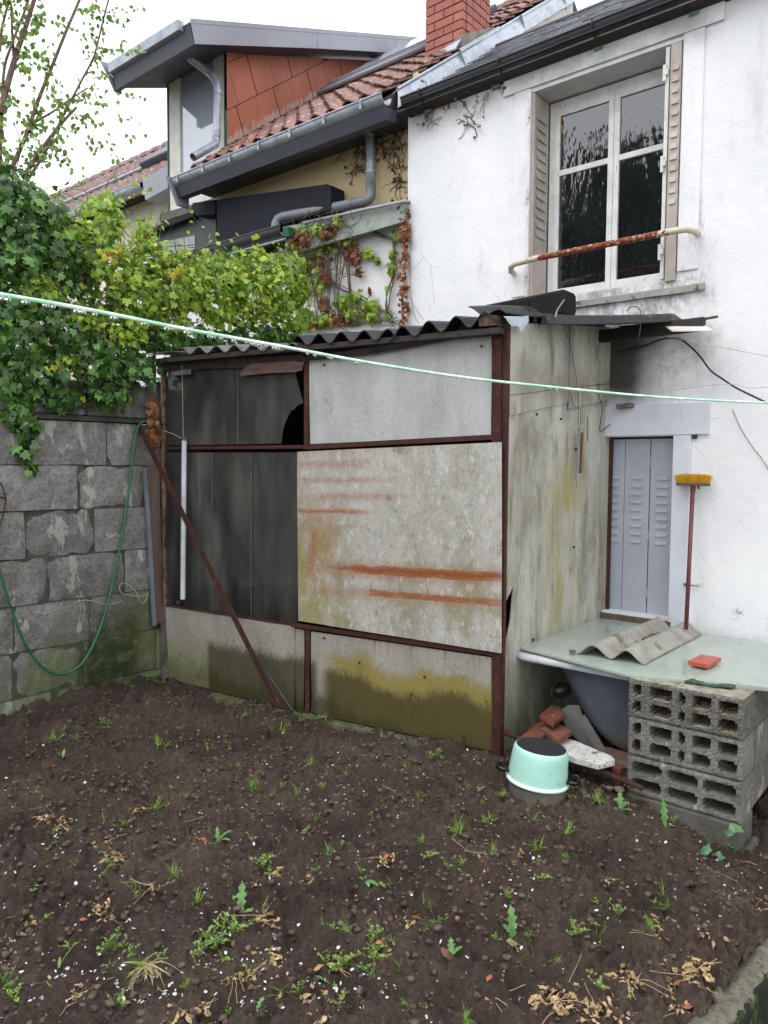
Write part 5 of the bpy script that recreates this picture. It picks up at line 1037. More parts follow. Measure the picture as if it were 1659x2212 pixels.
for _ in range(120):
    p = onZ(rr.uniform(1130, 1395), rr.uniform(1600, 1740), .0)+[0, 0, rr.uniform(-.01, .05)]
    if p[1] < 3.08 or p[1] > 3.9: continue
    s_ = rr.uniform(.006, .026); b = len(g.v); g.v += [tuple(p+np.array(q)*s_*rr.uniform(.6, 1.3)*[1, 1, .7]) for q in ico.tolist()]; g.f += [tuple(int(b+k) for k in f) for f in icf]
tag(g.build('rubble_bits', surf('rubble_bits', rgb('6b5b4c'), rgb('8b8377'), 9, [(rgb('8f4a30'), 7, .58, .62), (rgb('4b4037'), 15, .55, .6)], bump=(80, .004))), 'small broken bits of brick, mortar and tile heaped beside the aqua pot', 'rubble', kind='stuff')
g = MB(); g.tube([onY(1166, 1606, 3.30), onY(1180, 1585, 3.36), onY(1205, 1553, 3.44)], .0016, 5); o = g.build('rubble_wire', M['wire']); tag(o, 'thin grey wire crossing the white plank in the rubble', 'wire')

# ================================================================= broom
br = thing('broom', 'upside-down broom with yellow bristles and dark red handle leaning on the white wall', 'broom', tuple(onY(1483, 1350, 4.25)))
top = onY(1497, 1048, 4.375); bot = np.array(onY(1482, 1360, 4.2)); g = MB(); g.tube([bot, top], .0115, 10); g.build('handle', surf('red_handle', rgb('5c2a2c'), rgb('6e3a3a'), 14, [(rgb('a08078'), 50, .66, .74)], rough=.45, bump=None), br, smooth=True)
hx = (onY(1532, 1046, 4.375)-onY(1462, 1046, 4.375))[0]/2; g = MB(); g.obox(top+[0, -.0, .004], (1, 0, .0), (0, 1, 0), ZV, (hx, .022, .008)); g.obox(top+[.0, 0, -.022], (1, 0, 0), (0, 1, 0), ZV, (.013, .013, .02)); g.obox(top+[.03, 0, -.012], (1, 0, 0), (0, 1, 0), ZV, (.006, .006, .01)); g.build('brush_back', surf('brush_back', rgb('5a5046'), bump=None), br, bevel=.003)
rr = random.Random(6); g = MB()
for i in range(30):
    for j in range(5):
        u = i/29*2-1; v = j/4*2-1
        for k in range(3):
            p = top+[u*hx*.96, v*.017, .012]; q = p+[u*.012+rr.uniform(-.006, .006), v*.016+rr.uniform(-.005, .005), .05+rr.uniform(-.006, .004)-.008*abs(u)**3]
            g.tube([p, (p+q)/2+[u*-.002, 0, 0], q], [.0016, .0015, .0011], 3, False)
tag(g.build('bristles', surf('yellow_bristle', rgb('e0ad25'), rgb('cf981a'), 30, bump=None, rough=.5), br), kind='stuff')
# ================================================================= things along the left
hp = [(-30, 1120), (-12, 1180), (0, 1236), (27, 1322), (58, 1398), (98, 1446), (140, 1455), (180, 1430), (216, 1358), (243, 1263), (261, 1173), (277, 1070), (287, 985), (294, 935), (302, 917), (312, 910), (320, 912)]
def smoothp(pts, n=6):
    P = [np.array(p, float) for p in pts]; o = []
    for i in range(len(P)-1):
        p0, p1, p2, p3 = P[max(i-1, 0)], P[i], P[i+1], P[min(i+2, len(P)-1)]
        for k in range(n):
            t = k/n; o.append(.5*((2*p1)+(-p0+p2)*t+(2*p0-5*p1+4*p2-p3)*t*t+(-p0+3*p1-3*p2+p3)*t**3))
    return o+[P[-1]]
g = MB(); g.tube(smoothp([onW(x, y, .035) for x, y in hp]), .0085, 10); o = g.build('garden_hose', M['hose'], None, smooth=True); tag(o, 'green garden hose hanging in a long loop on the block wall', 'hose')
def angle_bar(a, b, w, mat, name, lab, cat):
    d = (b-a)/np.linalg.norm(b-a); n = np.cross(d, SN); n /= np.linalg.norm(n); m_ = np.cross(d, n); L_ = np.linalg.norm(b-a)/2; g = MB()
    g.obox((a+b)/2, d, n, m_, (L_, w/2, .0018)); g.obox((a+b)/2+n*(w/2-.002)+m_*(w*.35), d, n, m_, (L_, .0018, w*.33)); g.obox((a+b)/2-n*(w/2-.002)-m_*(.004), d, n, m_, (L_, .0018, .004))
    o = g.build(name, mat); return tag(o, lab, cat)
angle_bar(onW(300, 920, .03), onS(602, 1527, .20)+[0, 0, .0], .040, M['rust'], 'angle_iron', 'rusty angle iron leaning diagonally across the dark shed panes', 'iron bar')
g = MB(); g.tube([onS(545, 1408, .06), onS(633, 1537, .17)], .0075, 8); o = g.build('black_rod', surf('black_rod', rgb('2e3036'), rgb('3d4047'), 9, bump=None, rough=.4), None, smooth=True); tag(o, 'thin blackish rod leaning beside the foot of the angle iron', 'rod')
tb = thing('hanging_tube', 'white plastic tube hanging upright on a wire in front of the dark panes', 'tube', tuple(onS(397, 1297, .06)))
g = MB(); g.tube([onS(398, 952, .05), onS(395, 1294, .055)], .0165, 14); g.build('tube', M['white_tube'], tb, smooth='auto')
g = MB(); p = onS(398, 950, .05); g.obox(p+[0, 0, .006], SD, SN, ZV, (.013, .013, .008)); p = onS(386, 1300, .05); g.obox(p, (1, 0, .7), (0, 1, 0), (-.7, 0, 1), (.016, .006, .008)); g.jit(.002).build('rusty_end', M['rustpost'], tb)
g = MB(); g.tube([onS(393, 790, .03), onS(396, 948, .05)], .0012, 4); g.tube([onS(354, 930, .02), onS(375, 938, .03), onS(396, 949, .05)], .002, 5); g.build('wire', M['cord'], tb)
g = MB(); g.prism([onW(x, y, .045) for x, y in ((318, 1006), (344, 1000), (352, 1290), (352, 1344), (338, 1348))], -WN*.012); o = g.build('leaning_board', M['wood']); tag(o, 'reddish brown board leaning in the corner of wall and shed', 'board')
g = MB(); g.prism([onW(x, y, .052) for x, y in ((311, 1012), (317, 1010), (327, 1150), (338, 1350), (332, 1352), (321, 1160))], -WN*.02); o = g.build('leaning_strip', surf('blue_grey_strip', rgb('7b838c'), rgb('6a7179'), 9, bump=None, rough=.4)); tag(o, 'narrow blue-grey strip leaning against the brown board in the corner', 'strip')
g = MB(); g.tube(smoothp([onW(x, y, .014) for x, y in ((258, 1268), (262, 1260), (275, 1262), (292, 1276), (302, 1298), (310, 1302), (318, 1290), (320, 1278))]), .0018, 5); g.tube(smoothp([onW(x, y, .012) for x, y in ((258, 1268), (262, 1280), (280, 1286), (305, 1288), (318, 1284))]), .0018, 5)
g.tube(smoothp([onW(x, y, .013) for x, y in ((160, 1303), (175, 1297), (200, 1298), (235, 1306), (255, 1302), (262, 1296))]), .0018, 5); g.tube(smoothp([onW(x, y, .014) for x, y in ((75, 1322), (92, 1324), (107, 1322))]), .0015, 5); o = g.build('twine', M['cord']); tag(o, 'loose loops of pale twine caught on the block wall', 'twine')
g = MB(); g.tube(smoothp([onW(x, y, .03) for x, y in ((-10, 1030), (4, 1050), (12, 1075), (9, 1100), (2, 1128), (-8, 1150))]), .004, 6); g.tube([onW(-8, 1072, .03), onW(11, 1076, .03)], .005, 6); o = g.build('rusty_hook', M['rust'], None, smooth=True); tag(o, 'curved rusty iron hook on the wall at the left edge of the picture', 'hook')
# ================================================================= roof odds and ends
fpx = onY(1215, 669, 3.72); zt_ = onY(1214, 624, 3.72)[2]; lx = onY(1046, 670, 3.72)[0]
g = MB(); 
prof = [(3.72, fpx[2]-.02), (3.72, zt_-.008), (3.735, zt_+.002), (3.86, zt_+.002), (3.885, zt_-.012), (3.89, fpx[2]+.02), (3.87, fpx[2]-.02)]
g.prism([(fpx[0], y, z) for y, z in prof], (lx-fpx[0], 0, -.02)); o = g.build('concrete_post', surf('black_wet_concrete', rgb('101010'), rgb('191917'), 14, [(rgb('3e3d38'), 50, .66, .74)], rough=.7, spec=.25, bump=(80, .006)), None, bevel=.008); tag(o, 'blackened concrete fence post lying across the shed roof below the window', 'concrete post')
g = MB()
for x, y in ((1218, 640), (1139, 655)): p = onY(x, y, 3.718); g.obox(p, (1, 0, 0), (0, 1, 0), ZV, (.016 if x > 1200 else .006, .003, .022 if x > 1200 else .014))
h_ = g.build('slot', surf('hole_dark', rgb('050505'), bump=None), o)
g = MB(); g.tube(smoothp([onY(1219, 648, 3.70), onY(1210, 660, 3.66), onX(1203, 672, -1.78), onX(1200, 686, -1.77)]), .0035, 6); o = g.build('tie_wire', surf('tie_wire', rgb('a89f92'), rgb('7a5038'), 60, bump=None)); tag(o, 'short rusty and white tie wire hooked out of the concrete post', 'wire')
g = MB(); cs = [onX(x, y, -1.845) for x, y in ((1088, 684), (1112, 683), (1141, 682), (1143, 694), (1126, 717), (1118, 706), (1104, 702))]; g.prism(cs, (.0015, 0, 0)); g.jit(.004, 1); o = g.build('torn_foil', surf('blue_white_foil', rgb('b9c4cf'), rgb('a8b4c0'), 9, rough=.35, bump=(20, .01))); tag(o, 'torn bluish white foil hanging from the roof corner of the shed', 'foil')
g = MB(); g.prism([onY(1433, 702, 4.30), onY(1501, 691, 4.42), onY(1541, 713, 4.20), onY(1452, 714, 4.18)], (0, 0, -.006)); o = g.build('white_offcut', surf('white_offcut', rgb('cfcfcd'), rgb('bdb7ab'), 6, [(rgb('96633d'), 9, .56, .66)], bump=None)); tag(o, 'rust-stained white offcut board sticking out under the shed roof', 'board')
g = MB(); g.tube([onY(1500, 693, 4.43), onY(1549, 684, 4.28)], .008, 6); o = g.build('wood_stick', M['wood']); tag(o, 'short brown stick poking out beside the white offcut under the window', 'stick')
g = MB(); g.tube(smoothp([onY(x, y, 4.0) for x, y in ((1355, 672), (1362, 664), (1375, 663), (1384, 674), (1384, 700), (1381, 722), (1379, 730))]), .0026, 6); o = g.build('bent_wire', M['wire'], None, smooth=True); tag(o, 'dark bent wire hooked over the edge of the shed roof', 'wire')
# ---- cables and lines
def cable(name, pts, Y, r, mat, lab, cat, extra=()):
    P = [onY(x, y, Y if not callable(Y) else Y(x)) for x, y in pts]; g = MB(); g.tube(smoothp(P), r, 8); o = g.build(name, mat, None, smooth=True); return tag(o, lab, cat)
cable('black_cable', ((1333, 760), (1365, 753), (1395, 746), (1425, 734), (1450, 730), (1475, 736), (1507, 764), (1535, 800), (1560, 818), (1587, 836), (1625, 855), (1670, 876), (1740, 905)), lambda x: 4.40-.0012*max(0, x-1480), .0052, surf('black_cable', rgb('15171c'), rgb('22252c'), 9, bump=None, rough=.4), 'thick black cable sagging from the shed roof to the right edge', 'cable')
cable('white_string', ((1338, 703), (1345, 706), (1395, 720), (1475, 734), (1499, 744), (1510, 746), (1555, 750), (1610, 760), (1670, 772), (1740, 790)), lambda x: 4.36-.001*max(0, x-1400), .0022, M['cord'], 'upper white string tied with a knot, running from shed corner to right', 'string')
cable('white_string', ((1329, 851), (1380, 852), (1435, 846), (1515, 834), (1575, 830), (1600, 833), (1619, 838), (1670, 835), (1740, 830)), lambda x: 4.36-.001*max(0, x-1400), .0016, M['cord'], 'thin lower white string crossing the stained wall above the door', 'string')
g = MB(); rr = random.Random(3)
for _ in range(7): p = onY(1497+rr.uniform(-9, 9), 744+rr.uniform(-3, 5), 4.262); g.tube([p, p+[rr.uniform(-.012, .012), -.004, rr.uniform(-.014, .01)]], .0022, 5)
o = g.build('string_knot', M['cord']); tag(o, 'frayed knot on the upper white string', 'knot')
cable('wall_wire', ((1582, 884), (1588, 898), (1600, 925), (1625, 965), (1645, 990), (1670, 1030)), 4.44, .0016, M['wire'], 'thin loose wire curving down the white wall at the right edge', 'wire')
g = MB(); g.tube([onX(1088, 855, XS+.02), onX(1150, 848, XS+.02), onX(1207, 840, XS+.022), onX(1330, 827, XS+.024)], .0014, 4); o = g.build('panel_wire', M['wire']); tag(o, 'thin dark wire stretched across the tall shed side panel', 'wire')
g = MB(); g.tube(smoothp([onX(995.4+.4*x, 564+.4*y, XS+.03) for x, y in ((556, 338), (575, 400), (600, 500), (622, 620), (632, 700), (636, 770), (628, 796), (612, 780), (598, 740), (590, 700))]), .0016, 5); o = g.build('hanging_wire', M['wire']); tag(o, 'long dark wire ending in a loop, hanging on the shed side panel', 'wire')
g = MB(); g.tube(smoothp([onX(995.4+.4*x, 564+.4*y, XS+.03) for x, y in ((738, 668), (745, 664), (746, 720), (758, 765), (764, 800), (756, 860), (750, 912), (765, 914), (795, 890), (828, 874))]), .0032, 6); o = g.build('grey_flex', surf('grey_flex', rgb('4f565e'), rgb('3c4248'), 9, bump=None), None, smooth=True); tag(o, 'bluish grey flex hanging down the shed side near its right edge', 'cable')
wc = thing('wind_chime', 'two hanging sticks of a broken wind chime on the shed side panel', 'wind chime', tuple(onX(1250, 1030, XS+.05)))
cp = lambda x, y, o=.04: onX(995.4+.4*x, 564+.4*y, XS+o)
g = MB(); g.tube(smoothp([cp(630, 684), cp(640, 680), cp(644, 720), cp(642, 800), cp(640, 880), cp(650, 896), cp(668, 876), cp(684, 835), cp(705, 803)]), .0022, 6); g.tube([cp(668, 640), cp(672, 690), cp(676, 800), cp(683, 840)], .0013, 4); g.build('white_wire', M['cord'], wc)
g = MB(); g.tube([cp(642, 900), cp(634, 1050), cp(624, 1185)], .0075, 7); g.build('stick', surf('grey_stick', rgb('77757a'), rgb('8b8990'), 9, bump=None), wc, smooth='auto')
g = MB(); g.tube([cp(655, 926), cp(646, 1146)], .0085, 7); g.build('stick', surf('rust_stick', rgb('7a4a32'), rgb('6a3f2b'), 9, bump=None), wc, smooth='auto')['label'] = 'rusty brown stick'
g = MB(); g.tube([cp(684, 836), cp(683, 900), cp(686, 976)], .0022, 5); g.tube([cp(627, 1188), cp(626, 1228)], .0012, 4); g.build('chain', M['wire'], wc)
# green clothesline with rain drops
lp = [(-60, 628), (0, 636), (200, 671), (400, 711), (600, 747), (800, 784), (1000, 815), (1200, 837), (1400, 856), (1560, 866), (1659, 870), (1760, 873)]
def ldist(x): t = (x+60)/1820; return 1/((1-t)/.80+t/1.95)
LP = [dist(x, y, ldist(x)) for x, y in lp]
LS = smoothp(LP, 8); cl = MB(); cl.tube(LS, .0023, 8)
line = thing('clothesline', 'pale green clothesline with hanging raindrops crossing the whole picture', 'clothesline', tuple(LP[5]))
m = MT('green_line'); c = m.mix(m.sm(m.noise((30, 30, 30), 3), .4, .6), rgb('a5e0b8'), rgb('e2f4e6')); cl.build('line', m.fin(c, .35, None), line, smooth=True)
dme = None; rr = random.Random(12); dm_ = MT('water'); dmat = dm_.fin((1, 1, 1), .02, None); dm_.b.inputs['Transmission Weight'].default_value = 1; dm_.b.inputs['IOR'].default_value = 1.33
g = MB(); g.lathe((0, 0, 0), [(.0004, .0012), (.0016, .0006), (.0024, -.0008), (.0026, -.0022), (.0021, -.0036), (.001, -.0045), (.0003, -.0047)], 10)
dme = bpy.data.meshes.new('drop'); dme.from_pydata(g.v, [], g.f); dme.materials.append(dmat); dme.polygons.foreach_set('use_smooth', [True]*len(dme.polygons))
for x in (5, 22, 60, 68, 102, 108, 120, 166, 176, 181, 205, 243, 251, 310, 316, 360, 371, 402, 412, 452, 462, 478, 505, 532, 542, 549, 561, 575, 592, 600, 664, 680, 710, 716, 770, 1188, 1201, 1462):
    i = min(range(len(LS)), key=lambda k: abs(k/8/(len(lp)-1)*1 - 0) if False else abs(np.interp(k/8, range(len(lp)), [q[0] for q in lp])-x))
    k = float(np.interp(x, [q[0] for q in lp], range(len(lp))))*8; i = int(k); f = k-i; p = LS[i]*(1-f)+LS[min(i+1, len(LS)-1)]*f
    s_ = rr.uniform(.75, 1.15); inst(dme, line, Vector(p-[0, 0, .0015])-wloc(line), None, (s_, s_, s_), name='drop')
# ================================================================= foliage
def leafmat(name, cols, rough=.35, trans=.25, edge=None, yellow=None):
    m = MT(name); c = m.mix(m.isl(), rgb(cols[0]), rgb(cols[1]))
    n = m.t.nodes.new('ShaderNodeTexWhiteNoise'); n.noise_dimensions = '1D'; m.L(m.isl(), n.inputs['W'])
    if len(cols) > 2: c = m.mix(m.sm(n.outputs['Value'], .62, .85), c, rgb(cols[2]))
    if yellow: c = m.mix(m.sm(n.outputs['Value'], .99, .993), c, rgb(yellow))
    c = m.hsv(c, v=m.sm(m.noise(70, 3), .3, .7, .85, 1.12)); return m.fin(c, rough, None, 0, .5, trans=trans)
M['ivy_dark'] = leafmat('dark_ivy_leaf', ('2f5020', '436c2e', '628f3b'), .3, .15, yellow='c9c23a')
M['ivy_bright'] = leafmat('bright_ivy_leaf', ('86a534', 'b3c94e', '628c2b'), .35, .3, yellow='d8d04a')
M['ivy_dead'] = leafmat('dead_ivy_leaf', ('7b4a2c', '9c6440', '5b3823'), .6, .15)
M['tree_leaf'] = leafmat('spring_leaf', ('6f9038', '8cab4c', '547a2a'), .4, .35)
M['stem'] = surf('ivy_stem', rgb('4d3f33'), rgb('6b5746'), 30, bump=(200, .002)); M['bark'] = surf('twig_bark', rgb('564239'), rgb('6e584c'), 20, bump=(150, .002))
ivy_v = np.array([(0, .3, .06), (0, 0, 0), (.26, -.1, -.01), (.48, .14, -.04), (.34, .33, 0), (.44, .6, -.05), (.17, .58, .01), (0, 1, -.05), (-.17, .58, .01), (-.44, .6, -.05), (-.34, .33, 0), (-.48, .14, -.04), (-.26, -.1, -.01)])
ivy_f = np.array([(0, i, i % 12+1) for i in range(1, 13)])
ova_v = np.array([(0, .45, .05), (0, 0, 0), (.22, .15, -.02), (.34, .42, -.03), (.22, .72, -.02), (0, 1, -.08), (-.22, .72, -.02), (-.34, .42, -.03), (-.22, .15, -.02)]); ova_f = np.array([(0, i, i % 8+1) for i in range(1, 9)])
def frames(out, droop, rng, n, spread=.6, tipdown=.8):
    N = np.asarray(out, float)+rng.normal(0, spread, (n, 3)); N /= np.linalg.norm(N, axis=1)[:, None]
    T = np.array([0, 0, -1.])*tipdown+rng.normal(0, .55, (n, 3)); T -= (T*N).sum(1)[:, None]*N; T /= np.linalg.norm(T, axis=1)[:, None]
    return np.cross(T, N), T, N
def leafverts(C, size, X, T, N, tv):
    return C[:, None]+size[:, None, None]*(tv[None, :, 0:1]*X[:, None]+tv[None, :, 1:2]*T[:, None]+tv[None, :, 2:3]*N[:, None])
def foliage(parent, C, size, X, T, N, mat, tv=ivy_v, tf=ivy_f, nparts=300, name='leaf'):
    d = np.linalg.norm(C-CAM, axis=1)/size; order = np.argsort(d); big, rest = order[:nparts], order[nparts:]
    if len(big):
        me = bpy.data.meshes.new(name); me.from_pydata([tuple(v) for v in tv], [], [tuple(f) for f in tf]); me.materials.append(mat[0] if isinstance(mat, tuple) else mat)
        o0 = wloc(parent)
        for i in big:
            Mx = Matrix.Identity(4)
            for r_ in range(3): Mx[r_][0] = X[i][r_]*size[i]; Mx[r_][1] = T[i][r_]*size[i]; Mx[r_][2] = N[i][r_]*size[i]; Mx[r_][3] = C[i][r_]-o0[r_]
            o = bpy.data.objects.new(name, me); link(o); o.parent = parent; o.matrix_basis = Mx
    if len(rest):
        V = leafverts(C[rest], size[rest], X[rest], T[rest], N[rest], tv).reshape(-1, 3); F = (tf[None]+len(tv)*np.arange(len(rest))[:, None, None]).reshape(-1, 3)
        o = npmesh('foliage', V, F, mat[1] if isinstance(mat, tuple) else mat, parent); tag(o, kind='stuff')
# per-object random version of the materials for single leaves
def leafmat_obj(name, cols, rough=.35, trans=.25):
    m = MT(name); c = m.mix(m.rnd(), rgb(cols[0]), rgb(cols[1])); n = m.t.nodes.new('ShaderNodeTexWhiteNoise'); n.noise_dimensions = '1D'; m.L(m.rnd(), n.inputs['W'])
    c = m.mix(m.sm(n.outputs['Value'], .62, .85), c, rgb(cols[2])); c = m.hsv(c, v=m.sm(m.noise(70, 3), .3, .7, .85, 1.12)); return m.fin(c, rough, None, 0, .5, trans=trans)
MO = {'d': leafmat_obj('dark_ivy_leaf_single', ('2f5020', '436c2e', '628f3b'), .28, .15), 'b': leafmat_obj('bright_ivy_leaf_single', ('86a534', 'b3c94e', '628c2b'), .35, .3), 'x': leafmat_obj('dead_ivy_leaf_single', ('7b4a2c', '9c6440', '5b3823'), .6, .15), 't': leafmat_obj('spring_leaf_single', ('6f9038', '8cab4c', '547a2a'), .4, .35)}
def blobs(spec, rng, plane=onW, shell=.55):
    C = []; O = []
    for x, y, rx, rz, ro, off, n in spec:
        c = plane(x, y, off); th = rng.normal(0, 1, (n, 3)); th /= np.linalg.norm(th, axis=1)[:, None]; rr = shell+(1-shell)*rng.random(n); rr *= rng.uniform(.75, 1.15, n)
        ax = WD if plane is onW else np.array([1., 0, 0]); on = WN if plane is onW else np.array([0, -1., 0])
        p = c+(th[:, 0]*rr*rx)[:, None]*ax+(th[:, 1]*rr*ro)[:, None]*on+(th[:, 2]*rr*rz)[:, None]*np.array([0, 0, 1.])
        k = th[:, 1] > -.35; C.append(p[k]); O.append((on+.5*th[:, 0:1]*ax+.7*th[:, 2:3]*np.array([0, 0, 1.]))[k])
    return np.concatenate(C), np.concatenate(O)
def twigs(parent, n, rng, samp, mat, r=(.0015, .004), L=(.15, .5), name='stem'):
    g = MB()
    for _ in range(n):
        p = samp(); d = rng.normal(0, 1, 3); d[2] = abs(d[2])*.6; d /= np.linalg.norm(d); l = rng.uniform(*L); pts = [p]
        for k in range(5): d = d+rng.normal(0, .28, 3); d /= np.linalg.norm(d); pts.append(pts[-1]+d*l/5)
        TIPS.extend(pts[2:]); rr = rng.uniform(*r); g.tube(pts, [rr*(1-.13*i) for i in range(6)], 4, False)
    o = g.build(name, mat, parent); tag(o, kind='stuff'); return o
TIPS = []
rng = np.random.default_rng(21)
ivd = thing('dark_ivy', 'dark glossy ivy hanging over the left end of the block wall', 'ivy', tuple(Pc+WD*-.9+[0, 0, 1.9]))
spec = [(10, 420, .22, .16, .14, -.05, 420), (50, 470, .3, .2, .2, .0, 800), (110, 560, .3, .2, .2, .02, 900), (30, 600, .28, .25, .2, .03, 800), (110, 700, .3, .22, .2, .05, 950), (20, 740, .22, .2, .16, .06, 500), (60, 810, .2, .16, .14, .06, 500), (190, 770, .22, .16, .16, .08, 600), (235, 840, .16, .12, .12, .08, 380), (290, 790, .16, .12, .12, .09, 360), (140, 860, .12, .08, .08, .06, 120), (35, 880, .09, .12, .07, .04, 110), (60, 930, .08, .10, .05, .04, 70), (48, 975, .05, .07, .03, .03, 26), (62, 1010, .05, .05, .02, .03, 14), (250, 690, .25, .15, .15, .02, 380), (330, 720, .2, .12, .12, -.02, 300), (430, 730, .3, .1, .12, -.05, 260), (560, 725, .3, .08, .12, -.05, 240), (380, 742, .3, .08, .1, -.03, 300), (500, 738, .3, .08, .1, -.05, 300), (600, 728, .25, .07, .1, -.05, 240)]
C, O = blobs(spec, rng); kk = rng.random(len(C)) < .72; C = C[kk]; O = O[kk]; n = len(C); size = .024+.055*rng.random(n); X, T, N = frames(O, 0, rng, n); foliage(ivd, C, size, X, T, N, (MO['d'], M['ivy_dark']))
idx_ = [rng.integers(len(C)) for _ in range(1)]
twigs(ivd, 300, rng, lambda: C[rng.integers(len(C))]-WN*.03, M['stem'])
def sprigs(par, mat, sz, keep=.6, nparts=0):
    global TIPS
    P_ = np.array(TIPS); TIPS = []; P_ = P_[rng.random(len(P_)) < keep]+rng.normal(0, .012, (1, 3)); n_ = len(P_); X_, T_, N_ = frames(np.tile(WN+[0, 0, .3], (n_, 1)), 0, rng, n_, .8); foliage(par, P_, rng.uniform(*sz, n_), X_, T_, N_, mat, nparts=nparts)
sprigs(ivd, M['ivy_dark'], (.02, .055))
ivb = thing('bright_ivy', 'bright yellow-green ivy mounded over the wall behind the shed roof', 'ivy', tuple(Pc+WD*.4+[0, 0, 2.0]))
spec = [(170, 520, .2, .14, .14, .06, 420), (215, 480, .16, .14, .12, .0, 380), (245, 590, .22, .18, .15, .08, 800), (300, 640, .22, .16, .16, .1, 700), (330, 560, .2, .14, .14, .0, 600), (260, 710, .2, .12, .12, .12, 500), (180, 690, .12, .1, .1, .12, 240), (390, 620, .25, .2, .18, .05, 1100), (460, 640, .3, .2, .18, .02, 1200), (540, 640, .35, .2, .18, .0, 1300), (600, 620, .28, .18, .16, -.03, 900), (625, 680, .25, .14, .14, -.02, 600), (480, 590, .2, .1, .12, -.02, 360), (350, 690, .2, .1, .12, .04, 320), (480, 575, .25, .1, .12, -.06, 380), (560, 570, .25, .12, .12, -.06, 420), (630, 575, .16, .12, .1, -.06, 260), (640, 620, .14, .14, .1, -.04, 260), (420, 575, .14, .1, .1, -.04, 200), (90, 620, .12, .08, .08, .14, 120), (310, 500, .1, .1, .08, -.05, 120), (230, 440, .1, .08, .08, -.06, 120), (150, 790, .1, .07, .07, .14, 110)]
C, O = blobs(spec, rng); n = len(C); size = .022+.05*rng.random(n)**1.5; kk = rng.random(n) < .68; C = C[kk]; O = O[kk]; size = size[kk]; n = len(C); X, T, N = frames(O+np.array([0, 0, .35]), 0, rng, n, .75); foliage(ivb, C, size, X, T, N, (MO['b'], M['ivy_bright']))
twigs(ivb, 320, rng, lambda: C[rng.integers(len(C))]-WN*.02, M['stem'], L=(.12, .4)); sprigs(ivb, M['ivy_bright'], (.018, .045))
g = MB()
for pts in (((170, 470), (176, 445), (190, 430), (182, 410)), ((318, 520), (330, 500), (345, 470), (352, 455)), ((300, 610), (350, 600), (395, 585), (420, 560), (440, 530)), ((340, 560), (342, 530), (346, 500), (350, 480)), ((400, 555), (398, 520), (396, 500)), ((210, 640), (250, 610), (285, 590), (300, 560)), ((40, 640), (90, 665), (150, 680), (200, 700)), ((450, 570), (462, 545), (470, 530))):
    g.tube(smoothp([onW(x, y, .13+.04*random.random()) for x, y in pts]), .0028, 5, False)
tag(g.build('bare_twig', M['stem'], ivb), kind='stuff')
# small bright yellow leaves
C = np.array([onW(x, y, .2) for x, y in ((238, 545), (230, 552), (248, 560), (262, 548), (270, 556), (255, 540), (380, 580), (372, 588), (213, 538))]); n = len(C); X, T, N = frames(np.tile(WN, (n, 1)), 0, rng, n, .3)
foliage(ivb, C, rng.uniform(.04, .06, n), X, T, N, leafmat_obj('yellow_leaf', ('d9d233', 'c9b42a', 'd98a35'), .4, .35), nparts=20)
# hanging sprays: brown dead leaves by the shed post
C = np.array([onW(332+rng.normal(0, 8), y, .05+rng.uniform(0, .03)) for y in rng.uniform(858, 965, 46)]); n = len(C)
dp_ = thing('dead_ivy_spray', 'cluster of brown dead ivy leaves hanging beside the shed corner post', 'dead ivy', tuple(onW(332, 965, .05))); X, T, N = frames(np.tile(WN+SN*.6, (n, 1)), 0, rng, n, .5); foliage(dp_, C, rng.uniform(.03, .06, n), X, T, N, MO['x'], nparts=60)
g = MB(); g.tube(smoothp([onW(x, y, .05) for x, y in ((326, 800), (330, 860), (338, 920), (334, 970))]), .003, 5); g.build('stem', M['stem'], dp_)
# climber over the extension wall
cl_ = thing('wall_climber', 'mixed green and brown ivy with bare stems climbing the white extension wall', 'ivy', tuple(onY(720, 690, YE-.03)))
spec = [(690, 540, .12, .12, .05, -.0, 60), (650, 500, .1, .06, .05, .1, 60), (690, 495, .1, .05, .05, .1, 60), (735, 475, .05, .06, .04, .1, 36), (640, 530, .12, .08, .06, .08, 70), (735, 480, .10, .06, .05, 0, 46), (720, 520, .10, .1, .05, 0, 70), (750, 520, .06, .05, .04, 0, 24), (690, 600, .1, .12, .05, 0, 70), (660, 560, .1, .12, .07, 0, 80), (740, 650, .08, .07, .05, 0, 60), (770, 640, .06, .06, .05, 0, 50), (760, 680, .12, .05, .06, 0, 80), (800, 660, .08, .08, .05, 0, 70), (805, 685, .07, .04, .05, 0, 40), (793, 548, .07, .035, .03, 0, 36), (815, 560, .04, .03, .03, 0, 18), (848, 550, .025, .08, .02, 0, 34), (845, 580, .035, .05, .02, 0, 24), (852, 515, .012, .06, .01, 0, 10), (838, 620, .012, .05, .01, 0, 8), (840, 680, .02, .03, .02, 0, 8), (700, 690, .2, .06, .08, 0, 140), (650, 690, .12, .08, .08, 0, 90), (662, 620, .08, .1, .06, 0, 60)]
C, O = blobs(spec, rng, plane=lambda x, y, off: onY(x, y, YE-.05-off), shell=.2); n = len(C); size = rng.uniform(.03, .065, n)
X, T, N = frames(O, 0, rng, n, .4); dead = rng.random(n) < .12; foliage(cl_, C[~dead], size[~dead], X[~dead], T[~dead], N[~dead], (MO['b'], M['ivy_bright']), nparts=200)
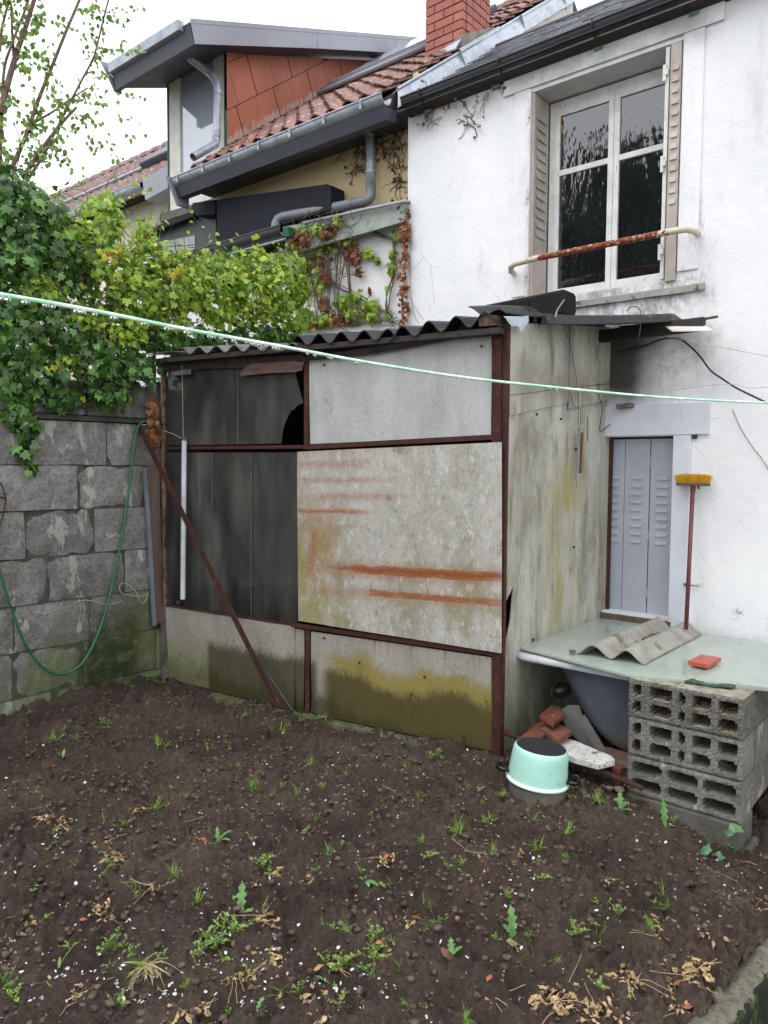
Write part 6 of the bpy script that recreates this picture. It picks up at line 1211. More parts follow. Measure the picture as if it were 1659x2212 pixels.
spec = [(757, 545, .07, .08, .04, 0, 90), (665, 575, .07, .09, .04, 0, 70), (650, 515, .14, .08, .05, .1, 110), (710, 500, .1, .07, .05, .1, 80), (680, 520, .08, .05, .04, 0, 50), (730, 690, .2, .05, .05, 0, 80), (770, 560, .05, .05, .04, 0, 60), (705, 600, .05, .1, .04, 0, 50), (690, 570, .06, .07, .04, 0, 50), (775, 585, .03, .05, .03, 0, 24), (680, 700, .2, .05, .06, 0, 80), (800, 625, .02, .04, .03, 0, 14), (700, 655, .08, .08, .05, 0, 50)]
C2, O2 = blobs(spec, rng, plane=lambda x, y, off: onY(x, y, YE-.05-off), shell=.2); C2 = np.concatenate([C2, C[dead]]); O2 = np.concatenate([O2, O[dead]]); n = len(C2); X, T, N = frames(O2, 0, rng, n, .5)
foliage(cl_, C2, rng.uniform(.025, .055, n), X, T, N, (MO['x'], M['ivy_dead']), nparts=90, name='dead_leaf')
g = MB(); rr = random.Random(15)
for pts in (((640, 520), (680, 505), (720, 480), (760, 465), (800, 500), (880, 522)), ((700, 480), (705, 540), (712, 600), (708, 700)), ((735, 470), (730, 540), (728, 620), (735, 700)), ((650, 510), (680, 560), (720, 610), (770, 640), (840, 680)), ((745, 470), (748, 520), (752, 600), (760, 690)), ((690, 500), (700, 560), (690, 640), (700, 700)), ((835, 690), (840, 640), (846, 600), (850, 560), (852, 500)), ((660, 540), (676, 600), (684, 660), (680, 705)), ((720, 500), (740, 560), (726, 640), (745, 700)), ((770, 560), (785, 550), (800, 552), (818, 562)), ((700, 690), (750, 700), (820, 690), (862, 700))):
    for k in range(5): g.tube(smoothp([onY(x+rr.uniform(-6, 6), y+rr.uniform(-6, 6), YE-.02-rr.uniform(0, .04)) for x, y in pts]), rr.uniform(.0015, .0042), 5, False)
tag(g.build('stem', M['stem'], cl_), kind='stuff')
twigs(cl_, 150, rng, lambda: onY(rng.uniform(630, 770), rng.uniform(475, 600), YE-.18), M['stem'], L=(.08, .25)); twigs(cl_, 90, rng, lambda: onY(rng.uniform(650, 860), rng.uniform(670, 705), YE-.06), M['stem'], L=(.06, .2))
# dead ivy strip down the corner of the white house
ds = thing('dead_ivy_strip', 'narrow strip of rust-brown dead ivy down the corner of the white house', 'dead ivy', tuple(onY(872, 700, YF-.02)))
C = np.array([onY(873+rng.normal(0, 5.5)+3*math.sin(y*.05)-(.01*(y-430)), y, YF-.02-rng.uniform(0, .03)) for y in np.concatenate([rng.uniform(432, 705, 210), rng.uniform(470, 520, 30)])]); n = len(C)
X, T, N = frames(np.tile([0, -1., .2], (n, 1)), 0, rng, n, .55); foliage(ds, C, rng.uniform(.025, .05, n), X, T, N, MO['x'], nparts=300)
g = MB(); g.tube(smoothp([onY(x, y, YF-.015) for x, y in ((880, 425), (874, 500), (876, 580), (868, 650), (870, 705))]), .004, 5)
g.tube(smoothp([onY(x, y, YF-.012) for x, y in ((888, 480), (886, 600), (892, 670), (905, 700))]), .0016, 4); g.tube(smoothp([onY(x, y, YF-.012) for x, y in ((885, 640), (900, 670), (915, 690))]), .0014, 4); g.build('stem', M['stem'], ds)
# dead vines under the eaves
def deadvine(lab, reg, Y, n1, n2, seed, L=(.06, .2)):
    r2 = np.random.default_rng(seed); t_ = thing('dead_vine', lab, 'dead vine', tuple(onY(*reg[0][:2], Y))); g = MB(); Cs = []
    for _ in range(n1):
        x, y, sx, sy = reg[r2.integers(len(reg))]; p = onY(x+r2.normal(0, sx), y+r2.normal(0, sy), Y-.01); d = np.array([r2.normal(0, .8), r2.normal(0, .12), r2.normal(-.3, .7)]); pts = [p]; l = r2.uniform(*L)
        for k in range(5): d = d+np.array([r2.normal(0, .35), r2.normal(0, .1), r2.normal(0, .35)]); d /= np.linalg.norm(d); q = pts[-1]+d*l/5; q[1] = min(q[1], Y-.004); pts.append(q)
        g.tube(pts, r2.uniform(.0012, .0035), 4, False); Cs.append(pts[-1])
    tag(g.build('stem', M['stem'], t_), kind='stuff'); C = np.array([Cs[r2.integers(len(Cs))]+r2.normal(0, .012, 3)*[1, 0, 1]-[0, .01, 0] for _ in range(n2)]); X, T, N = frames(np.tile([0, -1., 0], (n2, 1)), 0, r2, n2, .6)
    foliage(t_, C, r2.uniform(.018, .04, n2), X, T, N, dvm, nparts=n2)
dvm = leafmat_obj('withered_leaf', ('4d3c31', '66503f', '3a2d26'), .7, .1)
deadvine('tangle of dead brown vine beside the downpipe on the cream wall', [(830, 300, 18, 14), (845, 335, 14, 18), (815, 310, 10, 25), (770, 310, 25, 10), (775, 350, 6, 20), (860, 380, 6, 20), (860, 280, 14, 10)], YN, 150, 90, 31)
deadvine('sparse dead dark vine clinging under the gutter of the white house', [(930, 225, 18, 14), (960, 215, 25, 10), (1000, 210, 22, 14), (1010, 250, 6, 10), (1050, 200, 16, 6), (925, 250, 8, 10)], YF, 70, 26, 32, (.04, .14))
# ---- bare-branched shrub with young leaves, beyond the wall
tr = thing('young_tree', 'slender leafy-twigged tree rising behind the wall at the upper left', 'tree', (-4.9, 1.9, 1.6)); XT = -4.95
onT = lambda x, y: onX(x, y, XT)
br_ = [([(0, 245), (14, 190), (36, 115), (55, 60), (80, -20)], 7), ([(12, 372), (5, 320), (0, 270), (-8, 200)], 4), ([(22, 372), (40, 330), (58, 288), (83, 216), (115, 137), (144, 65), (176, -10)], 5), ([(50, 385), (75, 345), (97, 313), (130, 270), (165, 232)], 5), ([(60, 390), (90, 335), (119, 288), (150, 230), (180, 173), (205, 125), (218, 85), (230, 29), (234, -20)], 3.2), ([(58, 288), (80, 262), (108, 245), (155, 212), (194, 187)], 2.8), ([(0, 110), (6, 60), (14, 0), (18, -20)], 3), ([(0, 340), (6, 250), (12, 150), (20, 100), (60, 10), (66, -20)], 3.5), ([(36, 115), (20, 60), (30, 0)], 3)]
g = MB(); tips = []
for pts, w in br_:
    S_ = smoothp([onT(x, y)+[(0 if w > 4 else .04*math.sin(x)), 0, 0] for x, y in pts], 5); d = 5.2/FPX; g.tube(S_, [w*d*.95*(1-.45*i/len(S_)) for i in range(len(S_))], 7, False); tips.append(S_)
g.build('branch', M['bark'], tr, smooth=True)['kind'] = 'stuff'
g = MB(); L0 = []; rr = np.random.default_rng(77)
def twig(p, d, l, r, depth=0):
    pts = [p]; k = 6
    for i in range(k):
        d = d+rr.normal(0, .16, 3)*[.4, 1, 1]; d /= np.linalg.norm(d); pts.append(pts[-1]+d*l/k)
        if rr.random() < .8: L0.append((pts[-1]+rr.normal(0, .01, 3), d))
        if rr.random() < .35: L0.append((pts[-1]+rr.normal(0, .015, 3), d))
    g.tube(pts, [r*(1-.12*i) for i in range(k+1)], 4, False)
for S_ in tips:
    for i in range(2, len(S_)-1, 2):
        if rr.random() < .62:
            t = S_[i+1]-S_[i]; t /= np.linalg.norm(t); d = t*.7+np.array([rr.normal(0, .2), rr.normal(0.15, .6), rr.normal(0, .3)]); twig(S_[i], d/np.linalg.norm(d), rr.uniform(.1, .34), .0018)
        if rr.random() < .7: L0.append((S_[i]+rr.normal(0, .02, 3), np.array([0, 0, 1.])))
for (x0, y0, x1, y1) in ((160, 240, 300, 290), (150, 270, 255, 345), (190, 190, 315, 220), (105, 305, 200, 370), (215, 110, 300, 75), (140, 40, 195, 140), (165, 225, 290, 262), (230, 40, 260, 20), (255, 70, 290, 10), (60, 30, 120, 50), (30, 140, 70, 150)):
    a, b = onT(x0, y0), onT(x1, y1); d = b-a; twig(a, d/np.linalg.norm(d), np.linalg.norm(d), .0016)
tag(g.build('twig', M['bark'], tr), kind='stuff')
C = np.array([p for p, d in L0]); C = np.concatenate([C, C+rr.normal(0, .022, C.shape)]); n = len(C); X, T, N = frames(np.tile([1., -.6, .3], (n, 1)), 0, rr, n, .7, 1.1)
foliage(tr, C, rr.uniform(.025, .05, n), X, T, N, (MO['t'], M['tree_leaf']), ova_v, ova_f, nparts=300)
# ---- trees across the garden, mirrored in the upper window
lm2 = leafmat('far_tree_leaf', ('22341c', '33492a', '3f5a30'), .5, .2)
TN = ('broad bushy tree', 'tallest narrow tree', 'leaning bushy tree', 'second tall narrow tree', 'bushy tree at the near end', 'bushy tree at the far end', 'dense low tree', 'pointed tree')
for k, (x, y, h, w) in enumerate(((-7.6, -5.0, 7.6, 1.1), (-7.0, -5.6, 8.3, .9), (-6.4, -5.0, 7.5, 1.1), (-5.8, -5.6, 8.1, .9), (-5.2, -5.0, 7.6, 1.1), (-8.3, -5.3, 8.0, 1.1), (-6.6, -6.3, 8.5, 1.2), (-4.5, -5.3, 8.0, 1.1))):
    t_ = thing('garden_tree', TN[k]+' mirrored darkly in the upper window panes', 'tree', (x, y, -.6), 'trees behind the viewer mirrored in the window')
    g = MB(); g.tube([(x, y, -.6), (x+.1, y, h*.4), (x-.05, y, h*.92)], [.12, .08, .02], 8); g.build('trunk', M['bark'], t_)
    n = 5200; r2 = np.random.default_rng(100+k); u = r2.random(n)**.7; zc = 1.2+(h-1.2)*u; prof_ = w*(1-u**5)*(.8+.25*np.sin(zc*4+k)); a = r2.uniform(0, 6.283, n); rr_ = prof_*np.sqrt(r2.random(n))*(1+.3*np.sin(a*3+zc*3))
    C = np.stack([x+rr_*np.cos(a), y+rr_*np.sin(a), zc], 1); X, T, N = frames(np.stack([np.cos(a), np.sin(a), a*0+.3], 1), 0, r2, n); foliage(t_, C, r2.uniform(.08, .16, n), X, T, N, lm2, ova_v, ova_f, nparts=0)
g = MB(); g.box((-16, -6.9, -.6), (0, -6.8, 1.7)); o = g.build('garden_fence', M['wood']); tag(o, 'long brown garden fence behind the viewer below the mirrored trees', 'fence')

# ================================================================= weeds on the soil
Z4 = lambda x, y: (x*.52, y*.52+1460); Z5 = lambda x, y: (796+.52*x, 1592+.52*y)
def gp(x, y):
    p = onZ(x, y, 0.)
    for _ in range(3): p = onZ(x, y, float(soil_z(p[0], p[1])))
    return p
GM = surf('grass_blade', rgb('7ea03a'), rgb('5f8a2e'), 20, [(rgb('b3a768'), 30, .62, .7)], bump=None, rough=.5)
def ribbon(g, p, d, l, w, bend, k=5, r=random):
    d = np.array(d, float); d /= np.linalg.norm(d); s_ = np.cross(d, [0, 0, 1.]); s_ = s_/(np.linalg.norm(s_)+1e-6) if np.linalg.norm(s_) > .01 else np.array([1., 0, 0]); b = len(g.v); q = np.array(p, float)
    for i in range(k+1):
        ww = w*(1-(i/k)**1.5)+.0002; g.v += [tuple(q-s_*ww), tuple(q+s_*ww)]; d = d+np.array([0, 0, -bend/k]); d /= np.linalg.norm(d); q = q+d*l/k
    for i in range(k): g.f.append((b+2*i, b+2*i+1, b+2*i+3, b+2*i+2))
def grass(seed, n, l, flat=.5):
    r = random.Random(seed); g = MB()
    for _ in range(n):
        a = r.uniform(0, 6.283); t = r.uniform(.1, flat+.45); ribbon(g, (r.gauss(0, .008), r.gauss(0, .008), 0), (math.cos(a)*t, math.sin(a)*t, 1-.3*t), l*r.uniform(.5, 1.1), r.uniform(.0009, .0018), r.uniform(.5, 1.6))
    me = bpy.data.meshes.new('grass_tuft'); me.from_pydata(g.v, [], g.f); me.materials.append(GM); return me
gm = [grass(1, 26, .09), grass(2, 16, .07), grass(3, 34, .075, .9), grass(4, 9, .10)]
def put(me, x, y, s=1., rz=None, label=None, cat=None, group=None, name=None, z=0.):
    p = gp(x, y); o = bpy.data.objects.new(name or me.name.split('.')[0], me); link(o); o.location = p+[0, 0, z-.004]; o.rotation_euler = (0, 0, random.uniform(0, 6.28) if rz is None else rz); o.scale = (s, s, s); return tag(o, label, cat, group)
for i, (x, y, s) in enumerate(((655, 285, 1.1), (1060, 455, 1.1), (1045, 462, .8), (1240, 495, 1), (640, 550, 1.1), (600, 560, .7), (1170, 238, 1.2), (1130, 225, 1.), (990, 190, 1), (1285, 325, 1), (425, 610, .9), (215, 262, 1), (330, 270, .8), (450, 215, .8), (870, 300, .9), (1310, 595, .8), (720, 830, .8), (1340, 690, .6), (40, 840, .8), (1550, 600, .6), (690, 290, .7), (770, 500, .6), (1020, 160, .7), (1200, 205, .8), (1440, 410, .6), (120, 150, .8), (700, 40, .6), (1350, 190, .9), (1250, 185, .8))):
    put(gm[i % 4], *Z4(x, y), s*.8, None, 'small tuft of green grass growing in the bare dug soil', 'grass tuft', 'grass tufts scattered over the garden soil')
for i, (x, y, s) in enumerate(((210, 250, 1.2), (365, 392, 1.3), (380, 400, .9), (703, 465, 1), (425, 335, .8), (240, 705, .9), (1225, 655, .8), (150, 130, .7), (820, 500, .7), (265, 790, .7), (1440, 600, .5), (500, 350, .8), (150, 1120, .8), (400, 1175, .8), (1245, 700, .5), (850, 240, .7), (830, 170, .9), (560, 235, .7))):
    put(gm[(i+1) % 4], *Z5(x, y), s*.72, None, 'small tuft of green grass growing in the bare dug soil', 'grass tuft', 'grass tufts scattered over the garden soil')
# lobed thistle leaves
TH = {}
def thistle_leaf(g, p, az, el, l, w, bend, r):
    k = 9; d = np.array([math.cos(az)*math.cos(el), math.sin(az)*math.cos(el), math.sin(el)]); s_ = np.array([-math.sin(az), math.cos(az), 0]); q = np.array(p, float); b = len(g.v); rows = []
    for i in range(k+1):
        t = i/k; base = math.sin(math.pi*min(1, t*.85+.12))**.8; lob = (1.0 if i % 2 else .45); ww = w*base*lob*(1 if i < k else .05); up = np.cross(d, s_); rows.append((q-s_*ww+up*.18*ww-d*(.25*ww if i % 2 else 0)*-1, q-up*-.02*w, q+s_*ww+up*.18*ww))
        d = d+np.array([0, 0, -bend/k]); d /= np.linalg.norm(d); q = q+d*l/k
    for ro_ in rows: g.v += [tuple(v) for v in ro_]
    for i in range(k): g.f += [(b+3*i, b+3*i+1, b+3*i+4, b+3*i+3), (b+3*i+1, b+3*i+2, b+3*i+5, b+3*i+4)]
def thistle(seed, leaves, l, w, mat):
    r = random.Random(seed); g = MB()
    for az, el, s in leaves: thistle_leaf(g, (0, 0, .002), az, el, l*s, w*s, r.uniform(.5, 1.3), r)
    me = bpy.data.meshes.new('thistle'); me.from_pydata(g.v, [], g.f); me.materials.append(mat); return me
m = MT('thistle_leaf'); c = m.mix(m.sm(m.noise(25, 4), .35, .65), rgb('5c8a4c'), rgb('7da564')); c = m.mix(m.sm(m.noise(120, 3), .62, .7), c, rgb('b9cfae')); TL = m.fin(c, .45, m.noise(90, 3), .002, .4, trans=.2)
LG = leafmat_obj('light_weed', ('7f9a4c', '95ac5c', '6b8a3d'), .45, .3); TAN = surf('dry_tan', rgb('b89f78'), rgb('9a8059'), 30, [(rgb('d6c6a2'), 40, .56, .66)], bump=(80, .004), rough=.8)
pi = math.pi
def T(seed, x, y, lv, l, w, lab, fn=Z4, mat=TL, s=1.): return put(thistle(seed, lv, l, w, mat), *fn(x, y), s, 0, lab, 'thistle', None, 'thistle')
T(1, 1000, 985, [(2.3, 1.25, .95), (3.5, .35, 1.15), (-.6, .25, .85), (-1.3, .15, .8), (2.9, .9, .7), (.6, .6, .7)], .105, .020, 'big spiky thistle seedling beside the hole in the middle foreground')
T(2, 905, 690, [(1.0, 1.1, 1), (0.3, .9, .9), (2.6, 1.2, .8), (3.8, .4, .8)], .075, .013, 'half-withered thistle standing left of centre with brown lower leaves')
T(3, 600, 830, [(2.5, 1.4, 1.2), (2.7, .6, .8), (-.6, .2, .9), (-1.6, .1, .8), (.3, .2, .6)], .085, .017, 'whitish spiky thistle in the right middle foreground', Z5)
T(4, 1048, 300, [(2.2, 1.3, 1), (1.5, .5, .9), (3.4, .2, .9), (4.4, .1, .8), (0, .5, .7)], .08, .016, 'thistle growing at the left foot of the block stack', Z5)
T(5, 1230, 375, [(2.3, 1.45, 1.3), (2.9, .9, .8), (-.4, .3, .9), (0.4, .8, .6)], .095, .015, 'upright thistle leaf in front of the solid base block', Z5)
T(6, 260, 340, [(2.3, 1.2, 1), (3.3, .7, .7), (.8, .9, .7)], .05, .01, 'little thistle sprout in the upper left of the soil')
T(7, 245, 1215, [(.9, 1.2, 1.3), (2.6, .6, .7)], .06, .008, 'pale yellowish single thistle leaf at the lower left', Z4, LG)
T(8, 345, 905, [(2.3, 1.2, 1), (3.3, .7, .7), (.8, .9, .9)], .05, .013, 'bright green jagged leaf next to the tan withered one', Z5, TL)
T(9, 1070, 1400, [(2.0, .9, 1), (3.3, .7, .9), (.8, .9, .7), (-.6, .4, .9)], .045, .011, 'small thistle rosette at the bottom edge left of centre')
T(10, 1520, 850, [(2.0, .5, 1), (3.3, .4, .9), (.2, .4, 1.1), (-.6, .4, .9)], .05, .011, 'pale thistle lying flat among white petals right of the big thistle')
T(11, 695, 950, [(2.0, .9, 1), (3.6, .7, .9), (.5, .9, .8), (-.9, .4, .9)], .03, .008, 'tiny bright green thistle rosette below the whitish thistle', Z5)
T(12, 1105, 625, [(2.2, 1.2, 1), (.5, .9, .8)], .04, .008, 'tiny two-leaved thistle sprout in mid soil')
T(13, 20, 600, [(2.0, .5, 1), (.2, .4, 1.1), (-.6, .4, .9)], .05, .012, 'pale green mottled thistle left of the dead flower heads', Z5, LG)
T(14, 1350, 1265, [(2.0, .5, 1), (.2, .4, 1.1), (4, .9, .9)], .045, .009, 'thistle lying on its side near a fallen grass stalk', Z4)
# dock seedlings with round dark leaves by the base block
def roundleaf(seed, n, l, h, mat, nm):
    r = random.Random(seed); g = MB()
    for i in range(n):
        a = r.uniform(0, 6.28); top = np.array([r.gauss(0, .02), r.gauss(0, .02), h*r.uniform(.3, 1)]); g.tube([(0, 0, 0), top*.5+[.004, 0, 0], top], .0012, 4, False)
        N_ = np.array([.3*math.cos(a), -.6, .7]); N_ /= np.linalg.norm(N_); T_ = np.array([math.cos(a), math.sin(a)*.3, .2]); T_ -= N_*np.dot(T_, N_); T_ /= np.linalg.norm(T_); X_ = np.cross(T_, N_)
        b = len(g.v); g.v += [tuple(top+l*r.uniform(.7, 1.1)*(v[0]*1.3*X_+v[1]*T_+v[2]*N_)) for v in ova_v]; g.f += [tuple(b+q for q in f) for f in ova_f]
    me = bpy.data.meshes.new(nm); me.from_pydata(g.v, [], g.f); me.materials.append(mat); return me
DK = surf('dock_leaf', rgb('3b6040'), rgb('4c7a45'), 20, bump=None, rough=.35)
put(roundleaf(3, 3, .055, .14, DK, 'dock_plant'), *Z5(1525, 500), 1, 0, 'dock seedling with round dark leaves at the corner of the base block', 'weed', None, 'dock_plant')
put(roundleaf(5, 3, .045, .03, DK, 'dock_plant'), *Z5(1430, 490), 1, 0, 'low dock seedling lying flat left of the base block corner', 'weed', None, 'dock_plant')
def leafy(seed, n, l, h, spread, mat, nm):
    r = random.Random(seed); g = MB()
    for i in range(n):
        a = r.uniform(0, 6.28); e = np.array([math.cos(a)*spread*r.random(), math.sin(a)*spread*r.random(), h*r.uniform(.4, 1)]); pts = [np.zeros(3), e*.5+[0, 0, h*.15], e]; g.tube(pts, .0008, 3, False)
        for k in range(7):
            t = .25+.75*k/6; p = e*t+[0, 0, h*.12*math.sin(pi*t)]; aa = r.uniform(0, 6.28); T_ = np.array([math.cos(aa), math.sin(aa), r.uniform(.0, .8)]); T_ /= np.linalg.norm(T_); N_ = np.cross(T_, [math.sin(aa), -math.cos(aa), .2]); N_ /= np.linalg.norm(N_); X_ = np.cross(T_, N_)
            b = len(g.v); ll = l*r.uniform(.6, 1.1); g.v += [tuple(p+ll*(v[0]*X_+v[1]*T_+v[2]*N_)) for v in ((0, 0, 0), (.3, .5, .05), (0, 1, 0), (-.3, .5, .05))]; g.f.append((b, b+1, b+2, b+3))
    me = bpy.data.meshes.new(nm); me.from_pydata(g.v, [], g.f); me.materials.append(mat); return me
lw = [leafy(1, 7, .014, .05, .05, LG, 'chickweed'), leafy(2, 4, .012, .06, .03, LG, 'chickweed'), leafy(3, 12, .013, .04, .07, LG, 'chickweed'), leafy(4, 5, .011, .035, .05, GM, 'chickweed')]
for i, (x, y, s) in enumerate(((870, 1120, 1.5), (930, 1050, 1.4), (830, 1150, 1.2), (960, 1100, 1.2), (470, 1140, 1.2), (430, 1160, 1), (1410, 1210, 1.2), (1360, 1200, 1), (1095, 800, 1.1), (1120, 840, 1), (1100, 770, .9), (235, 265, 1.2), (210, 285, 1), (320, 270, 1), (440, 200, 1), (400, 220, .8), (1340, 470, .8), (1510, 450, .8), (110, 905, 1), (170, 875, .8), (660, 1190, .8), (1050, 690, .9), (1120, 980, 1), (740, 430, .8), (460, 470, .7), (1420, 710, .7), (1260, 660, .8), (60, 1350, 1.2), (20, 1290, 1), (1540, 1120, 1), (1560, 1180, 1), (750, 220, .8), (600, 200, .7), (1240, 1330, 1), (520, 620, .8), (200, 720, .6), (1100, 190, .8), (1500, 820, .8), (700, 470, .7), (930, 1180, .8), (540, 1160, .8), (900, 1140, 1.2), (980, 1060, 1.1))):
    put(lw[i % 4], *Z4(x, y), s*.9, None, 'low sprawling chickweed with tiny pale leaves on the soil', 'weed', 'chickweed plants scattered over the soil')
for i, (x, y, s) in enumerate(((490, 360, 1), (260, 90, 1.2), (285, 80, 1.3), (330, 550, 1), (250, 500, .9), (350, 520, .8), (1035, 745, 1.1), (845, 800, 1.1), (860, 820, 1), (30, 890, 1.2), (20, 830, 1), (400, 590, .9), (230, 430, .8), (700, 520, .6), (600, 530, .5), (1270, 360, 1), (1290, 340, .8), (530, 840, .7), (240, 1130, .5), (580, 930, .6), (1440, 590, .6), (500, 490, .7), (1190, 700, .6), (140, 150, .7), (1520, 470, .9), (880, 190, .9), (900, 150, .8), (1080, 240, .6), (960, 1040, .8), (1070, 1080, .6))):
    put(lw[(i+2) % 4], *Z5(x, y), s*.8, None, 'low sprawling chickweed with tiny pale leaves on the soil', 'weed', 'chickweed plants scattered over the soil')
# withered weeds
def dry(seed, n, l, w, curl=1., up=.3, stalks=2):
    r = random.Random(seed); g = MB()
    for i in range(n):
        a = r.uniform(0, 6.28); p = np.array([r.gauss(0, l*.5), r.gauss(0, l*.35), r.uniform(0, .012)]); k = 6; d = np.array([math.cos(a), math.sin(a), r.uniform(0, up)]); s_ = np.array([-math.sin(a), math.cos(a), r.uniform(-.5, .5)]); b = len(g.v); q = p.copy(); ll = l*r.uniform(.4, 1)
        for j in range(k+1):
            ww = w*r.uniform(.4, 1.1)*math.sin(pi*(j+.4)/(k+1)); g.v += [tuple(q-s_*ww+[0, 0, r.uniform(-.003, .006)]), tuple(q+[0, 0, -.002]), tuple(q+s_*ww+[0, 0, r.uniform(-.003, .006)])]; d = d+np.array([r.gauss(0, .3), r.gauss(0, .3), -.22*curl]); d[2] = max(d[2], -.3); d /= np.linalg.norm(d); q = q+d*ll/k; q[2] = max(q[2], 0)
        for j in range(k): g.f += [(b+3*j, b+3*j+1, b+3*j+4, b+3*j+3), (b+3*j+1, b+3*j+2, b+3*j+5, b+3*j+4)]
    for i in range(stalks):
        a = r.uniform(0, 6.28); q = np.array([0, 0, .004]); pts = [q]; d = np.array([math.cos(a), math.sin(a), r.uniform(0, .5)])
        for j in range(5): d = d+np.array([r.gauss(0, .2), r.gauss(0, .2), -.12]); d /= np.linalg.norm(d); q = q+d*l*.4; q[2] = max(q[2], .002); pts.append(q)
        g.tube(pts, .0009, 4, False)
    me = bpy.data.meshes.new('withered_weed'); me.from_pydata(g.v, [], g.f); me.materials.append(TAN); return me
dw = [dry(1, 12, .05, .008), dry(2, 18, .045, .009), dry(3, 8, .04, .007), dry(4, 6, .06, .004, stalks=3), dry(5, 3, .03, .009, stalks=1)]
for i, (x, y, s) in enumerate(((215, 590, 1.3), (230, 620, 1.2), (190, 550, .8), (60, 440, 1), (20, 470, .8), (430, 695, .8), (470, 750, .8), (840, 705, .7), (860, 690, .6), (1215, 825, 1.1), (1270, 840, .9), (1170, 820, .8), (80, 1060, 1.1), (40, 1090, 1), (330, 1350, .9), (350, 1310, .7), (1110, 1180, .9), (1300, 1350, 1), (1350, 1400, 1), (1320, 1430, .9), (410, 960, .7), (960, 1190, .7), (570, 550, .7), (1100, 1000, .9), (1140, 1010, .8), (1000, 1240, .7), (1140, 1330, .7), (700, 690, .6), (640, 870, .8), (190, 1270, .7), (700, 1420, .8), (840, 1380, .5), (450, 1000, .6), (1650, 480, .6), (10, 1050, .8), (130, 1010, .7), (1370, 1190, .8), (1060, 860, .6), (960, 1250, .8), (1030, 1280, .7))):
    put(dw[i % 5], *Z4(x, y), s*1.2, None, 'clump of withered tan weed leaves lying on the soil', 'withered weed', 'withered weeds lying on the soil')
for i, (x, y, s) in enumerate(((740, 1090, 1.1), (800, 1100, 1.1), (860, 1080, 1), (900, 1110, 1.1), (1000, 1090, 1), (1070, 1000, .9), (1110, 1010, .8), (960, 570, .8), (990, 590, .6), (1110, 605, .6), (1220, 780, .9), (1560, 700, .9), (1590, 720, .8), (1430, 830, 1), (1370, 850, .7), (1370, 960, .9), (1350, 1000, .9), (460, 435, .6), (460, 485, .6), (150, 760, .9), (180, 770, .8), (500, 1080, 1.1), (70, 510, .8), (1490, 690, .6), (590, 630, .5), (1260, 940, .6), (530, 390, .6), (940, 1130, 1), (1030, 1150, .9), (810, 1130, 1), (1240, 1010, .7), (1650, 540, .8), (1430, 940, .7), (1300, 1130, .8), (90, 880, .8), (620, 860, .6), (1210, 830, .7), (620, 480, .5), (1550, 640, .8))):
    put(dw[(i*2+1) % 5], *Z5(x, y), s*1.1, None, 'clump of withered tan weed leaves lying on the soil', 'withered weed', 'withered weeds lying on the soil')
# uprooted straw tuft in the left foreground
r = random.Random(9); g = MB()
for i in range(46):
    a = r.uniform(3.3, 6.5) if i < 34 else r.uniform(0, 6.28); q = np.array([r.gauss(0, .006), r.gauss(0, .006), .03]); pts = [q]; d = np.array([math.cos(a), math.sin(a), r.uniform(-.1, .7)]); l = r.uniform(.06, .15)
    for j in range(6): d = d+np.array([r.gauss(0, .14), r.gauss(0, .14), -.2]); d /= np.linalg.norm(d); q = q+d*l/6; q[2] = max(q[2], .004); pts.append(q)
    g.tube(pts, [.0013, .0013, .0012, .001, .0009, .0007, .0004], 4, False)
me = bpy.data.meshes.new('straw_tuft'); me.from_pydata(g.v, [], g.f); me.materials.append(surf('straw', rgb('b5aa80'), rgb('9c8d62'), 20, bump=None, rough=.7)); put(me, *Z4(600, 1240), 1.0, .3, 'uprooted pale straw tuft with spread roots in the left foreground', 'straw tuft', None, 'straw_tuft')
# long roots / twigs
def twigline(pts, fn, r_, mat, lab, cat='twig'):
    P_ = [gp(*fn(x, y))+[0, 0, .008] for x, y in pts]; g = MB(); g.tube(smoothp(P_, 4), r_, 5); o = g.build(cat.replace(' ', '_'), mat); tag(o, lab, cat)
DKW = surf('dark_stick', rgb('2e2521'), rgb('463931'), 40, bump=(120, .003)); RT = surf('root', rgb('9a8a66'), rgb('7a6a4d'), 20, bump=None)
twigline(((620, 1260), (680, 1330), (740, 1390), (800, 1430)), Z4, .0011, RT, 'long curved pale root trailing right from the straw tuft', 'root')
twigline(((40, 715), (58, 760), (72, 800), (85, 845)), Z5, .006, DKW, 'thick black charred stick near the bottom centre', 'stick')
twigline(((1390, 550), (1430, 565), (1470, 580), (1530, 610)), Z5, .0012, RT, 'straight tan stalk left of the right edge', 'root')
twigline(((570, 420), (600, 445), (640, 462), (680, 470)), Z4, .0012, RT, 'curved tan root in the upper left soil', 'root')
twigline(((440, 455), (480, 440), (510, 415), (520, 408)), Z4, .0016, surf('green_stalk', rgb('7c8a4f'), bump=None), 'greenish stalk bending up in the upper left soil', 'stalk')
twigline(((885, 910), (870, 950), (850, 990), (832, 1030)), Z5, .0011, RT, 'pale stalk standing diagonally right of bottom centre', 'stalk')
twigline(((490, 655), (540, 658), (600, 655)), Z4, .003, DKW, 'dark twig lying left of the half-withered thistle', 'twig')
twigline(((345, 430), (380, 455), (420, 485), (480, 490)), Z5, .0014, RT, 'tan stalk lying in the middle of the soil', 'stalk')
twigline(((1180, 460), (1215, 458), (1250, 448)), Z5, .0022, DKW, 'short dark twig in front of the base block', 'twig')
twigline(((770, 615), (820, 600), (855, 588)), Z4, .0014, RT, 'short straight stalk above the half-withered thistle', 'stalk')
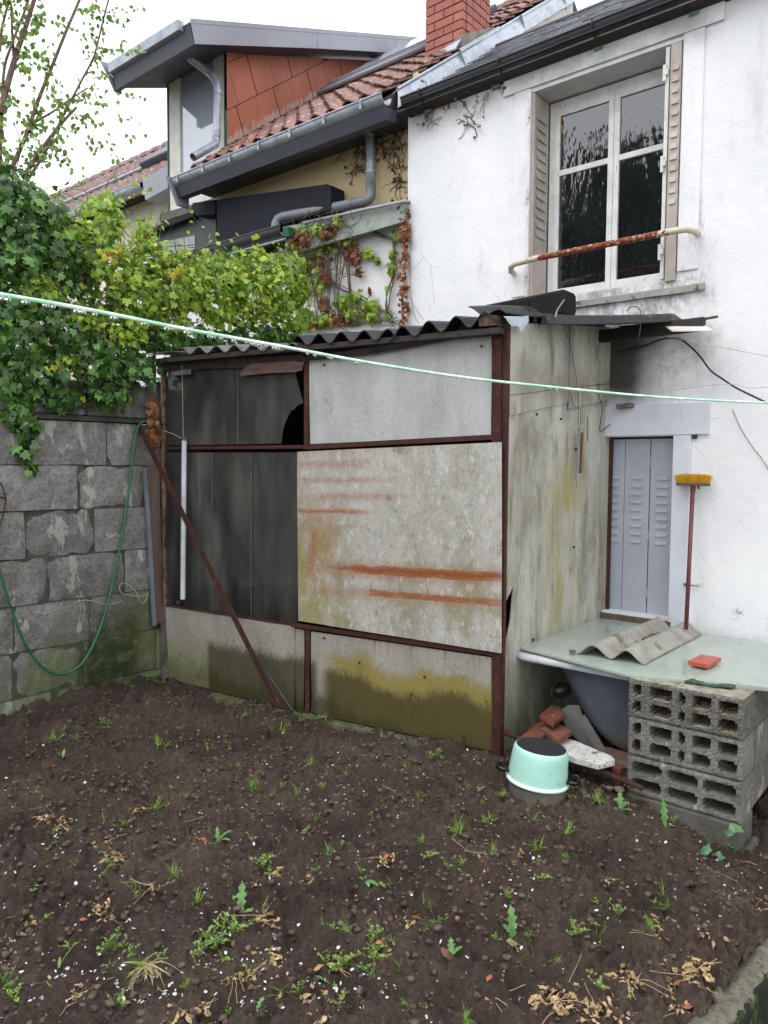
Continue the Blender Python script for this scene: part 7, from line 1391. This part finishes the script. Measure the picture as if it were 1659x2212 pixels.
# fallen dry leaves
fl_m = leafmat_obj('fallen_leaf', ('8c4f33', 'a56b42', '6b3a2a'), .5, .1); fl_v = ova_v*[1, 1, 2.5]; fme = bpy.data.meshes.new('fallen_leaf'); fme.from_pydata([tuple(v) for v in fl_v], [], [tuple(f) for f in ova_f]); fme.materials.append(fl_m)
for i, (x, y, fn, s) in enumerate([(258, 170, Z4, .035), (735, 122, Z4, .03), (645, 90, Z4, .035), (1395, 235, Z4, .03), (435, 325, Z4, .03), (330, 1015, Z4, .025), (500, 112, Z4, .02), (105, 160, Z4, .025), (700, 325, Z4, .03), (1590, 1105, Z4, .03), (870, 1220, Z4, .02), (430, 118, Z4, .02), (190, 205, Z4, .02), (675, 165, Z4, .02), (360, 755, Z5, .018), (510, 990, Z5, .03), (560, 1010, Z5, .035), (1270, 1030, Z5, .025), (1630, 690, Z5, .025), (700, 290, Z5, .02), (960, 232, Z5, .03), (1410, 470, Z5, .02), (300, 880, Z5, .05), (180, 750, Z5, .04), (1300, 1130, Z5, .04), (60, 510, Z5, .035), (300, 1440, Z4, .02), (860, 680, Z4, .03), (470, 630, Z4, .02), (55, 930, Z4, .02)]):
    p = gp(*fn(x, y)); o = bpy.data.objects.new('fallen_leaf', fme); link(o); o.location = p+[0, 0, .004]; o.rotation_euler = (random.uniform(-.5, .5), random.uniform(-.5, .5), random.uniform(0, 6.28)); o.scale = (s, s, s); tag(o, 'curled reddish brown fallen leaf on the dark soil', 'leaf', 'fallen leaves on the soil')
# white petals
rp = np.random.default_rng(55); N_ = 3000; px_ = rp.uniform(0, 1659, N_*3); py_ = 1500+712*rp.random(N_*3)**1.0
P_ = np.array([onZ(a, b, .0) for a, b in zip(px_, py_)]); cl2 = vnoise(P_[:, 0]*2.2+7, P_[:, 1]*2.2, 80); ok = in_soil(P_[:, 0], P_[:, 1]) & (rp.random(len(P_)) < np.clip((cl2-.3)*1.2, 0.12, 1)*.4*(1-.35*(px_ > 900))); P_ = P_[ok]; n = len(P_)
P_ = np.stack([P_[:, 0], P_[:, 1], soil_z(P_[:, 0], P_[:, 1])+.0035], 1)
# a few fall in little groups
k = rp.integers(0, n, n//4); Q_ = P_[k]+np.concatenate([rp.normal(0, .012, (len(k), 2)), np.zeros((len(k), 1))], 1); Q_[:, 2] = soil_z(Q_[:, 0], Q_[:, 1])+.004; P_ = np.concatenate([P_, Q_]); n = len(P_)
pv = np.array([(0, .45, -.12), (0, 0, 0), (.3, .2, .03), (.42, .6, .08), (.2, .95, .1), (0, .85, .02), (-.2, .95, .1), (-.42, .6, .08), (-.3, .2, .03)]); pf = ova_f
X, T, N = frames(np.tile([0, 0, 1.], (n, 1)), 0, rp, n, .5, 0.); X = X*rp.uniform(.45, 1., n)[:, None]; sz = rp.uniform(.007, .0155, n); V = leafverts(P_, sz, X, T, N, pv).reshape(-1, 3); F = (pf[None]+9*np.arange(n)[:, None, None]).reshape(-1, 3)
o = npmesh('petals', V, F, surf('white_petal', rgb('dcd9df'), rgb('b9b0b4'), 40, bump=None, rough=.6), origin=(-2, 2, 0)); tag(o, 'hundreds of small white blossom petals scattered over the dark soil', 'petals', kind='stuff')
# small stones, straw crumbs
n = 700; a = rp.uniform(-4.2, -.6, n*2); b = rp.uniform(.6, 3.2, n*2); ok = in_soil(a, b); a = a[ok][:n]; b = b[ok][:n]; n = len(a); sz = rp.uniform(.002, .006, n); V = ico[None]*sz[:, None, None]*rp.uniform(.6, 1.3, (n, 12, 1)); V[:, :, 0] += a[:, None]; V[:, :, 1] += b[:, None]; V[:, :, 2] += (soil_z(a, b)+.002)[:, None]
o = npmesh('grit', V.reshape(-1, 3), (icf[None]+12*np.arange(n)[:, None, None]).reshape(-1, 3), surf('grit', rgb('8a7a68'), rgb('a6624a'), 6, bump=None), origin=(-2, 2, 0)); tag(o, 'fine tan and reddish grit sprinkled over the soil', 'grit', kind='stuff')
for x, y, s in ((1236, 1712, 1.2), (1262, 1722, 1.3), (1290, 1728, 1.1), (1240, 1732, 1.), (1310, 1735, .9), (1345, 1740, .9), (1150, 1770, .7)):
    put((gm+lw)[int(x+y) % 8], x, y, s*.8, None, 'green tuft', 'weed', 'chickweed plants scattered over the soil', name='chickweed')
# corner seedlings by the shed and wall foot
for x, y, s in ((312, 1440, 1.), (330, 1465, 1.1), (350, 1470, .9), (285, 1480, .9), (640, 1540, .8), (690, 1545, .7)):
    put(lw[(int(x)) % 4], x, y+8, s, None, 'low sprawling chickweed with tiny pale leaves on the soil', 'weed', 'chickweed plants scattered over the soil')

# more small sprouts all over
rs_ = random.Random(91); k = 0
while k < 95:
    x, y = rs_.uniform(10, 1560), 1510+rs_.random()**1.35*690; p = onZ(x, y, 0.)
    if not in_soil(p[0], p[1]) or (p[1] > 2.9 and p[0] > -1.9): continue
    k += 1; put((gm+lw)[rs_.randrange(8)], x, y, rs_.uniform(.35, .75), None, '', 'weed' if 0 else None, None); o = S.objects[-1] if 0 else bpy.context.scene.collection.objects[-1]
    t = o.name.split('.')[0]; tag(o, 'sprout', 'grass tuft' if t == 'grass_tuft' else 'weed', 'grass tufts scattered over the garden soil' if t == 'grass_tuft' else 'chickweed plants scattered over the soil')
# ---- labels that point to one plant each: nearest landmark + direction
LM = [((1150, 1700), 'aqua pot'), ((620, 1535), 'angle iron foot'), ((345, 1470), 'shed corner'), ((1060, 1640), 'rusty corner post'), ((1440, 1830), 'block stack'), ((1640, 1990), 'right soil edge'), ((512, 1960), 'big spiky thistle'), ((470, 1818), 'half-withered thistle'), ((1108, 2020), 'whitish thistle'), ((600, 2020), 'dug hole'), ((310, 2110), 'straw tuft'), ((60, 1580), 'far left wall foot'), ((60, 1900), 'left picture edge'), ((60, 2150), 'bottom left corner'), ((820, 2160), 'bottom centre'), ((1250, 2160), 'heap at bottom right'), ((820, 1990), 'charred stick'), ((860, 1750), 'middle of the soil'), ((1250, 1900), 'tan stalks on the right'), ((640, 1700), 'upper middle soil'), ((250, 1750), 'upper left soil'), ((975, 2050), 'tan withered leaf'), ((1480, 2160), 'kerb'), ((980, 1850), 'centre right soil')]
seen = {}
for o in list(S.objects):
    if o.parent or o.get('group') not in ('grass tufts scattered over the garden soil', 'chickweed plants scattered over the soil', 'withered weeds lying on the soil', 'fallen leaves on the soil'): continue
    v = np.array(o.location)-CAM; cx_ = v[0]*math.cos(YAW)+v[1]*math.sin(YAW); cy_ = -v[0]*math.sin(YAW)+v[1]*math.cos(YAW); zz = cy_*math.cos(PITCH)-v[2]*math.sin(PITCH); uu = cy_*math.sin(PITCH)+v[2]*math.cos(PITCH)
    X_, Y_ = 829.5+FPX*cx_/zz, 1106-FPX*uu/zz
    kind = {'grass_tuft': ['green grass tuft', 'thin grass tuft', 'spreading grass tuft'], 'chickweed': ['pale green chickweed', 'leafy little chickweed', 'sprawling chickweed'], 'withered_weed': ['withered tan weed', 'curled dry weed leaves', 'pale dead weed clump'], 'fallen_leaf': ['reddish brown fallen leaf', 'curled brown fallen leaf', 'small fallen leaf']}[o.name.split('.')[0]]
    done = False
    for (lx_, ly_), nm in sorted(LM, key=lambda q: math.hypot(q[0][0]-X_, q[0][1]-Y_))[:7]:
        dx_, dy_ = X_-lx_, Y_-ly_; D_ = math.hypot(dx_, dy_); hor = 'right' if dx_ > 0 else 'left'; ver = 'below' if dy_ > 0 else 'above'
        rel = f'to the {hor} of' if abs(dx_) > 2.2*abs(dy_) else (ver if abs(dy_) > 2.2*abs(dx_) else f'{ver} and {hor} of')
        t1 = 'close' if D_ < 70 else ('a little way' if D_ < 150 else 'farther')
        lab = f'{kind[0]} {t1} {rel} the {nm}'
        if lab not in seen: seen[lab] = 1; o['label'] = lab; done = True; break
    if not done:
        for k2 in (1, 2):
            lab2 = lab.replace(kind[0], kind[k2])
            if lab2 not in seen: seen[lab2] = 1; o['label'] = lab2; break
